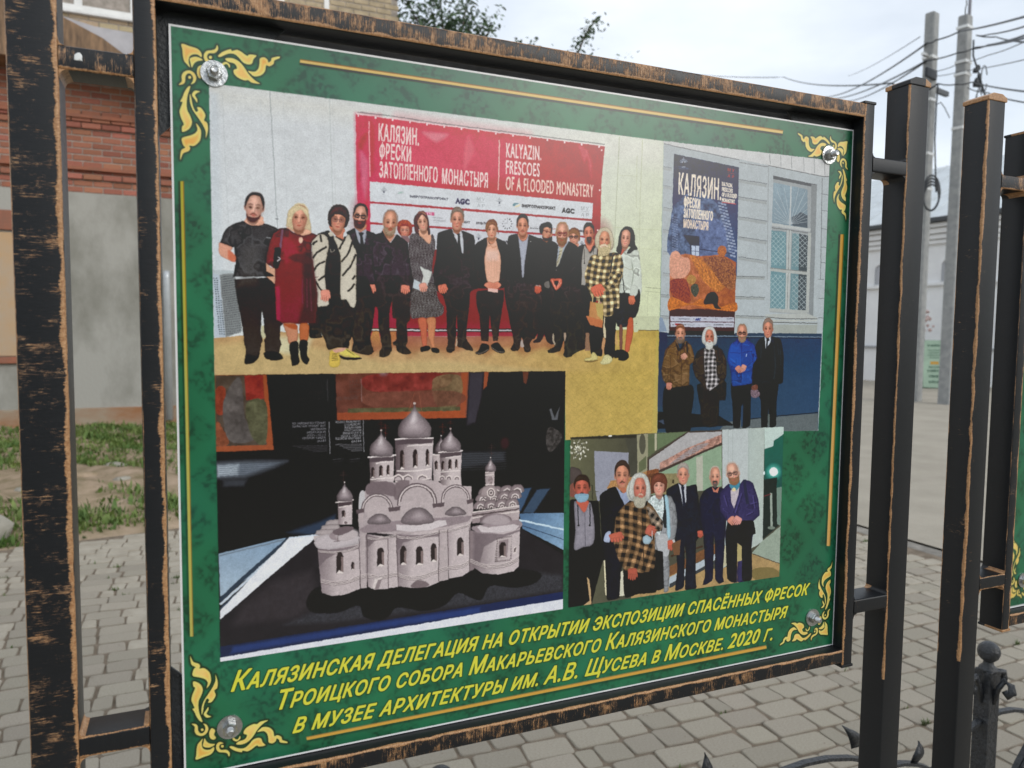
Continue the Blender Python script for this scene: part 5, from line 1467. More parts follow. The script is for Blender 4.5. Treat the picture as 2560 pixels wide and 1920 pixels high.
# left stair wing and little tower
for i, (x, y, w) in enumerate(((140, 355, 130), (95, 405, 170), (40, 455, 180))):
    poly([(x, y), (x + 20, y - 26), (x + w, y - 36), (x + w, y + 20), (x, y + 26)], 'a79c9d', s=True, rim=.35, rw=8)
poly([(18, 490), (200, 470), (200, 520), (20, 540)], 'b5a9a8')
shade([(262, 130), (410, 120), (408, 370), (270, 372)], '6a5d60', 'baaeaf', (262, 0, 360, 0))
line([(238, 148), (330, 132), (425, 118)], 14, 'd3c9c6', s=True)
poly([(262, 150), (408, 135), (404, 170), (275, 190)], '463b3f')
line([(272, 196), (408, 176)], 10, 'cfc4c1')
arched(322, 262, 17, 38)
ell(345, 352, 30, 22, 'c4b9b8')
ell(345, 354, 18, 14, '6a5d60')
onion(332, 132, 80, 175)
V(780, 980, 4.096)
cross(322, 940, 140, '4c3836')
V(780, 1220, 4.096)
# apses: cylinders, right porch
shade([(480, 440), (560, 440), (560, 1020), (495, 1025)], '93868a', 'ada1a2', (480, 0, 560, 0))
shade([(545, 470), (780, 500), (785, 1030), (640, 1036), (575, 1010), (550, 900)], '6c6064', 'b5a9aa', (545, 0, 700, 0))
shade([(775, 500), (860, 500), (880, 1010), (780, 1020)], 'a3979a', 'b7abac', (775, 0, 860, 0))
shade([(855, 470), (1300, 430), (1300, 960), (1180, 1010), (1020, 1022), (880, 1000)], '6e6266', 'b9adae', (870, 0, 1090, 0))
shade([(1300, 420), (1390, 410), (1395, 935), (1295, 955)], '9a8d90', 'aea2a3', (1300, 0, 1390, 0))
shade([(1385, 410), (1620, 350), (1615, 850), (1540, 900), (1400, 925)], '93868a', 'b9adae', (1385, 0, 1500, 0))
shade([(1610, 430), (1660, 440), (1660, 830), (1612, 850)], '62565a', '7f7275', (1610, 0, 1660, 0))
shade([(1650, 440), (2130, 400), (2115, 800), (2060, 850), (1900, 885), (1740, 870), (1640, 800)], '6c6064', 'b9adae', (1660, 0, 1950, 0))
shade([(55, 600), (480, 560), (490, 1030), (330, 1090), (200, 1103), (100, 1070), (85, 950)], '6e6266', 'b5a9aa', (60, 0, 330, 0))
# shadowed tops of the walls
for p in ([(60, 620), (250, 620), (480, 580), (480, 620), (260, 660), (130, 740), (80, 800)], [(860, 480), (1100, 480), (1300, 450), (1300, 490), (1050, 520), (930, 560), (880, 640)], [(545, 480), (780, 520), (640, 540), (570, 610)], [(1660, 460), (1960, 470), (2130, 420), (2130, 440), (1900, 520), (1760, 600), (1720, 760), (1660, 780)]):
    poly(p, '665a5f', f=8, a=.75)
# roofs of the apses
poly([(22, 560), (60, 500), (180, 470), (300, 470), (470, 490), (480, 560), (330, 600), (180, 626), (60, 612)], 'b4abae', s=True, rim=.15)
ell(320, 480, 150, 58, '8d8083', rot=-5)
poly([(240, 430), (330, 400), (450, 430), (470, 500), (330, 540), (260, 520)], 'b9afb0', s=True, f=24, a=.8)
poly([(210, 440), (300, 395), (400, 390), (420, 420), (300, 480), (220, 470)], '65585c', s=True)
line([(270, 460), (258, 550)], 7, '5a4d50')
line([(220, 545), (285, 540)], 6, '5a4d50')
poly([(475, 430), (600, 350), (900, 330), (1640, 280), (1600, 340), (1390, 390), (1060, 440), (860, 440), (620, 460), (520, 455)], '8a7d81', s=False, nz=.06)
poly([(860, 375), (1100, 380), (1310, 325), (1370, 330), (1380, 375), (1200, 430), (1000, 445), (865, 430)], 'c4bbbd', s=False)
for cx, cy, a, b in ((685, 325, 120, 66), (1078, 300, 168, 105), (1468, 245, 108, 56), (1880, 330, 165, 66)):
    poly([(cx - a, cy + b * .45), (cx - a * .9, cy - b * .1), (cx - a * .45, cy - b * .8), (cx, cy - b * 1.0), (cx + a * .5, cy - b * .8), (cx + a * .93, cy - b * .1), (cx + a, cy + b * .4), (cx + a * .5, cy + b * .62), (cx, cy + b * .7), (cx - a * .6, cy + b * .66)], '82767a', s=True, nz=.08, ns=5, rim=.35, rw=22)
    poly([(cx - a * .2, cy - b * .1), (cx + a * .1, cy - b * .5), (cx + a * .4, cy - b * .1), (cx + a * .1, cy + b * .1)], 'b3a7aa', s=True, f=a * .4, a=.8)
poly([(1635, 400), (1700, 380), (2040, 330), (2120, 330), (2152, 370), (2100, 420), (1900, 460), (1740, 460), (1650, 430)], '8d8084', s=True)
poly([(1715, 380), (1800, 400), (2050, 370), (2120, 380), (2080, 430), (1900, 458), (1730, 450), (1690, 400)], 'c3b9bb', s=False, f=5)
ell(1880, 322, 165, 62, '6a5d61', nz=.06)
poly([(1790, 290), (1900, 265), (2010, 300), (2020, 360), (1880, 385), (1740, 350)], 'ada1a4', s=True, f=26, a=.85)
# cornice and plinth mouldings
band([(60, 640), (250, 650), (400, 620), (480, 585)], 2, 12)
band([(560, 500), (660, 515), (760, 495), (860, 480), (900, 495), (1080, 500), (1300, 440), (1400, 430), (1620, 365)], 2, 13)
band([(90, 930), (200, 955), (330, 945), (490, 895), (570, 880), (680, 900), (780, 880), (870, 870), (980, 900), (1120, 895), (1290, 830), (1400, 800), (1540, 780), (1610, 730), (1650, 740), (1760, 780), (1900, 785), (2030, 750), (2115, 700)], 3, 15)
for x0, y0, x1, y1 in ((480, 520, 495, 1030), (560, 470, 570, 1010), (775, 520, 780, 1030), (862, 480, 882, 1010), (1300, 430, 1293, 955), (1386, 420, 1396, 800), (1610, 400, 1612, 850)):
    line([(x0, y0), (x1, y1)], 7, '463b3e', a=.85)
# windows
arched(283, 760, 36, 112)
arched(415, 795, 18, 42, c='6b2f30')
arched(700, 702, 36, 98)
arched(932, 688, 32, 98)
arched(1100, 690, 36, 98)
arched(1246, 658, 30, 95)
arched(1517, 598, 34, 95)
poly([(1868, 755), (1890, 520), (2045, 490), (2025, 740)], 'b3a7a7')
for i in range(13):
    f_ = i / 12
    for xa, xb in ((1870 + (1 - f_) * 22, 1898), (2026 + (1 - f_) * 18, 2044)):
        y = 530 + f_ * 215 - (0 if xa < 1950 else 22)
        line([(xa, y), (xb, y - 2)], 8, '473c3f')
    line([(1890 + f_ * 150, 525 - f_ * 28), (1890 + f_ * 150, 510 - f_ * 28)], 6, '473c3f', a=.9)
    line([(1874 + f_ * 148, 760 - f_ * 16), (1874 + f_ * 148, 744 - f_ * 16)], 6, '473c3f', a=.9)
poly([(1908, 540), (2010, 520), (1998, 706), (1905, 720)], '8b7d80')
arched(1950, 628, 34, 78)
poly([(2062, 610), (2096, 592), (2090, 668), (2056, 680)], 'cbc0bd')
poly([(2070, 620), (2092, 602), (2080, 650), (2062, 660)], '55494c')
poly([(640, 930), (720, 910), (670, 1030), (620, 1030)], 'cfc5c2', f=6, a=.8)
poly([(670, 940), (715, 930), (680, 1030), (640, 1035)], '7a6d70', f=6, a=.9)
poly([(1010, 1010), (1060, 950), (1130, 945), (1200, 990), (1120, 1018)], '6f6265', s=True, f=8)
# people reflected at the top right of the case
# ------------------------------------------------ printed photograph 4: seven people in a hall
V(1410, 1060, 3.607)
clip([(55, 118), (1980, 22), (1940, 1375), (38, 1655)])
poly([(55, 118), (1980, 22), (1940, 1375), (38, 1655)], '5f5f48', c2='47463a', g=(55, 200, 640, 200))
poly([(270, 240), (580, 258), (580, 560), (300, 700), (280, 600)], '8b8d9a', nz=.03)
poly([(540, 100), (655, 95), (660, 440), (585, 470), (580, 250)], '43433a')
poly([(55, 118), (650, 96), (650, 125), (58, 135)], '2d2c26', f=8)
ell(415, 105, 16, 8, 'f0f0e6', f=5)
poly([(655, 95), (835, 82), (835, 230), (750, 300), (750, 460), (660, 450)], '8e8b73', nz=.03)
ell(705, 180, 30, 92, '4f4e42')
poly([(672, 345), (740, 285), (738, 400), (675, 440)], '5d6349')
poly([(815, 85), (835, 82), (835, 235), (815, 240)], 'a9a68e')
poly([(835, 85), (1110, 68), (840, 235)], '5f6f52')
poly([(755, 90), (815, 85), (815, 250), (755, 300)], '5a6349')
poly([(750, 460), (1420, 190), (1420, 560), (1250, 600), (750, 640)], '849b82', nz=.03)
poly([(1190, 300), (1250, 285), (1250, 600), (1195, 600)], 'a9aa9c')
poly([(750, 320), (1110, 68), (1425, 55), (1425, 180), (880, 430), (750, 440)], '3f332f')
poly([(765, 320), (1115, 78), (1420, 66), (1420, 160), (860, 412), (765, 430)], 'a5a3a4', nz=.06)
poly([(860, 350), (1100, 220), (1420, 90), (1420, 165), (860, 412)], 'a67f72', nz=.3, ns=12)
poly([(950, 360), (1180, 200), (1300, 180), (1100, 300)], '8f8c90', s=True, f=8, a=.8)
for i in range(60):
    x = 980 + (i * 71) % 430
    y = 400 - (x - 860) * .43 - (i * 37) % 60
    ell(x, y, 4, 6, '6d4a3e', a=.6)
poly([(1425, 50), (1805, 32), (1790, 1060), (1690, 1120), (1430, 1300)], 'a5b1b0', c2='a9b4ae', g=(1430, 0, 1800, 0))
poly([(1425, 50), (1660, 40), (1650, 700), (1425, 700)], 'b3b9ba', f=10, a=.8)
for x in (1480, 1520, 1665):
    line([(x, 50), (x - 6, 1200)], 4, '919b98', a=.7)
poly([(1805, 32), (1980, 22), (1978, 90), (1890, 150), (1885, 200), (1805, 225)], 'b6c6c0')
poly([(1805, 225), (1885, 200), (1890, 150), (1978, 90), (1960, 640), (1800, 640)], '155a4c', c2='0f4a44', g=(1890, 200, 1890, 600))
ell(1888, 430, 62, 62, '6fd6c6', f=60, a=.6)
ell(1888, 428, 38, 40, 'f2fbf8', f=10)
ell(1803, 440, 8, 16, 'd8f0ea')
poly([(1800, 500), (1920, 480), (1915, 580), (1950, 900), (1790, 1040), (1800, 600)], '1a2523', nz=.1)
poly([(1915, 575), (1962, 565), (1950, 920), (1920, 900)], '6d8378')
line([(1865, 620), (1870, 930)], 20, '8f9a90')
ell(1868, 935, 34, 14, '6e7a70')
line([(1800, 650), (1862, 630)], 8, '6b2c30')
poly([(1780, 1060), (1950, 920), (1942, 1260), (1690, 1165)], '8d9a8c', nz=.06)
line([(1690, 1165), (1945, 1258)], 6, '4f3f30')
poly([(1430, 1300), (1690, 1170), (1945, 1262), (1938, 1376), (600, 1580), (600, 1350)], 'a0855a', nz=.12, ns=18)
poly([(1700, 1310), (1850, 1290), (1935, 1330), (1930, 1376), (1720, 1400)], '6b6038', s=True, f=10, a=.8)
poly([(1430, 1100), (1570, 1060), (1590, 1200), (1430, 1290)], 'b3ae92')
# chandelier, models on tables
for i in range(90):
    a = i * 2.4
    r_ = 10 + (i * 37) % 85
    ell(130 + r_ * np.cos(a) * .95, 225 + r_ * np.sin(a) * 1.05, 4 + i % 4, 7 + i % 5, ('cfcdbd', '9d9a86', '3a382f', 'e8e6da')[i % 4], a=.8)
poly([(385, 580), (420, 510), (480, 500), (600, 480), (750, 420), (830, 400), (840, 440), (760, 470), (600, 520), (560, 600)], 'a37a4e', nz=.2, ns=6)
poly([(745, 420), (850, 400), (850, 440), (745, 470)], '7a4a30', nz=.3, ns=5)
poly([(650, 470), (840, 440), (830, 620), (700, 650)], '5f3c2a', nz=.25, ns=6)
for i in range(6):
    line([(690 + i * 22, 480), (692 + i * 22, 600)], 5, '9a7048', a=.7)
poly([(840, 450), (1050, 440), (1050, 640), (840, 640)], '847a58', nz=.12)
poly([(975, 500), (990, 500), (990, 535), (975, 535)], '3a3326')
line([(240, 550), (255, 550), (255, 680)], 7, '2a2b22')
line([(235, 610), (310, 606)], 6, '4c4c40')
poly([(950, 1380), (1360, 1170), (1365, 1220), (940, 1470)], 'a9b3bb')
poly([(950, 1440), (1360, 1235), (1360, 1260), (950, 1480)], '33383c')
poly([(950, 1280), (1360, 1080), (1360, 1165), (950, 1370)], '6f4b30', nz=.15)
for p in ([(960, 1060), (1250, 1010)], [(960, 1190), (1250, 1100)]):
    line(p, 16, '3c2a1e')
poly([(50, 400), (130, 400), (160, 450), (150, 520), (60, 560)], '4c4341', s=True, rim=.3)
poly([(50, 560), (110, 520), (110, 640), (55, 650)], '7a4a40', s=True)
# people, back to front
BK = '14161a'


def body(p, c, **k):
    poly(p, c, s=k.pop('s', .4), rim=k.pop('rim', .3), rw=k.pop('rw', 16), nz=.06, ns=10, fold=.5 if k.get('fn') is None else .9, **k)


body([(920, 600), (1030, 530), (1100, 560), (1190, 545), (1215, 700), (1250, 960), (1190, 1060), (1185, 1380), (1190, 1480), (1090, 1490), (1100, 1200), (1085, 1100), (1080, 1460), (1000, 1500), (1020, 1300), (1000, 1060), (950, 900)], '151a26')
poly([(1030, 530), (1065, 570), (1100, 530), (1100, 700), (1070, 740), (1045, 600)], 'b5b8c0')
poly([(1052, 565), (1085, 562), (1080, 600), (1095, 740), (1070, 740), (1060, 610)], '1a1e2e')
head(1072, 460, 50, 82, 'd3947c', 'a29a92', 'short', hl=-.75, blush=.5, neck=0)
hand(1225, 990, 24, 30, 'b85a48')
body([(1220, 680), (1260, 600), (1330, 560), (1400, 570), (1460, 600), (1460, 900), (1450, 1000), (1440, 1200), (1430, 1370), (1440, 1420), (1400, 1440), (1360, 1390), (1360, 1100), (1350, 1010), (1340, 1390), (1290, 1440), (1250, 1450), (1270, 1350), (1255, 1000), (1225, 860)], '171a30')
poly([(1330, 560), (1360, 600), (1400, 560), (1385, 620), (1345, 610)], 'b5705c')
head(1360, 480, 46, 80, 'd39880', 'b3a298', 'bald', beard='goat', bc='5f5550', mus='2f2624', blush=.5, neck=0, side=-1)
body([(1405, 620), (1480, 540), (1560, 560), (1620, 500), (1700, 530), (1750, 680), (1760, 820), (1700, 880), (1725, 980), (1700, 1000), (1690, 1120), (1690, 1400), (1560, 1420), (1570, 1100), (1550, 1060), (1560, 1420), (1480, 1400), (1450, 1000), (1470, 880), (1405, 780)], '2e2a52')
body([(1480, 880), (1700, 870), (1725, 985), (1690, 1010), (1690, 1400), (1605, 1410), (1600, 1200), (1565, 1060), (1550, 1420), (1470, 1390), (1455, 1000)], BK, rim=.1)
poly([(1560, 1070), (1600, 1100), (1600, 1230), (1560, 1240)], 'a89a6a')
poly([(1500, 600), (1560, 560), (1580, 560), (1570, 640), (1530, 760), (1505, 700)], 'b3a9b0', nz=.1)
poly([(1495, 545), (1575, 500), (1580, 560), (1545, 600), (1505, 580)], '3f7f96', s=True)
ell(1530, 590, 20, 16, 'c8b890', nz=.3, ns=3)
line([(1625, 500), (1640, 640), (1655, 720)], 28, '23263c', s=True)
for p in ([(1600, 620), (1560, 740), (1540, 800)], [(1440, 640), (1470, 740)], [(1430, 760), (1480, 800)], [(1700, 640), (1720, 760)], [(1680, 720), (1740, 700)], [(1640, 820), (1700, 790)]):
    line(p, 9, '56508a', s=len(p) > 2, a=.6, f=7)
    line([(x + 12, y + 6) for x, y in p], 7, '16142c', s=len(p) > 2, a=.6, f=6)
head(1522, 450, 56, 86, 'd8a48e', 'b2a49a', 'bald', rot=-10, beard='full', bc='8a6248', glasses='59443f', mus='8a6248', blush=.4, neck=0, look=-.1)
hand(1515, 870, 36, 34, 'cc8a78', rot=-40)
hand(1560, 868, 34, 36, 'd4948a', rot=35)
# woman in grey with a scarf
body([(770, 690), (820, 640), (900, 640), (960, 650), (1000, 720), (1020, 880), (1000, 1030), (960, 1080), (940, 1180), (950, 1300), (940, 1500), (900, 1510), (880, 1300), (800, 1250), (760, 900)], '8a8c90')
body([(880, 640), (915, 640), (920, 800), (930, 930), (900, 930), (880, 800)], '23282c')
poly([(755, 690), (820, 640), (860, 700), (890, 650), (900, 740), (890, 830), (860, 1000), (800, 900), (780, 760)], 'b9c6c6', s=True, nz=.35, ns=8)
poly([(905, 650), (935, 660), (950, 800), (960, 1000), (930, 1010), (920, 800)], '9fc2d0', s=True, rim=.2)
poly([(830, 1020), (930, 1000), (940, 1180), (860, 1160)], 'a7a9ac', s=True, nz=.08)
poly([(820, 1130), (890, 1150), (900, 1480), (850, 1500), (820, 1490)], '17181a')
head(855, 560, 52, 82, 'dca28e', '6e3e30', 'bob', hl=-.45, smile=1, lips='b0483f', blush=.4)
hand(962, 1090, 30, 44, 'c2604c')
line([(985, 1040), (1000, 1100)], 20, 'b8b8b8')
poly([(970, 1080), (1050, 1040), (1040, 1180), (990, 1180)], '6b4b34')
# tall man, moustache, jacket
body([(320, 640), (450, 560), (520, 620), (600, 600), (650, 700), (640, 900), (540, 1100), (520, 1300), (500, 1560), (385, 1580), (370, 1300), (350, 1240), (330, 900)], '10141e')
poly([(468, 560), (520, 620), (570, 610), (600, 680), (550, 730), (510, 660)], '8d97b0', nz=.06)
head(522, 470, 62, 106, 'c98a70', '3c2e28', 'short', hl=-.82, mus='4a3028', blush=.5, neck=0)
poly([(490, 570), (560, 575), (560, 610), (530, 625)], 'a9684f')
poly([(355, 1040), (380, 975), (420, 975), (410, 1060), (370, 1065)], 'a9b3cc', s=True, rim=.2)
# man at the left with a mask
body([(45, 720), (110, 680), (230, 690), (310, 700), (330, 1000), (350, 1220), (250, 1610), (240, 1640), (40, 1650)], '101214')
poly([(90, 700), (150, 760), (180, 790), (230, 700), (260, 800), (275, 960), (260, 1080), (170, 1110), (90, 1130), (100, 960)], '86828c', s=True, rim=.3, nz=.08)
line([(185, 800), (190, 1110)], 5, '5b5862')
line([(122, 720), (128, 905)], 9, '1f2228')
line([(232, 720), (232, 905)], 9, '1f2228')
ell(128, 912, 9, 9, '15171a')
ell(230, 912, 9, 9, '15171a')
poly([(110, 690), (215, 690), (210, 740), (180, 795), (140, 750)], 'b55a48', s=True)
head(160, 580, 66, 92, 'b9614f', '33271f', 'short', hl=-.72, mus='2a2020', blush=.6, neck=0)
poly([(98, 632), (160, 625), (218, 630), (212, 680), (170, 706), (125, 700), (100, 670)], '86a9bd', s=True, rim=.2)
for y in (645, 660, 675):
    line([(104, y), (214, y - 2)], 3, '62859a', a=.6)
poly([(205, 1380), (225, 1400), (240, 1500), (244, 1630), (165, 1640), (230, 1590)], 'b89a72')
poly([(355, 1230), (368, 1225), (378, 1420), (382, 1545), (372, 1540)], 'd8cfae')
poly([(510, 1330), (530, 1320), (540, 1420), (545, 1545), (500, 1550)], 'c8c4b0')
# elder in the checked shirt
body([(540, 1300), (820, 1240), (830, 1400), (830, 1515), (690, 1530), (660, 1535), (545, 1560)], '101012')
body([(450, 960), (470, 820), (540, 730), (620, 690), (740, 690), (800, 740), (850, 820), (890, 880), (880, 960), (820, 980), (820, 1240), (800, 1320), (690, 1340), (640, 1330), (550, 1320), (480, 1200), (445, 1060)], '8a6a4a', fn=plaid(8, .2, 74, '6b4e38', '93714f', '1a1614', wob=12))
body([(740, 740), (810, 780), (890, 890), (870, 960), (800, 920), (770, 850)], '8c7a68', fn=plaid(40, .3, 62, '4b3c34', 'a69482', '15120f', wob=8))
line([(700, 760), (720, 1330)], 7, '1a1412', a=.8)
poly([(640, 900), (740, 930), (730, 1000), (640, 980)], '4b3826', s=False, a=.5)
poly([(575, 660), (560, 600), (580, 530), (640, 475), (720, 480), (765, 560), (775, 610), (740, 640), (730, 700), (600, 690)], 'b9bbb4', s=True, rim=.15, nz=.1, ns=6)
head(682, 585, 62, 100, 'c47a66', 'c6c7c0', 'wild', mus='c3b4a0', blush=.6, brow='b3a494', neck=0, look=.08)
poly([(622, 670), (650, 650), (690, 665), (730, 650), (735, 700), (715, 750), (660, 755), (630, 720)], 'a8a494', s=True, rim=.15, nz=.2, ns=5)
hand(470, 1020, 60, 40, 'b8604c', rot=-10)
hand(780, 960, 44, 42, 'b86250', rot=-60)
hand(615, 1350, 42, 50, 'a85442', rot=5)
poly([(710, 1020), (750, 1000), (790, 1040), (760, 1080), (715, 1070)], '9fb6c2', s=True, rim=.25)
line([(790, 960), (795, 1040)], 5, 'c8d0d4')

clip()

# the photographs lose their vector edges: small random displacement, mottling and grain
_m = np.zeros((CH, CW), np.float32)
V(0, 0, 1)
for q in (PH1, [(1658, 346), (2074, 400), (2046, 1106), (1641, 1118)], [(537, 937), (1413, 926), (1407, 1522), (550, 1654)], [(1425, 1093), (1959, 1066), (1948, 1441), (1420, 1519)]):
    _m = np.maximum(_m, scanfill([tr(HM, W(q))], (0, 0, CW, CH)))
_yy, _xx = np.meshgrid(np.arange(CH), np.arange(CW), indexing='ij')
_dx = .75 * noise(61, 5) + .6 * noise(62, 13)
_dy = .75 * noise(63, 5) + .6 * noise(64, 13)
_q = CV[np.clip((_yy + _dy * _m).round().astype(int), 0, CH - 1), np.clip((_xx + _dx * _m).round().astype(int), 0, CW - 1)]
_q = (_q + np.roll(_q, 1, 0) + np.roll(_q, 1, 1) + np.roll(np.roll(_q, 1, 0), 1, 1)) / 4
_n1 = (.5 * noise(65, 24) + .5 * noise(66, 8))[..., None]
_g = np.random.RandomState(9).randn(CH // 2, CW // 2).repeat(2, 0).repeat(2, 1).astype(np.float32)[..., None]
_lum = _q.mean(2, keepdims=True)
_q = _q * (1 + .03 * _n1 + .024 * _g) + .005 * _n1
CV[:] = CV * (1 - _m[..., None]) + np.clip(_q, 0, 1) * _m[..., None]
# ================================================================ the print becomes an image
_ink = np.clip((lin(CV) - VE) / EBOARD, .004, .86)
_ink *= (1 + .035 * np.random.RandomState(4).randn(CH, CW, 1)).astype(np.float32)
for sl_ in ((slice(0, 5), slice(None)), (slice(CH - 5, CH), slice(None)), (slice(None), slice(0, 5)), (slice(None), slice(CW - 5, CW))):
    _ink[sl_] = .78


def make_image(name, a):
    h, w = a.shape[:2]
    im = bpy.data.images.new(name, w, h, float_buffer=True)
    im.colorspace_settings.name = 'Non-Color'
    b = np.ones((h, w, 4), np.float32)
    b[..., :3] = a[::-1]
    im.pixels.foreach_set(b.ravel())
    im.pack()
    return im


IMG1 = make_image('board_print', _ink)
_i2 = np.clip((lin(CV2) - VE[::4, ::4]) / EBOARD, .004, .86)
_i2[:2] = _i2[-2:] = _i2[:, :2] = _i2[:, -2:] = .78
_i2[95:330, 60:300] = np.array([.55, .52, .42]) * (1 + .1 * noise(41, 30)[:235, :240, None])
_i2[95:330, 310:530] = np.array([.20, .27, .34]) * (1 + .3 * noise(42, 40)[:235, :220, None])
_i2[345:430, 60:530] = np.array([.30, .33, .22]) * (1 + .3 * noise(43, 25)[:85, :470, None])
IMG2 = make_image('second_print', _i2)

# ================================================================ materials
MATS = {}


def mat(name, col, rough=.6, spec=.5, var=.0, vs=8.0, col2=None, bump=0.0, bs=40.0, metal=0.0, detail=4, coords='Object', trans=0.0, ramp=(.35, .65), alpha=None, sc=None):
    """one procedural surface: two colours mottled by noise, fine relief"""
    if name in MATS:
        return MATS[name]
    m = bpy.data.materials.new(name)
    m.use_nodes = True
    nt = m.node_tree
    N, L = nt.nodes.new, nt.links.new
    bs_ = nt.nodes['Principled BSDF']
    bs_.inputs['Roughness'].default_value = rough
    bs_.inputs['Specular IOR Level'].default_value = spec
    bs_.inputs['Metallic'].default_value = metal
    tc = N('ShaderNodeTexCoord')
    mp = N('ShaderNodeMapping')
    if sc:
        mp.inputs['Scale'].default_value = sc
    L(tc.outputs[coords], mp.inputs[0])
    nz = N('ShaderNodeTexNoise')
    nz.inputs['Scale'].default_value = vs
    nz.inputs['Detail'].default_value = detail
    nz.inputs['Roughness'].default_value = .62
    L(mp.outputs[0], nz.inputs['Vector'])
    c2 = col2 or tuple(c * (1 - var) for c in col)
    rp = N('ShaderNodeValToRGB')
    rp.color_ramp.elements[0].position, rp.color_ramp.elements[1].position = ramp
    rp.color_ramp.elements[0].color = (*c2, 1)
    rp.color_ramp.elements[1].color = (*[min(1, c * (1 + var * .5)) for c in col], 1)
    L(nz.outputs[0], rp.inputs[0])
    oi = N('ShaderNodeObjectInfo')
    L(rp.outputs[0], bs_.inputs['Base Color'])
    if bump:
        n2 = N('ShaderNodeTexNoise')
        n2.inputs['Scale'].default_value = bs
        n2.inputs['Detail'].default_value = 5
        L(mp.outputs[0], n2.inputs['Vector'])
        bp = N('ShaderNodeBump')
        bp.inputs['Strength'].default_value = bump
        bp.inputs['Distance'].default_value = .01
        L(n2.outputs[0], bp.inputs['Height'])
        L(bp.outputs[0], bs_.inputs['Normal'])
    MATS[name] = m
    return m


def vary(m, lo=.7, hi=1.2, hue=.03):
    """colour varies from object to object"""
    nt = m.node_tree
    N, L = nt.nodes.new, nt.links.new
    bs_ = nt.nodes['Principled BSDF']
    src = bs_.inputs['Base Color'].links[0].from_socket
    oi = N('ShaderNodeObjectInfo')
    mr = N('ShaderNodeMapRange')
    mr.inputs[3].default_value, mr.inputs[4].default_value = lo, hi
    L(oi.outputs['Random'], mr.inputs[0])
    m2 = N('ShaderNodeMath')
    m2.operation = 'MULTIPLY'
    m2.inputs[1].default_value = 7.31
    L(oi.outputs['Random'], m2.inputs[0])
    fr = N('ShaderNodeMath')
    fr.operation = 'FRACT'
    L(m2.outputs[0], fr.inputs[0])
    mh = N('ShaderNodeMapRange')
    mh.inputs[3].default_value, mh.inputs[4].default_value = .5 - hue, .5 + hue
    L(fr.outputs[0], mh.inputs[0])
    hs = N('ShaderNodeHueSaturation')
    L(mh.outputs[0], hs.inputs['Hue'])
    L(mr.outputs[0], hs.inputs['Value'])
    L(src, hs.inputs['Color'])
    L(hs.outputs[0], bs_.inputs['Base Color'])
    return m


def print_mat(name, img):
    m = bpy.data.materials.new(name)
    m.use_nodes = True
    nt = m.node_tree
    N, L = nt.nodes.new, nt.links.new
    b = nt.nodes['Principled BSDF']
    t = N('ShaderNodeTexImage')
    t.image = img
    t.interpolation = 'Cubic'
    L(t.outputs[0], b.inputs['Base Color'])
    b.inputs['Roughness'].default_value = .31
    b.inputs['Specular IOR Level'].default_value = .5
    b.inputs['IOR'].default_value = 1.54
    tc = N('ShaderNodeTexCoord')
    n = N('ShaderNodeTexNoise')
    n.inputs['Scale'].default_value = 900
    L(tc.outputs['Object'], n.inputs['Vector'])
    bp = N('ShaderNodeBump')
    bp.inputs['Strength'].default_value = .06
    bp.inputs['Distance'].default_value = .001
    L(n.outputs[0], bp.inputs['Height'])
    L(bp.outputs[0], b.inputs['Normal'])
    return m


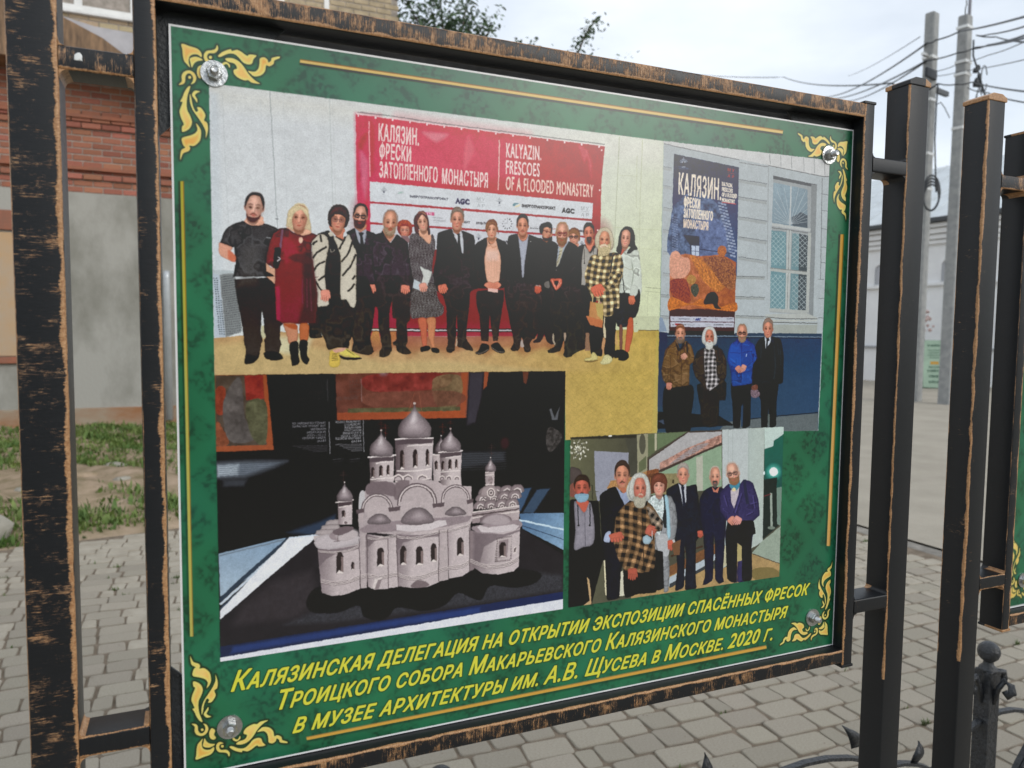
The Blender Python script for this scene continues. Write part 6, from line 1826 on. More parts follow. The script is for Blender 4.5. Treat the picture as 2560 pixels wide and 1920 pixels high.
def paint_mat():
    """black enamel with copper paint dry-brushed along the edges.
    UV 'edge' = (distance across the face, length), UV 'face' = (face width, face number), colour 'wear' = left edge, right edge, streaks"""
    m = bpy.data.materials.new('patinated_black_paint')
    m.use_nodes = True
    nt = m.node_tree
    N, L = nt.nodes.new, nt.links.new
    b = nt.nodes['Principled BSDF']

    def math_(op, a, c=None, d=None):
        n = N('ShaderNodeMath')
        n.operation = op
        for i, v_ in enumerate((a, c, d)):
            if v_ is None:
                continue
            if hasattr(v_, 'links') or hasattr(v_, 'is_linked'):
                L(v_, n.inputs[i])
            else:
                n.inputs[i].default_value = v_
        return n.outputs[0]

    def noise_(vec, scale, detail=3, rough=.6):
        n = N('ShaderNodeTexNoise')
        n.inputs['Scale'].default_value = scale
        n.inputs['Detail'].default_value = detail
        n.inputs['Roughness'].default_value = rough
        L(vec, n.inputs['Vector'])
        return n.outputs[0]
    uv = N('ShaderNodeUVMap')
    uv.uv_map = 'edge'
    uf = N('ShaderNodeUVMap')
    uf.uv_map = 'face'
    s1, s2 = N('ShaderNodeSeparateXYZ'), N('ShaderNodeSeparateXYZ')
    L(uv.outputs[0], s1.inputs[0])
    L(uf.outputs[0], s2.inputs[0])
    at = N('ShaderNodeAttribute')
    at.attribute_name = 'wear'
    sc = N('ShaderNodeSeparateColor')
    L(at.outputs['Color'], sc.inputs[0])
    u, v_ = s1.outputs[0], s1.outputs[1]
    W_, fid = s2.outputs[0], s2.outputs[1]
    oi = N('ShaderNodeObjectInfo')
    seed = math_('ADD', math_('MULTIPLY', oi.outputs['Random'], 37.0), fid)

    def vec(ku, kv):
        c = N('ShaderNodeCombineXYZ')
        L(math_('MULTIPLY', u, ku), c.inputs[0])
        L(math_('MULTIPLY', v_, kv), c.inputs[1])
        L(seed, c.inputs[2])
        return c.outputs[0]
    teeth = noise_(vec(60, 1100), 1.0, 2)
    slow = noise_(vec(2, 26), 1.0, 3)
    du, dr = u, math_('SUBTRACT', W_, u)

    def edge(d, amt):
        w = math_('MULTIPLY', amt, math_('ADD', math_('MULTIPLY', math_('SUBTRACT', slow, .18), .0125), math_('MULTIPLY', math_('SUBTRACT', teeth, .5), .006)))
        return math_('MULTIPLY', math_('SUBTRACT', w, d), 1500.0)
    e1, e2 = edge(du, sc.outputs[0]), edge(dr, sc.outputs[1])
    st = noise_(vec(55, 1900), 1.0, 4, .8)
    pt = noise_(vec(30, 42), 1.0, 4, .75)
    brush = math_('ADD', math_('MULTIPLY', st, .62), math_('MULTIPLY', pt, .62))
    thr = math_('SUBTRACT', .80, math_('MULTIPLY', sc.outputs[2], .115))
    ms = math_('MULTIPLY', math_('SUBTRACT', brush, thr), 22.0)
    mm = math_('MAXIMUM', math_('MAXIMUM', e1, e2), ms)
    cl = N('ShaderNodeClamp')
    L(mm, cl.inputs[0])
    grain = noise_(vec(900, 1500), 1.0, 2)
    mask = N('ShaderNodeClamp')
    L(math_('MULTIPLY', cl.outputs[0], math_('ADD', math_('MULTIPLY', grain, 1.1), .38)), mask.inputs[0])
    cr = N('ShaderNodeValToRGB')
    cr.color_ramp.elements[0].color = (.29, .130, .048, 1)
    cr.color_ramp.elements[1].color = (.56, .33, .165, 1)
    cr.color_ramp.elements[0].position, cr.color_ramp.elements[1].position = .3, .7
    L(noise_(vec(300, 500), 1.0, 3), cr.inputs[0])
    bk = N('ShaderNodeValToRGB')
    bk.color_ramp.elements[0].color = (.005, .006, .0075, 1)
    bk.color_ramp.elements[1].color = (.012, .0135, .016, 1)
    L(noise_(vec(60, 900), 1.0, 4), bk.inputs[0])
    mx = N('ShaderNodeMix')
    mx.data_type = 'RGBA'
    L(mask.outputs[0], mx.inputs['Factor'])
    L(bk.outputs[0], mx.inputs[6])
    L(cr.outputs[0], mx.inputs[7])
    L(mx.outputs[2], b.inputs['Base Color'])
    rr = math_('SUBTRACT', .44, math_('MULTIPLY', noise_(vec(40, 700), 1.0, 3), .1))
    L(rr, b.inputs['Roughness'])
    b.inputs['Specular IOR Level'].default_value = .38
    bp = N('ShaderNodeBump')
    bp.inputs['Strength'].default_value = .35
    bp.inputs['Distance'].default_value = .0006
    h = math_('ADD', math_('MULTIPLY', noise_(vec(120, 1500), 1.0, 3), .7), mask.outputs[0])
    L(h, bp.inputs['Height'])
    L(bp.outputs[0], b.inputs['Normal'])
    return m


PAINT = paint_mat()
PRINT1, PRINT2 = print_mat('printed_board', IMG1), print_mat('printed_board_second', IMG2)
PVC = mat('white_plastic_edge', (.74, .76, .75), .5, var=.06, vs=60)
STEEL = mat('zinc_steel', (.56, .57, .57), .32, .5, var=.25, vs=160, metal=1.0, bump=.12, bs=400)
BLACK = mat('black_forged_paint', (.022, .025, .03), .38, .6, var=.4, vs=60, bump=.5, bs=120)
BLACK2 = mat('black_plate_paint', (.016, .019, .022), .5, .5, var=.4, vs=40, bump=.2, bs=300)
GREYP = mat('grey_primer', (.24, .24, .27), .6, var=.2, vs=50, bump=.1, bs=300)
PAVER = vary(mat('concrete_paver', (.42, .378, .308), .88, .3, var=.0, col2=(.33, .292, .232), vs=22, detail=8, bump=.55, bs=190, coords='Generated'), .88, 1.07, .006)
PAVER2 = mat('concrete_paver_far', (.42, .378, .308), .88, .3, col2=(.33, .292, .232), vs=9, detail=9, bump=.5, bs=190)
SAND = mat('sandy_joint', (.25, .20, .150), .95, .2, col2=(.15, .12, .088), vs=14, detail=8, bump=.8, bs=160)
ROAD = mat('dusty_asphalt', (.40, .36, .295), .9, .25, col2=(.31, .278, .225), vs=1.7, detail=10, bump=.6, bs=70, ramp=(.3, .7))
SOIL = mat('clay_soil', (.40, .30, .215), .95, .2, col2=(.20, .16, .09), vs=4.2, detail=9, bump=1.0, bs=26)
ROCK = mat('pale_boulder', (.36, .34, .29), .9, .3, col2=(.24, .22, .18), vs=7, detail=8, bump=.9, bs=22)
GRASS = mat('grass_blade', (.175, .225, .062), .6, .3, col2=(.075, .135, .028), vs=5, detail=8, ramp=(.4, .62))
BRICK = vary(mat('red_brick', (.40, .165, .105), .88, .25, col2=(.30, .125, .085), vs=11, detail=8, bump=.5, bs=90, coords='Generated'), .78, 1.22, .010)
BRICK2 = mat('red_brick_far', (.36, .135, .08), .88, .25, col2=(.24, .12, .085), vs=5, detail=8, bump=.5, bs=90)
YBRICK = vary(mat('pale_yellow_brick', (.46, .37, .245), .88, .25, col2=(.34, .26, .17), vs=9, detail=7, bump=.4, bs=90, coords='Generated'), .8, 1.15, .015)
MORTAR = mat('lime_mortar', (.40, .35, .31), .92, .2, col2=(.26, .235, .2), vs=12, bump=.4, bs=80)
PLASTER = mat('stained_grey_plaster', (.36, .352, .318), .85, .3, col2=(.20, .195, .165), vs=1.15, detail=11, bump=.35, bs=30, ramp=(.33, .56), sc=(1, 1, .6))
CLAYBASE = mat('rust_stained_plinth', (.33, .27, .20), .9, .25, col2=(.30, .145, .07), vs=1.6, detail=7, bump=.4, bs=30, sc=(1, 1, 3))
WPAINT = mat('white_window_paint', (.74, .74, .72), .5, var=.1, vs=6)
GLASS = mat('window_glass', (.09, .115, .135), .08, .8, var=.3, vs=1.2)
ROOFG = mat('grey_sheet_roof', (.42, .41, .43), .45, .5, var=.15, vs=4)
WOODB = mat('brown_soffit', (.21, .125, .065), .6, var=.5, vs=4, sc=(6, 1, 1))
TANP = mat('tan_board', (.47, .31, .17), .7, col2=(.42, .33, .24), vs=3, detail=6)
WHITEW = mat('white_stucco', (.84, .85, .85), .85, .3, col2=(.76, .77, .78), vs=1.4, detail=7, bump=.15, bs=20)
TIN = mat('pale_tin_roof', (.60, .64, .66), .5, .5, var=.12, vs=1.5)
DARKM = mat('dark_gutter', (.05, .055, .06), .5)
CONC = mat('pole_concrete', (.36, .365, .36), .85, .3, col2=(.26, .27, .27), vs=7, detail=7, bump=.3, bs=60)
CABLE = mat('black_cable', (.020, .024, .03), .55)
LEAF = vary(mat('tree_leaf', (.075, .125, .060), .6, .35, col2=(.040, .080, .038), vs=30), .75, 1.3, .02)
LEAFA = mat('tree_leaf_mass', (.115, .175, .095), .6, .35, col2=(.060, .105, .058), vs=2.5)
BARK = mat('tree_bark', (.12, .095, .07), .9, .2, col2=(.06, .048, .036), vs=12, bump=1, bs=30)
SIGNP = mat('pale_green_sign', (.36, .50, .37), .5, var=.12, vs=3)
SIGNT = mat('sign_lettering', (.05, .12, .08), .6)
SIGNO = mat('sign_orange', (.62, .33, .05), .6)
PURPLE = mat('pink_blossom', (.55, .30, .30), .7, col2=(.62, .56, .50), vs=30)
YELLOW = mat('yellow_notice', (.62, .56, .16), .6, var=.2, vs=6)

# ================================================================ object helpers
def tag(o, label=None, cat=None, group=None, kind=None):
    for k_, v_ in (('label', label), ('category', cat), ('group', group), ('kind', kind)):
        if v_:
            o[k_] = v_
    return o


def empty(name, loc, label, cat, group=None):
    o = bpy.data.objects.new(name, None)
    o.empty_display_size = .1
    o.location = loc
    COL.objects.link(o)
    return tag(o, label, cat, group)


def link(name, me, m=None, parent=None, loc=None, smooth=False):
    if m is not None and not me.materials:
        me.materials.append(m)
    o = bpy.data.objects.new(name, me)
    COL.objects.link(o)
    if parent is not None:
        o.parent = parent
    if loc is not None:
        o.location = loc
    if smooth:
        for p in me.polygons:
            p.use_smooth = True
    return o


def mesh(name, vs, fs):
    me = bpy.data.meshes.new(name)
    me.from_pydata([tuple(v) for v in vs], [], fs)
    me.update()
    return me


def box_v(x0, x1, y0, y1, z0, z1):
    return [(x0, y0, z0), (x1, y0, z0), (x1, y1, z0), (x0, y1, z0), (x0, y0, z1), (x1, y0, z1), (x1, y1, z1), (x0, y1, z1)]


BF = [(0, 3, 2, 1), (4, 5, 6, 7), (0, 1, 5, 4), (1, 2, 6, 5), (2, 3, 7, 6), (3, 0, 4, 7)]


def bevel(me, w, seg=2):
    bm = bmesh.new()
    bm.from_mesh(me)
    bmesh.ops.bevel(bm, geom=bm.edges[:], offset=w, segments=seg, affect='EDGES', profile=.6)
    bm.to_mesh(me)
    bm.free()
    return me


def box(name, x0, x1, y0, y1, z0, z1, m, parent=None, bev=0, seg=2, **k):
    me = mesh(name, box_v(x0, x1, y0, y1, z0, z1), BF)
    if bev:
        bevel(me, bev, seg)
    return link(name, me, m, parent, smooth=False, **k)


def prism(name, prof, axis, a0, a1, m, parent=None, bev=0):
    """extrude a 2-D outline along an axis ('x': prof=(y,z), 'y': prof=(x,z), 'z': prof=(x,y))"""
    n = len(prof)
    vs = []
    for a in (a0, a1):
        for p, q in prof:
            vs.append({'x': (a, p, q), 'y': (p, a, q), 'z': (p, q, a)}[axis])
    fs = [tuple(range(n)), tuple(range(2 * n - 1, n - 1, -1))] + [(i, i + n, (i + 1) % n + n, (i + 1) % n) for i in range(n)]
    me = mesh(name, vs, fs)
    bm = bmesh.new()
    bm.from_mesh(me)
    bmesh.ops.recalc_face_normals(bm, faces=bm.faces)
    bm.to_mesh(me)
    bm.free()
    if bev:
        bevel(me, bev, 2)
    return link(name, me, m, parent)


def tube_path(pts, r, n=8, flat=None, taper=None):
    """swept section along points; flat=(w,h) makes a flat bar"""
    pts = [Vector(p) for p in pts]
    vs, fs = [], []
    for i, p in enumerate(pts):
        d = (pts[min(i + 1, len(pts) - 1)] - pts[max(i - 1, 0)]).normalized()
        ref = Vector((0, 1, 0)) if abs(d.y) < .9 else Vector((1, 0, 0))
        a = d.cross(ref).normalized()
        b = d.cross(a).normalized()
        k_ = taper[i] if taper else 1
        for j in range(n):
            t = 2 * math.pi * (j + .5) / n
            if flat:
                cx, cy = math.cos(t), math.sin(t)
                m_ = max(abs(cx), abs(cy))
                vs.append(p + a * (cx / m_ * flat[1] / 2 * k_) + b * (cy / m_ * flat[0] / 2 * k_))
            else:
                vs.append(p + (a * math.cos(t) + b * math.sin(t)) * r * k_)
    for i in range(len(pts) - 1):
        for j in range(n):
            q = i * n
            fs.append((q + j, q + (j + 1) % n, q + n + (j + 1) % n, q + n + j))
    fs.append(tuple(range(n)))
    fs.append(tuple(range(len(vs) - 1, len(vs) - n - 1, -1)))
    return vs, fs


def lathe(prof, n=16, axis='z'):
    vs, fs = [], []
    for r, z in prof:
        for j in range(n):
            t = 2 * math.pi * j / n
            vs.append((r * math.cos(t), r * math.sin(t), z) if axis == 'z' else (r * math.cos(t), z, r * math.sin(t)))
    for i in range(len(prof) - 1):
        for j in range(n):
            fs.append((i * n + j, i * n + (j + 1) % n, (i + 1) * n + (j + 1) % n, (i + 1) * n + j))
    fs.append(tuple(range(n - 1, -1, -1)))
    fs.append(tuple(range((len(prof) - 1) * n, len(prof) * n)))
    return vs, fs


def fixn(me):
    bm = bmesh.new()
    bm.from_mesh(me)
    bmesh.ops.recalc_face_normals(bm, faces=bm.faces)
    bm.to_mesh(me)
    bm.free()
    return me


def painted_tube(name, axis, lo, hi, a0, a1, b0, b1, parent, wear, r=.0026, wob=0.0):
    """rectangular steel tube with rounded corners. axis 'z': a=x, b=y; axis 'x': a=z, b=y.
    wear: {'f': (edge low, edge high, streaks), 'r', 'k' (back), 'l'}; missing faces stay plain"""
    corners = [(a1, b0), (a1, b1), (a0, b1), (a0, b0)]       # counter-clockwise seen along +axis, starting front/high
    ring = []                                                # (a, b, face, u)
    names = ['f', 'r', 'k', 'l']
    wid = {'f': a1 - a0, 'k': a1 - a0, 'r': b1 - b0, 'l': b1 - b0}
    seq = [('f', (a0, b0), (a1, b0)), ('r', (a1, b0), (a1, b1)), ('k', (a1, b1), (a0, b1)), ('l', (a0, b1), (a0, b0))]
    cell = []
    for nm, p, q in seq:
        d = ((q[0] - p[0]) / wid[nm], (q[1] - p[1]) / wid[nm])
        nrm = (-d[1], d[0])                                 # inward
        w = wid[nm]
        for u in (0, .12, .5, .88, 1):
            pass
        pts = []
        for ang in (45, 22.5, 0):                            # corner arc at the start
            t = rad(ang)
            pts.append((r - r * math.sin(t), r - r * math.cos(t)))
        for ang in (0, 22.5, 45):
            t = rad(ang)
            pts.append((w - r + r * math.sin(t), r - r * math.cos(t)))
        cell.append((nm, [((p[0] + d[0] * s + nrm[0] * h), (p[1] + d[1] * s + nrm[1] * h), s) for s, h in pts]))
    nseg = max(1, int((hi - lo) / .06))
    vs, fs, uvs, fcs, cols = [], [], [], [], []
    for nm, pts in cell:
        base = len(vs)
        k_ = names.index(nm)
        for i in range(nseg + 1):
            z = lo + (hi - lo) * i / nseg
            for a, b, s in pts:
                vs.append((a, b, z) if axis == 'z' else (z, b, a))
        m_ = len(pts)
        wv = wear.get(nm, (.12, .12, .0))
        if axis == 'x' and nm in ('f', 'r', 'k', 'l'):
            pass
        for i in range(nseg):
            for j in range(m_ - 1):
                q = [base + i * m_ + j, base + i * m_ + j + 1, base + (i + 1) * m_ + j + 1, base + (i + 1) * m_ + j]
                fs.append(tuple(q if axis == 'z' else q[::-1]))
                zz = [lo + (hi - lo) * i / nseg] * 2 + [lo + (hi - lo) * (i + 1) / nseg] * 2
                ss = [pts[j][2], pts[j + 1][2], pts[j + 1][2], pts[j][2]]
                quad = list(zip(ss, zz))
                uvs.append(quad if axis == 'z' else quad[::-1])
                fcs.append((wid[nm], k_))
                cols.append(wv)
    nb = len(fs)
    for zc, flip in ((lo, True), (hi, False)):               # end caps
        base = len(vs)
        for a, b in ((a0 + r, b0 + r), (a1 - r, b0 + r), (a1 - r, b1 - r), (a0 + r, b1 - r)):
            vs.append((a, b, zc) if axis == 'z' else (zc, b, a))
        fs.append((base, base + 1, base + 2, base + 3))
        uvs.append([(.02, 0)] * 4)
        fcs.append((.04, 5))
        cols.append((0, 0, 0))
    me = mesh(name, vs, fs)
    me.uv_layers.new(name='edge')
    me.uv_layers.new(name='face')
    me.color_attributes.new('wear', 'FLOAT_COLOR', 'CORNER')
    l1, l2, ca = me.uv_layers['edge'], me.uv_layers['face'], me.color_attributes['wear']
    li = 0
    for f, uv_, fc, c in zip(me.polygons, uvs, fcs, cols):
        for q in uv_:
            l1.data[li].uv = q
            l2.data[li].uv = fc
            ca.data[li].color = (*c, 1)
            li += 1
        f.use_smooth = len(f.vertices) == 4 and f.index < nb
    return link(name, me, PAINT, parent)


def wear_all(me, c=(.5, .5, .5), w=.01):
    """give a small painted piece the same attributes as the tubes"""
    me.uv_layers.new(name='edge')
    me.uv_layers.new(name='face')
    me.color_attributes.new('wear', 'FLOAT_COLOR', 'CORNER')
    l1, l2, ca = me.uv_layers['edge'], me.uv_layers['face'], me.color_attributes['wear']
    for p in me.polygons:
        for li in p.loop_indices:
            v = me.vertices[me.loops[li].vertex_index].co
            l1.data[li].uv = (v.x + v.y + .02, v.z)
            l2.data[li].uv = (1, 3)
            ca.data[li].color = (*c, 1)
    return me


# ================================================================ setting: ground
def sheet(name, pts, z, m, kind='structure', nx=1):
    me = mesh(name, [(x, y, z) for x, y in pts], [tuple(range(len(pts)))])
    return tag(link(name, me, m), kind=kind)


g_ = sheet('ground', [(-600, -600), (600, -600), (600, 600), (-600, 600)], -.05, SOIL)
paving = sheet('paving', [(-14, -16), (4.55, -16), (4.55, 15.5), (2.3, 15.5), (2.2, 5.6), (.6, 5.25), (-1.1, 4.93), (-2.2, 4.8), (-14, 4.8)], -.0065, SAND)
road = sheet('road', [(4.72, -60), (60, -60), (60, 15), (34, 17), (4.72, 17)], -.002, ROAD)
tag(box('kerb', 4.56, 4.70, -16, 15, -.14, -.008, mat('kerb_concrete', (.24, .22, .19), .9, var=.4, vs=9, bump=.5, bs=60), bev=.01), kind='structure')
# pavers: courses of stones of three lengths with rounded, uneven tops
rnd = random.Random(11)
pv_meshes = {}


def paver_mesh(L_, H_, v):
    k_ = (L_, v)
    if k_ in pv_meshes:
        return pv_meshes[k_]
    r = random.Random(hash(k_) % 9999)
    hx, hy, c = L_ / 2 - .0052, H_ / 2 - .0048, .013
    out = []
    for sx, sy in ((-1, -1), (1, -1), (1, 1), (-1, 1)):
        j = (r.uniform(-.005, .005), r.uniform(-.004, .004))
        P = [(sx * hx, sy * (hy - c)), (sx * (hx - c * .3), sy * (hy - c * .3)), (sx * (hx - c), sy * hy)]
        if sx * sy > 0:
            P = P if sx < 0 else P
        if (sx, sy) in ((1, -1), (-1, 1)):
            P = P[::-1]
        out += [(x + j[0], y + j[1]) for x, y in P]
    n = len(out)
    vs = [(x, y, -.02) for x, y in out] + [(x, y, -.0035) for x, y in out] + [(x * .965 if abs(x) > .01 else x, y * .95, 0) for x, y in out]
    fs = []
    for k0 in (0, n):
        for i in range(n):
            fs.append((k0 + i, k0 + (i + 1) % n, k0 + n + (i + 1) % n, k0 + n + i))
    fs.append(tuple(range(2 * n, 3 * n)))
    me = fixn(mesh('paver', vs, fs))
    me.materials.append(PAVER)
    pv_meshes[k_] = me
    return me


def in_poly(x, y, P):
    c = False
    for i in range(len(P)):
        (x1, y1), (x2, y2) = P[i], P[i - 1]
        if (y1 > y) != (y2 > y) and x < (x2 - x1) * (y - y1) / (y2 - y1) + x1:
            c = not c
    return c


PVP = [(-13.9, -15.9), (4.52, -15.9), (4.52, 15.4), (2.4, 15.4), (2.3, 5.7), (.6, 5.2), (-1.1, 4.88), (-2.2, 4.76), (-13.9, 4.76)]
CR = 0.1135
stones = []
for j in range(-45, 136):
    y = j * CR
    x = -7.0 + rnd.uniform(0, .2)
    near = -3.6 < y < 13
    while x < 4.5:
        L_ = rnd.choice((.175, .175, .125, .125, .185, .075))
        if in_poly(x + L_ / 2, y, PVP) and x + L_ < 4.53:
            stones.append((x + L_ / 2, y, L_))
        x += L_


def seen(x, y):
    p = Vector((x, y, 0)) - CAM
    d = p.dot(FWD)
    if d < .3:
        return None
    return 1280 + 1875 * p.dot(RIGHT) / d, 960 + 1875 * p.dot(DOWN) / d, d


def paver_view(s):
    q = seen(s[0], s[1])
    if q is None or not (-20 < q[0] < 2580 and q[1] < 1990):
        return None
    px, py, d = q
    under = py > 1945 - .205 * (px - 461)              # below the bottom rail
    gapl = px < 170 or 160 < px < 350 or 395 < px < 440
    gapr = px > 2040
    if (under and 560 < px < 2200) or gapl or gapr or py > 1800:
        return s[2] * .1 / d ** 3
    return None


rank = sorted([(paver_view(s) or 0, i) for i, s in enumerate(stones)], reverse=True)
best = {i for k_, i in rank[:300] if k_ > 0}
sv, sf = [], []
for i, (x, y, L_) in enumerate(stones):
    me = paver_mesh(L_, CR, rnd.randint(0, 5))
    dx = .006 * math.sin(y * 5 + x * 3)
    a = rnd.uniform(-.03, .03) + .05 * math.sin(x * 2.1 + y * 1.3)
    z = rnd.uniform(-.0025, .0025)
    y2 = y + .012 * math.sin(x * 3.3 + y)
    if i in best:
        o = bpy.data.objects.new('paver', me)
        COL.objects.link(o)
        o.parent = paving
        o.location = (x + dx, y2, z)
        o.rotation_euler = (rnd.uniform(-.008, .008), rnd.uniform(-.008, .008), a)
    else:
        b0 = len(sv)
        ca, sa = math.cos(a), math.sin(a)
        sv.extend((x + dx + v.co.x * ca - v.co.y * sa, y2 + v.co.x * sa + v.co.y * ca, z + v.co.z) for v in me.vertices)
        sf.extend(tuple(b0 + q for q in p.vertices) for p in me.polygons)
tag(link('paver_field', mesh('paver_field', sv, sf), PAVER2, paving), kind='stuff')

# weeds and grit in the joints
rnd = random.Random(31)
jv, jf = [], []
for _ in range(520):
    x, j = rnd.uniform(-3, 4.4), rnd.randint(-4, 44)
    y = (j + .5) * CR + .012 * math.sin(x * 3.3 + j * CR)
    n_ = rnd.choice((1, 1, 2, 7)) if rnd.random() < .45 else 0
    for _ in range(n_ * 3):
        a, h, w = rnd.uniform(0, 6.28), rnd.uniform(.006, .022), rnd.uniform(.002, .005)
        ox, oy = x + rnd.gauss(0, .012), y + rnd.gauss(0, .004)
        b0 = len(jv)
        jv += [(ox - w * math.sin(a), oy + w * math.cos(a), -.006), (ox + w * math.sin(a), oy - w * math.cos(a), -.006), (ox + h * .7 * math.cos(a), oy + h * .7 * math.sin(a), h)]
        jf.append((b0, b0 + 1, b0 + 2))
tag(link('joint_weeds', mesh('joint_weeds', jv, jf), mat('small_weed', (.10, .15, .04), .7, var=.4, vs=9)), 'tiny weeds growing in the joints between the paving blocks', 'weeds', kind='stuff')
kv, kf = [], []
for _ in range(2600):
    x, y, r_ = rnd.uniform(-3, 4.4), rnd.uniform(-1, 5), rnd.uniform(.0012, .004)
    b0 = len(kv)
    kv += [(x + r_, y, .001), (x, y + r_, .001), (x - r_, y, .001), (x, y - r_ * .8, .001), (x, y, r_ * 1.1)]
    kf += [(b0, b0 + 1, b0 + 4), (b0 + 1, b0 + 2, b0 + 4), (b0 + 2, b0 + 3, b0 + 4), (b0 + 3, b0, b0 + 4)]
tag(link('grit', mesh('grit', kv, kf), mat('grit', (.36, .31, .25), .9, col2=(.2, .16, .12), vs=3)), 'loose sand grains and grit scattered on the paving', 'grit', kind='stuff')

# verge: lumpy soil with grass
rnd = random.Random(5)
nx, ny = 90, 90
vs = []
for j in range(ny + 1):
    for i in range(nx + 1):
        x = -7 + i * .105
        y = 4.72 + j * .078
        lim = 4.8 + max(0, min(.45, (x + 2.2) * .13))
        h = .02 + .07 * math.sin(x * 2.3 + 1) * math.sin(y * 1.7) + .03 * math.sin(x * 7 + y * 5) + rnd.uniform(-.012, .012) + .05
        edge_ = min(1, max(0, (y - lim) / .25))
        vs.append((x, y, -.03 + h * edge_ + .008 * math.sin(x * 20) * edge_))
fs = [(j * (nx + 1) + i, j * (nx + 1) + i + 1, (j + 1) * (nx + 1) + i + 1, (j + 1) * (nx + 1) + i) for j in range(ny) for i in range(nx)]
tag(link('verge', mesh('verge', vs, fs), SOIL, smooth=True), kind='structure')


def zsoil(x, y):
    i = min(nx - 1, max(0, int((x + 7) / .105)))
    j = min(ny - 1, max(0, int((y - 4.72) / .078)))
    return vs[j * (nx + 1) + i][2]


def tuft_density(x, y):
    d = .55 * math.sin(x * 1.9 + 4.1) * math.sin(y * 1.45 + .3) + .35 * math.sin(x * 5.1 + y * 3.7)
    d += .95 * math.exp(-((y - 5.45) / .35) ** 2) + 1.1 * math.exp(-((y - 9.8) / 1.5) ** 2) - .7 * math.exp(-((y - 7.0) / .8) ** 2)
    return d


gv, gf = [], []
for _ in range(44000):
    x = rnd.uniform(-3.6, 1.6)
    y = 4.85 + 6.4 * rnd.random() ** 1.2
    if y < 4.95 + max(0, min(.45, (x + 2.2) * .13)) or tuft_density(x, y) < rnd.uniform(-.15, .95):
        continue
    z = zsoil(x, y) - .01
    for k_ in range(2):
        a = rnd.uniform(0, 6.28)
        h = rnd.uniform(.015, .075) * (1.6 if rnd.random() < .12 else 1)
        w = rnd.uniform(.003, .008) * (2.3 if rnd.random() < .25 else 1)
        dx, dy = math.cos(a), math.sin(a)
        l_ = rnd.uniform(.2, .8) * h
        ox, oy = rnd.uniform(-.03, .03), rnd.uniform(-.03, .03)
        b0 = len(gv)
        gv += [(x + ox - dy * w, y + oy + dx * w, z), (x + ox + dy * w, y + oy - dx * w, z), (x + ox + dx * l_ * .5 + dy * w, y + oy + dy * l_ * .5 - dx * w, z + h * .65),
               (x + ox + dx * l_ * .5 - dy * w, y + oy + dy * l_ * .5 + dx * w, z + h * .65), (x + ox + dx * l_, y + oy + dy * l_, z + h)]
        gf += [(b0, b0 + 1, b0 + 2, b0 + 3), (b0 + 3, b0 + 2, b0 + 4)]
tag(link('grass', mesh('grass', gv, gf), GRASS), 'short green grass and weeds growing on the clay verge', 'grass', kind='stuff')


def rock(name, loc, size, seed, label=None, cat='rock', m=None):
    r = random.Random(seed)
    bm = bmesh.new()
    bmesh.ops.create_icosphere(bm, subdivisions=3, radius=1)
    ph = [r.uniform(0, 6) for _ in range(6)]
    for v in bm.verts:
        c = v.co
        k_ = 1 + .14 * math.sin(3 * c.x + ph[0]) * math.cos(3 * c.y + ph[1]) + .07 * math.sin(7 * c.z + ph[2] + 4 * c.x) + .04 * math.sin(11 * c.y + ph[3])
        v.co = Vector((c.x * size[0], c.y * size[1], max(-.3, c.z) * size[2])) * k_
    me = bpy.data.meshes.new(name)
    bm.to_mesh(me)
    bm.free()
    o = link(name, me, m or ROCK, loc=loc, smooth=True)
    return tag(o, label, cat) if label else o


rock('boulder', (-1.62, 5.25, .03), (.42, .2, .24), 3, 'pale rounded boulder lying at the paving edge left of the thick post')
for i, (x, y, s) in enumerate(((-.95, 7.4, .10), (-.75, 8.1, .07), (-1.3, 6.6, .06), (-.6, 7.0, .05))):
    rock('stone', (x, y, zsoil(x, y)), (s * 1.5, s, s * .6), 20 + i, ('large flat pale stone half buried in the clay verge', 'small pale stone farthest back in the clay verge', 'small stone on the clay verge nearest the boulder', 'smallest stone on the clay verge near the downpipe side')[i], 'stone', SOIL if i == 0 else ROCK)

# ================================================================ the information stands
def bolt_mesh():
    parts = [lathe([(.0125, 0), (.0127, -.0008), (.0125, -.0018), (.0045, -.0019)], 28, 'y')]
    vs, fs = list(parts[0][0]), list(parts[0][1])

    def add(v, f):
        b0 = len(vs)
        vs.extend(v)
        fs.extend(tuple(b0 + q for q in p) for p in f)
    add(*lathe([(.0072, -.0019), (.0075, -.0024), (.0075, -.0076), (.0068, -.0086), (.0042, -.0087)], 6, 'y'))
    pr = [(.0039, -.0084)]
    y = -.0086
    while y > -.0150:
        pr += [(.0040, y), (.0035, y - .0006)]
        y -= .0012
    pr += [(.0034, -.0155), (.0028, -.0160), (.001, -.0158)]
    add(*lathe(pr, 16, 'y'))
    return fixn(mesh('bolt', vs, fs))


def quad_uv(name, x0, x1, z0, z1, y, m, parent, img_w=BW, img_h=BH, top=1.741, pts=None):
    """flat printed sheet at depth y showing its part of the print"""
    P = pts or [(x0, z0), (x1, z0), (x1, z1), (x0, z1)]
    me = mesh(name, [(x, y, z) for x, z in P], [tuple(range(len(P)))])
    ul = me.uv_layers.new(name='UVMap')
    for li, (x, z) in enumerate(P):
        ul.data[li].uv = (x / img_w, 1 - (top - z) / img_h)
    return link(name, me, m, parent)


def b2w(q):
    """source position on the print -> board metres"""
    p = tr(HM, np.array(q, float))
    return [(float(x) / CW * BW, 1.741 - float(y) / CH * BH) for x, y in p]


ZT, ZB = 1.741, .991
YF, YB = -.018, .022
BOLT = bolt_mesh()


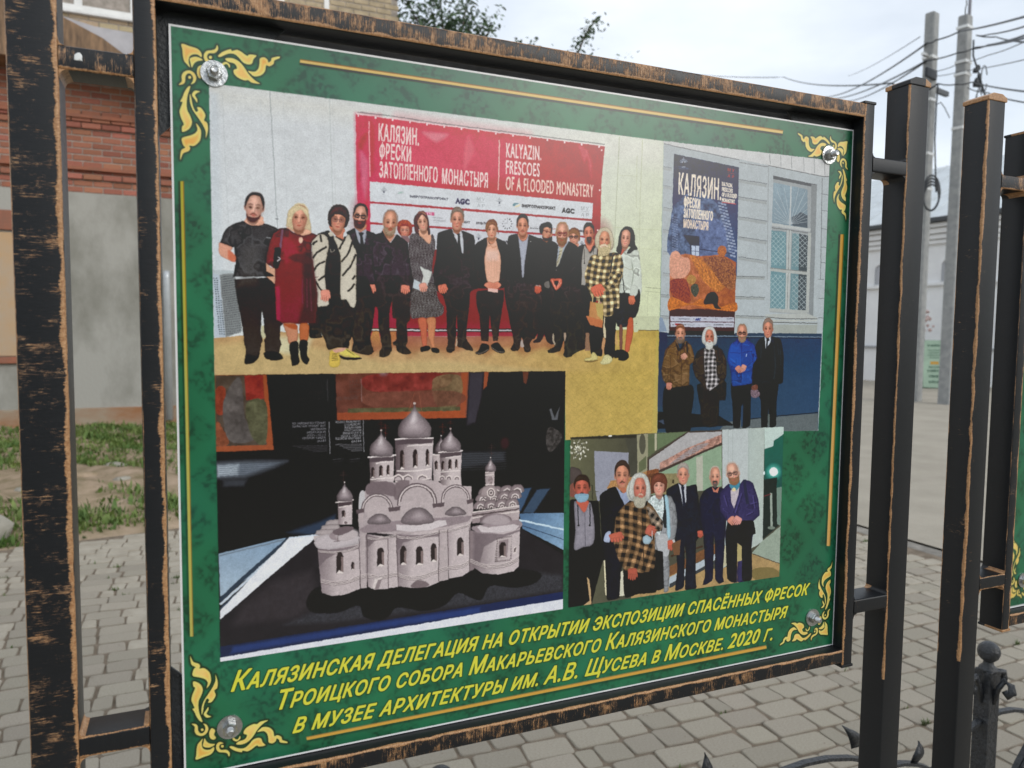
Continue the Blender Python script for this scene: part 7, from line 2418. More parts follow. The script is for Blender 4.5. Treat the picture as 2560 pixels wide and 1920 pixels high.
def fillet(name, cx, cz, sx, sz, r, parent):
    """rounded weld in the corner between a crossbar and an upright"""
    P = [(cx, cz)]
    for i in range(6):
        t = rad(90) * i / 5
        P.append((cx + sx * r * (1 - math.sin(t)), cz + sz * r * (1 - math.cos(t))))
    o = prism(name, P, 'y', YF + .0008, YB - .001, PAINT, parent)
    r_ = random.Random(int(cx * 1000 + cz * 100))
    wear_all(o.data, (-1, -1, 0))
    return o


def build_stand(label, first=True):
    root = empty('information_stand', (0, 0, 0), label, 'notice board', 'information stands along the paving')
    w = {'post_l': {'f': (.28, 1.0, .86), 'r': (.55, .1, 0), 'l': (.3, .9, .2), 'k': (.5, .5, .2)},
         'post_r': {'f': (.55, .22, .02), 'l': (.1, .55, .02), 'r': (.3, .3, .1), 'k': (.5, .5, .2)}}
    if not first:
        w['post_l'] = {'f': (.85, .2, .12), 'l': (.5, .8, .35), 'r': (.3, .3, 0), 'k': (.5, .5, .2)}
    for nm, x0 in (('post_l', -.130), ('post_r', .970)):
        painted_tube('post', 'z', .93, 1.812, x0, x0 + .04, YF, YB, root, w[nm])
        lowp = painted_tube('post_foot', 'z', -.06, .93, x0, x0 + .04, YF, YB, root, {k_: (0, 0, 0) for k_ in 'frkl'})
        c = prism('post_cap', [(x0 - .0015, 1.811), (x0 + .0415, 1.811), (x0 + .0415, 1.817), (x0 + .030, 1.8225), (x0 + .010, 1.8225), (x0 - .0015, 1.817)], 'y', YF - .0015, YB + .0015, PAINT, root, bev=.0012)
        wear_all(c.data, (0, 0, .5))
    for x0, wr in ((-.0300, {'f': (.25, .9, .55), 'r': (.5, .1, 0), 'l': (.2, .3, .1)}), (.884, {'f': (.85, .15, .12), 'l': (.1, .45, 0), 'r': (.2, .2, 0)})):
        x1 = x0 + (.0195 if x0 < 0 else .020)
        painted_tube('frame_upright', 'z', .966, 1.774, x0, x1, YF, YB, root, wr)
        for z0, z1 in ((1.773, 1.777), (.963, .967)):
            c = prism('tube_cap', [(x0 - .001, z0), (x1 + .001, z0), (x1 + .001, z1), (x0 - .001, z1)], 'y', YF - .001, YB + .001, PAINT, root, bev=.001)
            wear_all(c.data, (0, 0, .3))
    painted_tube('frame_rail', 'x', -.0105, .884, 1.754, 1.774, YF, YB, root, {'f': (.9, .4, 1.45), 'l': (.1, .12, 0), 'r': (.4, .5, .4)})
    painted_tube('frame_rail', 'x', -.0105, .884, .970, .990, YF, YB, root, {'f': (.2, .7, 1.15), 'r': (.55, .1, .05), 'l': (.1, .1, 0)})
    for xa, xb in ((-.0900, -.0300), (.904, .970)):
        for z0, ww in ((1.681, {'f': (.5, .2, 1.15), 'l': (.12, .5, 0)}), (1.041, {'f': (.7, .45, .45), 'r': (.4, .1, 0)})):
            if xa > 0:
                ww = {'f': (.12, .1, .18 if z0 > 1.5 else .35), 'r': (.1, .1, 0), 'l': (.1, .2, 0)}
            painted_tube('crossbar', 'x', xa, xb, z0, z0 + .021, YF, YB, root, ww)
            for cx, sx in ((xa, 1), (xb, -1)):
                for cz, sz in ((z0, -1), (z0 + .021, 1)):
                    fillet('weld', cx, cz, sx, sz, .007 if sz < 0 else .005, root)
    # board with its print, corner gussets and bolts
    board = box('board', 0, BW, .0002, .0032, ZB, ZT, PVC, root)
    pm = PRINT1 if first else PRINT2
    quad_uv('board_print', 0, BW, ZB, ZT, 0.0, pm, board)
    if first:
        for i_, (nm, q, lab) in enumerate((('printed_photograph', PH1, 'printed photograph of sixteen people standing before a red banner'),
                           ('printed_photograph', [(1658.5, 350), (2074, 401), (2046, 1105), (1959, 1105), (1959, 1066), (1641, 1081)], 'printed photograph of four men outside a pale facade with a hanging poster'),
                           ('printed_photograph', [(536.7, 937), (1413, 926.5), (1407, 1522), (550, 1654)], 'printed photograph of a cathedral model in a glass case'),
                           ('printed_photograph', [(1425, 1092.5), (1959, 1066), (1948, 1441), (1420.5, 1519)], 'printed photograph of seven people in a hall'))):
            P = b2w(q)[::-1]
            tag(quad_uv(nm, 0, 0, 0, 0, -.0001 - .00006 * i_, pm, board, pts=P), lab)
        V(0, 0, 1)
        P = b2w([(575, 1665), (2030, 1450), (2010, 1560), (1925, 1640), (735, 1865), (570, 1730)])[::-1]
        tag(quad_uv('printed_caption', 0, 0, 0, 0, -.0001, pm, board, pts=P), 'yellow slanted capitals in three lines on green')
    for x, z in ((.0398, 1.6996), (.8385, 1.7013), (.841, 1.0392), (.0443, 1.0368)):
        o = link('bolt', BOLT, STEEL, board, loc=(x, -.0002, z))
        o.rotation_euler = (0, x * 9 + z * 3, 0)
    for cx, cz, sx, sz in ((-.0104, 1.7538, 1, -1), (.8838, 1.7538, -1, -1), (-.0104, .9902, 1, 1), (.8838, .9902, -1, 1)):
        prism('gusset_plate', [(cx, cz), (cx + sx * .118, cz), (cx, cz + sz * .118)], 'y', .0042, .0075, BLACK2, root)
    box('backing_strip', .0, .874, .0185, .0205, 1.7405, 1.7536, GREYP, root)
    return root


st1 = build_stand('nearest information stand with a green board of printed photographs, filling the view')
chip = rock('paint_chip', (-.0745, YF - .0003, 1.6915), (.0032, .0004, .005), 9, m=PVC)
chip.parent = st1
st2 = build_stand('second information stand at the right edge of the view, mostly cut off', first=False)
st2.location = (1.268, 0, 0)

# ================================================================ low forged railing behind the stands
fy = .45
rail = empty('forged_railing', (1.2, fy, 0), 'low black forged railing of crossing arches and ball-topped posts behind the stands', 'railing')
rail.location = (0, 0, 0)


def part(name, vf, m, parent, smooth=True, bev=0):
    me = fixn(mesh(name, *vf))
    if bev:
        bevel(me, bev, 2)
    return link(name, me, m, parent, smooth=smooth)


def ball_post(x):
    p = box('railing_post', x - .021, x + .021, fy - .021, fy + .021, -.03, .585, BLACK, rail, bev=.003)
    v, f = lathe([(.016, .575), (.024, .58), (.021, .59), (.013, .597), (.012, .604)] + [(.027 * math.sin(t), .631 - .027 * math.cos(t)) for t in np.linspace(.42, 3.1, 12)], 20)
    v = [(a + x, b + fy, c) for a, b, c in v]
    part('ball_finial', (v, f), BLACK, p)
    for a in (0, 90, 180, 270):                    # forged volutes round the neck
        dx, dy = math.cos(rad(a)), math.sin(rad(a))
        pts = [(x + dx * r_, fy + dy * r_, z) for r_, z in ((.018, .50), (.030, .545), (.045, .572), (.062, .566), (.066, .548), (.056, .536), (.046, .545))]
        part('volute', tube_path(pts, .007, 6, taper=[1, 1, 1.1, 1.3, 1.5, 1.4, 1.2]), BLACK, p)


for x in (1.915, .42, 3.41):
    ball_post(x)


def arch(x0, x1, z0, z1, w=.016, h=.008, n=22):
    pts = []
    for i in range(n + 1):
        t = math.pi * i / n
        pts.append(((x0 + x1) / 2 - (x1 - x0) / 2 * math.cos(t), fy, z0 + (z1 - z0) * math.sin(t)))
    return part('arch_bar', tube_path(pts, 0, 4, flat=(w, h)), BLACK, rail, smooth=False)


for x0, x1, z1 in ((.44, 1.15, .43), (.80, 1.79, .468), (1.24, 1.893, .40), (1.60, 2.34, .458), (1.97, 2.70, .44), (2.4, 3.0, .46), (2.75, 3.39, .44)):
    arch(x0, x1, .02, z1)
box('rail_bar', .44, 3.40, fy - .008, fy + .008, .10, .112, BLACK, rail)


def leafp(x, z, h, lean, tw=.6):
    vs, fs = [], []
    n = 7
    for i in range(n + 1):
        t = i / n
        wd_ = .020 * math.sin(math.pi * (.18 + .82 * t)) + .002 * (1 - t)
        cx, cz = x + lean * t * t, z + h * t
        cy = fy - .02 * math.sin(t * 2.4) * tw
        vs += [(cx - wd_, cy, cz), (cx, cy - .007 * math.sin(math.pi * t), cz + .002), (cx + wd_, cy, cz), (cx, cy + .004, cz)]
    for i in range(n):
        for j in range(4):
            fs.append((i * 4 + j, i * 4 + (j + 1) % 4, i * 4 + 4 + (j + 1) % 4, i * 4 + 4 + j))
    fs += [(0, 1, 2, 3), (n * 4 + 3, n * 4 + 2, n * 4 + 1, n * 4)]
    part('forged_leaf', (vs, fs), BLACK, rail)


leafp(1.012, .455, .105, -.006)
leafp(1.452, .47, .070, -.055)
leafp(1.655, .385, .062, .004)
leafp(2.30, .42, .09, .03)
leafp(2.06, .25, .08, .03)
leafp(.62, .38, .09, .02)

# ================================================================ brick building on the left
WY = 11.5
bb_ = empty('brick_building', (-1, WY, 0), 'red brick building with grey plastered ground floor behind the thick left post', 'building')
bb_.location = (0, 0, 0)
WX0, WX1 = -9.0, 3.2
box('plinth', WX0, WX1, WY - .06, WY + .3, -.3, .30, CLAYBASE, bb_, bev=.01)
box('plastered_wall', WX0, WX1, WY, WY + .3, .28, 3.36, PLASTER, bb_)
box('mortar_wall', WX0, WX1, WY + .010, WY + .3, 3.36, 8.6, MORTAR, bb_)
box('side_wall', WX1 - .3, WX1, WY + .3, WY + 9, -.3, 8.6, MORTAR, bb_)
rnd = random.Random(21)
BL, BH_, BPZ = .235, .073, .0885
bm_red = bevel(mesh('brick', box_v(-BL / 2, BL / 2, 0, .06, -BH_ / 2, BH_ / 2), BF), .006, 1)
bm_red.materials.append(BRICK)
bm_yel = bevel(mesh('brick', box_v(-BL / 2, BL / 2, 0, .06, -BH_ / 2, BH_ / 2), BF), .006, 1)
bm_yel.materials.append(YBRICK)
cand, rest_r, rest_y = [], ([], []), ([], [])


def add_brick(x, z, yel, proud=0.0, deep=0.0):
    o = Vector((x, WY + .002 - proud + rnd.uniform(-.003, .003), z)) - CAM
    d = o.dot(FWD)
    px, py = 1280 + 1875 * o.dot(RIGHT) / d, 960 + 1875 * o.dot(DOWN) / d
    vis = (150 < px < 345 or -15 < px < 22 or 392 < px < 440) and py > -25
    cand.append((0 if vis else 1, abs(px - 240), x, z, yel, proud))


z = 3.405
row = 0
while z < 8.5:
    yel = z > 5.42
    proud = .045 if (3.52 < z < 3.66 or 4.22 < z < 4.38) and not yel else (.03 if 4.38 < z < 4.5 else 0)
    x = WX0 + (row % 2) * (BL / 2 + .006) + .12
    while x < WX1 - .1:
        if not (z > 5.82 and -1.75 < x < -.52 and z < 7.3):
            add_brick(x, z, yel, proud)
        x += BL + .012
    z += BPZ
    row += 1
cand.sort()
for k_, (nv, _, x, z, yel, proud) in enumerate(cand):
    me = bm_yel if yel else bm_red
    if k_ < 300:
        o = bpy.data.objects.new('brick', me)
        COL.objects.link(o)
        o.parent = bb_
        o.location = (x, WY - proud + rnd.uniform(-.003, .003), z)
        o.rotation_euler = (0, rnd.uniform(-.006, .006), 0)
    else:
        tgt = rest_y if yel else rest_r
        b0 = len(tgt[0])
        tgt[0].extend((v.co.x + x, v.co.y + WY - proud, v.co.z + z) for v in me.vertices)
        tgt[1].extend(tuple(b0 + q for q in p.vertices) for p in me.polygons)
tag(link('brickwork', mesh('brickwork', *rest_r), BRICK2, bb_), kind='stuff')
tag(link('pale_brickwork', mesh('pale_brickwork', *rest_y), mat('pale_brick_far', (.44, .355, .235), .9, var=.25, vs=6, bump=.4, bs=60), bb_), kind='stuff')
for z0 in (3.66, 4.38):
    box('string_course', WX0, WX1, WY - .075, WY + .02, z0 + .01, z0 + .055, BRICK2, bb_)


def window(x0, x1, z0, z1, y, parent, mull=1):
    f = empty('window', (0, 0, 0), None, None)
    me = []
    vs, fs = [], []

    def add(*a):
        b0 = len(vs)
        vs.extend(box_v(*a))
        fs.extend(tuple(b0 + q for q in p) for p in BF)
    t = .075
    add(x0, x1, y, y + .06, z0, z0 + t)
    add(x0, x1, y, y + .06, z1 - t, z1)
    add(x0, x0 + t, y + .001, y + .059, z0 + t, z1 - t)
    add(x1 - t, x1, y + .001, y + .059, z0 + t, z1 - t)
    for i in range(mull):
        xm = x0 + (x1 - x0) * (.34 if mull == 1 else (i + 1) / (mull + 1))
        add(xm - .05, xm + .05, y + .002, y + .058, z0 + t, z1 - t)
    bpy.data.objects.remove(f)
    w_ = link('window', mesh('window', vs, fs), WPAINT, parent)
    box('pane', x0 + .05, x1 - .05, y + .035, y + .045, z0 + .05, z1 - .05, GLASS, w_)
    box('sill', x0 - .06, x1 + .06, y - .05, y + .03, z0 - .05, z0 - .002, WPAINT, w_, bev=.006)
    return w_


window(-1.72, -.62, 5.86, 7.2, WY - .01, bb_)
window(-5.2, -4.0, 5.86, 7.2, WY - .01, bb_)
window(1.0, 2.1, 5.86, 7.2, WY - .01, bb_)
box('shuttered_opening', -3.6, -2.16, WY - .03, WY + .02, 1.05, 2.75, TANP, bb_, bev=.01)
box('opening_lintel', -3.65, -2.12, WY - .05, WY + .02, 2.78, 3.05, BRICK2, bb_, bev=.01)
box('opening_sill', -3.65, -2.10, WY - .07, WY + .02, .95, 1.04, BRICK2, bb_, bev=.01)
# porch canopy: grey sheet roof on a brown soffit, its verge falling to the right
prism('canopy_roof', [(-1.62, 5.60), (-1.10, 5.50), (.6, 5.46), (.6, 4.62), (-.55, 5.02), (-1.0, 5.33)], 'y', WY - .52, WY - .02, ROOFG, bb_)
prism('canopy_soffit', [(-2.6, 5.9), (-1.62, 5.60), (-1.0, 5.33), (-.55, 5.02), (.6, 4.62), (.6, 4.5), (-.6, 4.9), (-1.5, 4.95), (-2.6, 4.95)], 'y', WY - .62, WY - .10, WOODB, bb_)
pv, pf = tube_path([(-.30, WY - .09, .10), (-.30, WY - .09, 2.2), (-.30, WY - .09, 2.3)], .052, 12)
part('downpipe', (pv, pf), mat('galvanised_pipe', (.50, .53, .55), .35, .6, var=.1, vs=5, metal=.3), bb_)

# leafy screen added out of view behind the camera, darkens the board's low reflections
rnd = random.Random(77)
hv = []
nx_, nz_ = 120, 16
for j in range(nz_ + 1):
    for i in range(nx_ + 1):
        hv.append((-18 + i * .42, -11.5 + rnd.uniform(-.25, .25) + (.5 if j == nz_ else 0), j * .2 + rnd.uniform(-.08, .08) * (j > 0)))
hf = [(j * (nx_ + 1) + i, j * (nx_ + 1) + i + 1, (j + 1) * (nx_ + 1) + i + 1, (j + 1) * (nx_ + 1) + i) for j in range(nz_) for i in range(nx_)]
tag(link('unseen_hedge', mesh('unseen_hedge', hv, hf), LEAFA), 'long dark green leafy screen added out of view to block low reflected sky', 'unseen_hedge', kind='stuff')

# ================================================================ white building on the right, across the road
def at_px(px, py, t):
    return CAM + (FWD + RIGHT * ((px - 1280) / 1875) + DOWN * ((py - 960) / 1875)) * t


A_, B_ = at_px(2184, 840, 25.2), at_px(2347, 842, 23.2)
dirw = Vector((B_.x - A_.x, B_.y - A_.y, 0)).normalized()
wb = empty('white_building', (0, 0, 0), 'white plastered building with moulded cornice and pale tin roof across the road', 'building')
wb.location = (A_.x, A_.y, 0)
wb.rotation_euler = (0, 0, math.atan2(dirw.y, dirw.x))
box('wall', -9, 9, 0, 8, -.2, 4.3, WHITEW, wb)
box('plinth', -9, 9, -.08, .0, -.2, 1.05, WHITEW, wb)
box('plinth_ledge', -9, 9, -.14, .0, 1.05, 1.12, mat('grey_ledge', (.34, .35, .36), .8), wb)
box('string_course', -9, 9, -.10, .0, 3.02, 3.12, WHITEW, wb, bev=.01)
for k_, (z0, z1, pr) in enumerate(((4.30, 4.42, .10), (4.44, 4.58, .17), (4.60, 4.76, .25), (4.78, 4.90, .36))):
    box('cornice_moulding', -9.1, 9.1, -pr, .0, z0, z1, WHITEW, wb, bev=.012)
box('gutter', -9.1, 9.1, -.52, -.3, 4.92, 5.06, DARKM, wb, bev=.02)
rv = [(-9.2, -.5, 5.02), (9.2, -.5, 5.02), (9.2, 4.2, 7.6), (-9.2, 4.2, 7.6), (-9.2, 8.9, 5.02), (9.2, 8.9, 5.02)]
rf = link('roof', mesh('roof', rv, [(0, 1, 2, 3), (3, 2, 5, 4), (0, 3, 4), (1, 5, 2)]), TIN, wb)
for i in range(24):
    x = -9 + i * .78
    v, f = tube_path([(x, -.5, 5.04), (x, 4.2, 7.62)], .022, 4)
    part('roof_seam', (v, f), TIN, rf, smooth=False)
for x in (-7.4, -4.8, -2.3, .15, 2.45, 4.9, 7.4):
    P = [(x - .17, 3.15), (x + .17, 3.15), (x + .17, 3.62)] + [(x + .17 * math.cos(t), 3.62 + .17 * math.sin(t)) for t in np.linspace(.2, math.pi - .2, 8)] + [(x - .17, 3.62)]
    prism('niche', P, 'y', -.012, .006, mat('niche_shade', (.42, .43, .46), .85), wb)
    Q = [(x - .23, 3.14), (x - .18, 3.14), (x - .18, 3.62)] + [(x - .18 * math.cos(t), 3.62 + .18 * math.sin(t)) for t in np.linspace(.15, math.pi - .15, 8)] + [(x + .18, 3.62), (x + .18, 3.14), (x + .23, 3.14), (x + .23, 3.64)] + [(x + .23 * math.cos(t), 3.64 + .23 * math.sin(t)) for t in np.linspace(.15, math.pi - .15, 8)] + [(x - .23, 3.64)]
    prism('niche_frame', Q, 'y', -.05, -.001, WHITEW, wb)

# weeds along its foot
wv, wf = [], []
rnd = random.Random(3)
for _ in range(5000):
    s = rnd.uniform(-4, 4)
    q = A_ + dirw * s
    x, y = q.x + rnd.uniform(-.3, .3) + .6, q.y - .9 + rnd.uniform(-.5, .5)
    h = rnd.uniform(.05, .26)
    a = rnd.uniform(0, 6.28)
    w_ = .014
    b0 = len(wv)
    wv += [(x - w_ * math.sin(a), y + w_ * math.cos(a), 0), (x + w_ * math.sin(a), y - w_ * math.cos(a), 0), (x + h * .3 * math.cos(a), y + h * .3 * math.sin(a), h)]
    wf.append((b0, b0 + 1, b0 + 2))
tag(link('weeds', mesh('weeds', wv, wf), GRASS), 'thin weeds growing along the foot of the white building', 'weeds', kind='stuff')


# sandwich board leaning in front
def frame_at(px, py, t):
    p = at_px(px, py, t)
    return Vector((p.x, p.y, 0))


sg = empty('pavement_sign', frame_at(2340, 955, 21.0), 'pale green sandwich board with dark script standing before the white building', 'sign')
sg.rotation_euler = (0, 0, rad(-23))
P = [(-.36, .03), (.32, .0), (.33, 1.30), (.27, 1.37), (-.20, 1.37), (-.26, 1.32)]
pn = prism('panel', [(x + .0, z) for x, z in P], 'y', -.02, .0, SIGNP, sg)
pn.rotation_euler = (rad(-12), 0, 0)
P2 = [(x * 1.07, z * 1.02 - .02) for x, z in P]
bk_ = prism('back_frame', P2, 'y', .003, .02, SIGNT, sg)
bk_.rotation_euler = (rad(-12), 0, 0)
leg = prism('rear_leg', [(-.30, 0), (-.24, 0), (-.20, 1.3), (-.24, 1.3)], 'y', .5, .53, SIGNT, sg)
rnd = random.Random(8)
for k_, (z, w0, h, mm_) in enumerate(((1.22, .34, .07, SIGNT), (1.08, .36, .03, SIGNT), (1.01, .30, .03, SIGNT), (.94, .36, .03, SIGNT), (.87, .26, .03, SIGNT), (.72, .24, .09, SIGNO), (.60, .34, .045, SIGNT), (.50, .44, .07, SIGNT), (.34, .36, .075, SIGNT), (.18, .40, .075, SIGNT))):
    x = -w0 / 2
    vs_, fs_ = [], []
    while x < w0 / 2:
        wl = rnd.uniform(.02, .06) if mm_ is SIGNT else w0
        b0 = len(vs_)
        vs_.extend(box_v(x + .01, x + wl, -.026, -.0205, z - h / 2, z + h / 2 * rnd.uniform(.6, 1)))
        fs_.extend(tuple(b0 + q for q in p) for p in BF)
        x += wl + .012
    link('lettering', mesh('lettering', vs_, fs_), mm_, pn)

# white sack, blossom and yellow notice by the building foot
rock('white_sack', frame_at(2296, 945, 22.3) + Vector((0, 0, .45)), (.34, .3, .85), 44, 'tall grey-white sack standing against the wall left of the pavement sign', 'sack', mat('sack_cloth', (.40, .42, .41), .9, var=.2, vs=5))
fl = []
bm = bmesh.new()
rnd = random.Random(2)
c0 = at_px(2298, 808, 21.8)
for _ in range(70):
    p = Vector((rnd.gauss(0, .13), rnd.gauss(0, .13), rnd.gauss(0, .32)))
    bmesh.ops.create_icosphere(bm, subdivisions=1, radius=rnd.uniform(.03, .07), matrix=Matrix.Translation(p))
me = bpy.data.meshes.new('hanging_flowers')
bm.to_mesh(me)
bm.free()
tag(link('hanging_flowers', me, PURPLE, loc=c0), 'pink and cream blossom hanging on the white building above the grey sack', 'flowers')
q = at_px(2376, 792, 22.2)
nb_ = box('yellow_notice', -.13, .13, -.015, .015, -.42, .42, YELLOW, bev=.004)
nb_.location = q
nb_.rotation_euler = (0, 0, wb.rotation_euler.z)
tag(nb_, 'yellow notice panel fixed beside the farther utility pole', 'notice')

# ================================================================ utility poles and cables
def pole(px_top, py_top, t, w0, w1, rot, label):
    p = at_px(px_top, py_top, t)
    o = empty('utility_pole', (p.x, p.y, 0), label, 'utility pole', 'concrete utility poles')
    o.rotation_euler = (0, 0, rot)
    h = p.z
    v = []
    for z, w in ((-.5, w1), (h, w0)):
        v += [(-w / 2, -w * .42, z), (w / 2, -w * .42, z), (w / 2, w * .42, z), (-w / 2, w * .42, z)]
    sh_ = link('shaft', bevel(mesh('shaft', v, BF), .02, 1), CONC, o)
    return o, h


PR = rad(12)
p1, h1 = pole(2331, 33, 16.2, .24, .27, PR, 'nearer-left concrete utility pole with steel bands and a coil of cable')
p2, h2 = pole(2414, 40, 15.6, .235, .30, PR, 'right-hand concrete utility pole carrying a mast and tangled black cables')
BAND = mat('steel_band', (.62, .62, .60), .35, .6, metal=.6)
for o, h, zs in ((p1, h1, (.95, 1.85, 3.0, 3.75)), (p2, h2, (.25, .95, 1.2, 2.3))):
    for z in zs:
        box('steel_band', -.135, .135, -.115, .115, h - z - .03, h - z + .03, BAND, o, bev=.004)
box('bracket', -.34, -.13, -.03, .03, h1 - .95, h1 - .89, BAND, p1)
box('brace_bar', .12, .80, -.05, .03, h1 - 1.62, h1 - 1.52, DARKM, p1)
box('insulator_clamp', -.42, .02, -.16, -.10, h1 - 1.45, h1 - 1.25, CABLE, p1, bev=.02)
part('mast', tube_path([(.115, -.02, h2 - .9), (.125, -.02, h2 + 1.2)], .032, 10), GREYP, p2)
part('pole_hook', tube_path([(-.02, 0, h2), (-.02, 0, h2 + .16), (.03, 0, h2 + .24), (0, 0, h2 + .32)], .012, 6), DARKM, p2)
rnd = random.Random(6)
for k_ in range(9):                                   # knots of connectors
    z = h2 - rnd.uniform(1.0, 1.5)
    rk = rock('cable_connector', (.26 + rnd.uniform(-.08, .1), -.18 + rnd.uniform(-.05, .05), z), (.05, .04, .09), 60 + k_, m=CABLE)
    rk.parent = p2
for k_, (cx, cz, r_, w_) in enumerate(((.50, h2 - 1.75, .24, .5), (.42, h2 - 1.65, .18, .3), (.36, h2 - 2.3, .16, .25), (.60, h2 - 1.2, .22, .3))):
    pts = [(cx + r_ * w_ / .5 * math.cos(t), -.16, cz + r_ * 1.25 * math.sin(t)) for t in np.linspace(.4, 6.0, 20)]
    part('loose_loop', tube_path(pts, .011, 5), CABLE, p2)


def wpt(a):
    return at_px(*a)


def cable(pts, r, label, sag=0.0, n=26):
    P = []
    q = [wpt(p) for p in pts]
    for i in range(len(q) - 1):
        for k2 in range(n + (i == len(q) - 2)):
            t = k2 / n
            p = q[i].lerp(q[i + 1], t)
            p.z -= sag * 4 * t * (1 - t)
            P.append(p)
    o = part('overhead_cable', tube_path(P, r, 5), CABLE, None)
    return tag(o, label, 'cable', 'overhead cables at the utility poles')


T1, T2 = 16.0, 15.4
cable([(2318, 108, T1), (2053, 243, 40)], .022, 'thick black overhead cable running left from the upper clamp of the left pole', .3)
cable([(2318, 108, T1), (2340, 100, T1), (2400, 78, T2), (2575, 38, 9)], .016, 'black cable from the upper clamp rising to the right past the mast', .02)
cable([(2316, 152, T1), (2050, 246, 42)], .022, 'black overhead cable running left from the middle of the left pole, upper strand', .3)
cable([(2316, 153, T1), (2095, 252, 42)], .020, 'black overhead cable running left from the middle of the left pole, lower strand', .3)
cable([(2316, 152, T1), (2395, 132, T2), (2440, 118, T2), (2575, 92, 9)], .014, 'black cable joining both poles and leaving right over the knot of connectors', .02)
cable([(2440, 88, T2), (2470, 86, T2), (2575, 62, 9)], .013, 'upper right cable leaving the right pole above the tangle', .02)
cable([(2440, 88, T2), (2490, 92, T2), (2575, 106, 9)], .013, 'cable falling right from the right pole across the other wires', .02)
cable([(2430, 122, T2), (2470, 112, T2), (2575, 84, 9)], .015, 'doubled black cable leaving the tangle towards the right edge', .02)
cable([(1655, 174, 60), (1960, 193, 40), (2230, 208, T1), (2345, 209, T1)], .020, 'long thin cable crossing the sky above the board towards the left pole', .2)
cable([(2345, 209, T1), (2390, 211, T2), (2430, 205, T2), (2575, 230, 9)], .013, 'thin cable leaving the right pole low towards the right edge', .02)
cable([(2420, 220, T2), (2470, 232, 13), (2575, 258, 9)], .011, 'lowest thin cable right of the right pole', .02)
cable([(2340, 178, T1), (2395, 160, T2), (2470, 138, 14), (2575, 98, 9)], .008, 'fine wire with a clip between the two poles, upper one', .02)
cable([(2340, 190, T1), (2400, 178, T2), (2575, 146, 9)], .007, 'fine wire with a clip between the two poles, lower one', .02)
cable([(2300, 92, T1), (2120, 190, 40)], .010, 'faint upper wire running left above the thick cables', .1)
cable([(2434, 100, T2), (2433, 140, T2), (2438, 155, T2), (2462, 235, T2), (2475, 300, T2)], .018, 'black cable hanging down from the tangle behind the second stand post', .0)
cable([(2345, 212, T1), (2341, 262, T1), (2337, 350, T1), (2340, 480, T1)], .016, 'dark cable hanging down the left pole to the coil', .0)
cable([(2341, 262, T1), (2352, 256, T1), (2362, 270, T1), (2374, 295, T1)], .009, 'thin slack wire looping between the two poles', .0)
v_, f_ = [], []
for k_ in range(4):
    c = wpt((2328, 482 + k_ * 4, T1 - .3))
    pts = [(c.x + (.20 - k_ * .01) * math.cos(t) * .9, c.y - .2 * math.cos(t) * .3, c.z + (.36 - k_ * .03) * math.sin(t)) for t in np.linspace(0, 6.28, 26)]
    tv, tf = tube_path(pts, .020, 5)
    b0 = len(v_)
    v_ += tv
    f_ += [tuple(b0 + q for q in p) for p in tf]
cc = part('cable_coil', (v_, f_), CABLE, None)
tag(cc, 'coil of thick black cable hanging on the left utility pole', 'cable coil')

# ================================================================ trees beyond the board
rnd = random.Random(17)
lf = mesh('leaf', [(0, 0, 0), (.26, .20, .02), (.55, .22, 0), (1, 0, -.06), (.55, -.22, 0), (.26, -.20, .02)], [(0, 1, 2, 3, 4, 5)])


def tree(base, limbs, tufts, label, leaf=.085, stuffcrown=None):
    root = empty('tree', base, label, 'tree', 'trees beyond the board')
    tv, tf = [], []
    for pts, r0, r1 in limbs:
        n = len(pts)
        v, f = tube_path([Vector(p) - Vector(base) for p in pts], r0, 7, taper=[1 + (r1 / r0 - 1) * i / (n - 1) for i in range(n)])
        b0 = len(tv)
        tv += v
        tf += [tuple(b0 + q for q in p) for p in f]
    part('trunk', (tv, tf), BARK, root)
    cv, cf = [], []
    for (c, s, n_) in tufts:
        for _ in range(n_):
            p = Vector(c) + Vector((rnd.gauss(0, s[0]), rnd.gauss(0, s[1]), rnd.gauss(0, s[2]))) - Vector(base)
            a, e, tw = rnd.uniform(0, 6.28), rnd.uniform(-1.1, .6), rnd.uniform(-1, 1)
            M_ = Matrix.Rotation(a, 3, 'Z') @ Matrix.Rotation(-e, 3, 'Y') @ Matrix.Rotation(tw, 3, 'X')
            k_ = leaf * rnd.uniform(.6, 1.4)
            b0 = len(cv)
            cv.extend(p + M_ @ (v.co * k_) for v in lf.vertices)
            cf.append(tuple(b0 + q for q in range(6)))
    part('crown', (cv, cf), LEAFA, root, smooth=False)
    return root


def up(px, py, t=12.5):
    return tuple(at_px(px, py, t))


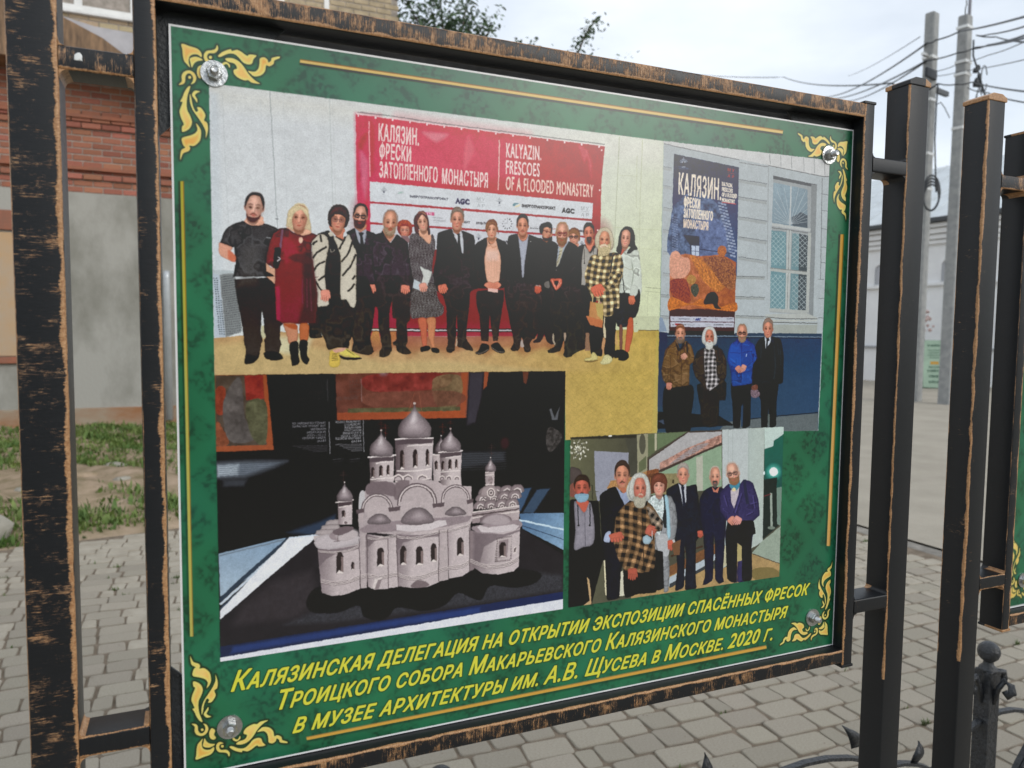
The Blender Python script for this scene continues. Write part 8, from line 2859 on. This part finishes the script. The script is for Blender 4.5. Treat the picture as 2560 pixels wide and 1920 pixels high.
b_ = at_px(1130, 840, 12.5)
base1 = (b_.x, b_.y, 0)
L_ = [([base1, (b_.x + .05, b_.y, 2.0), (b_.x - .05, b_.y, 4.2), up(1130, 140)], .16, .07)]
tf_ = []
for q in ((1000, 70), (1040, 30), (1085, 40), (1100, -20), (1120, 70), (1150, 60), (1180, 40), (1165, 10), (1205, 75), (1230, 62), (1060, 70), (1020, -10), (1210, 50), (990, 30)):
    L_.append(([up(1125, 180), up((1125 + q[0]) / 2, 130), up(q[0], q[1] + 10)], .035, .01))
for (x, y, sx, sz, n_) in ((1000, 55, .10, .14, 90), (1020, 20, .10, .12, 60), (1045, 45, .14, .12, 130), (1075, 5, .10, .14, 110), (1095, 55, .18, .13, 220), (1110, -15, .10, .14, 120), (1130, 70, .2, .12, 240), (1155, 30, .11, .15, 130), (1168, 62, .16, .12, 150),
                           (1200, 70, .10, .12, 90), (1222, 78, .07, .08, 40), (1230, 50, .04, .06, 14), (1168, 8, .04, .08, 30), (988, 10, .05, .08, 24), (1110, 150, .42, .22, 700), (1120, 260, .55, .35, 1400), (1050, -60, .2, .15, 60)):
    tf_.append((up(x, y), (sx, .3, sz), n_))
tree(base1, L_, tf_, 'leafy tree whose crown rises above the middle of the top frame rail')
b_ = at_px(1440, 840, 13.5)
base2 = (b_.x, b_.y, 0)
L_ = [([base2, (b_.x, b_.y, 2.2), up(1445, 260, 13.5)], .12, .05), ([up(1445, 260, 13.5), up(1440, 145, 13.5), up(1462, 90, 13.5), up(1490, 45, 13.5)], .03, .008)]
tf_ = [(up(x, y, 13.5), (s, .15, s * 1.1), n_) for x, y, s, n_ in ((1442, 128, .07, 34), (1448, 112, .06, 26), (1458, 95, .06, 30), (1470, 80, .06, 30), (1480, 62, .05, 18), (1495, 55, .05, 10), (1485, 40, .05, 6), (1475, 68, .06, 22), (1512, 60, .04, 4),
                                                                   (1440, 330, .42, 700), (1530, 150, .035, 10), (1562, 146, .03, 8), (1475, 135, .03, 6))]
tree(base2, L_, tf_, 'slender tree with one sparse leafy twig above the right part of the top rail')
b_ = at_px(1310, 840, 14.0)
base3 = (b_.x, b_.y, 0)
tf_ = [(up(1291, 108, 14), (.05, .1, .05), 26), (up(1331, 112, 14), (.05, .1, .06), 28), (up(1320, 300, 14), (.45, .4, .4), 900)]
tree(base3, [([base3, (b_.x, b_.y, 2), up(1315, 250, 14)], .1, .05), ([up(1315, 250, 14), up(1300, 160, 14), up(1291, 115, 14)], .02, .006), ([up(1315, 250, 14), up(1325, 160, 14), up(1331, 118, 14)], .02, .006)],
     tf_, 'low tree of which only two leaf tips show over the top rail')
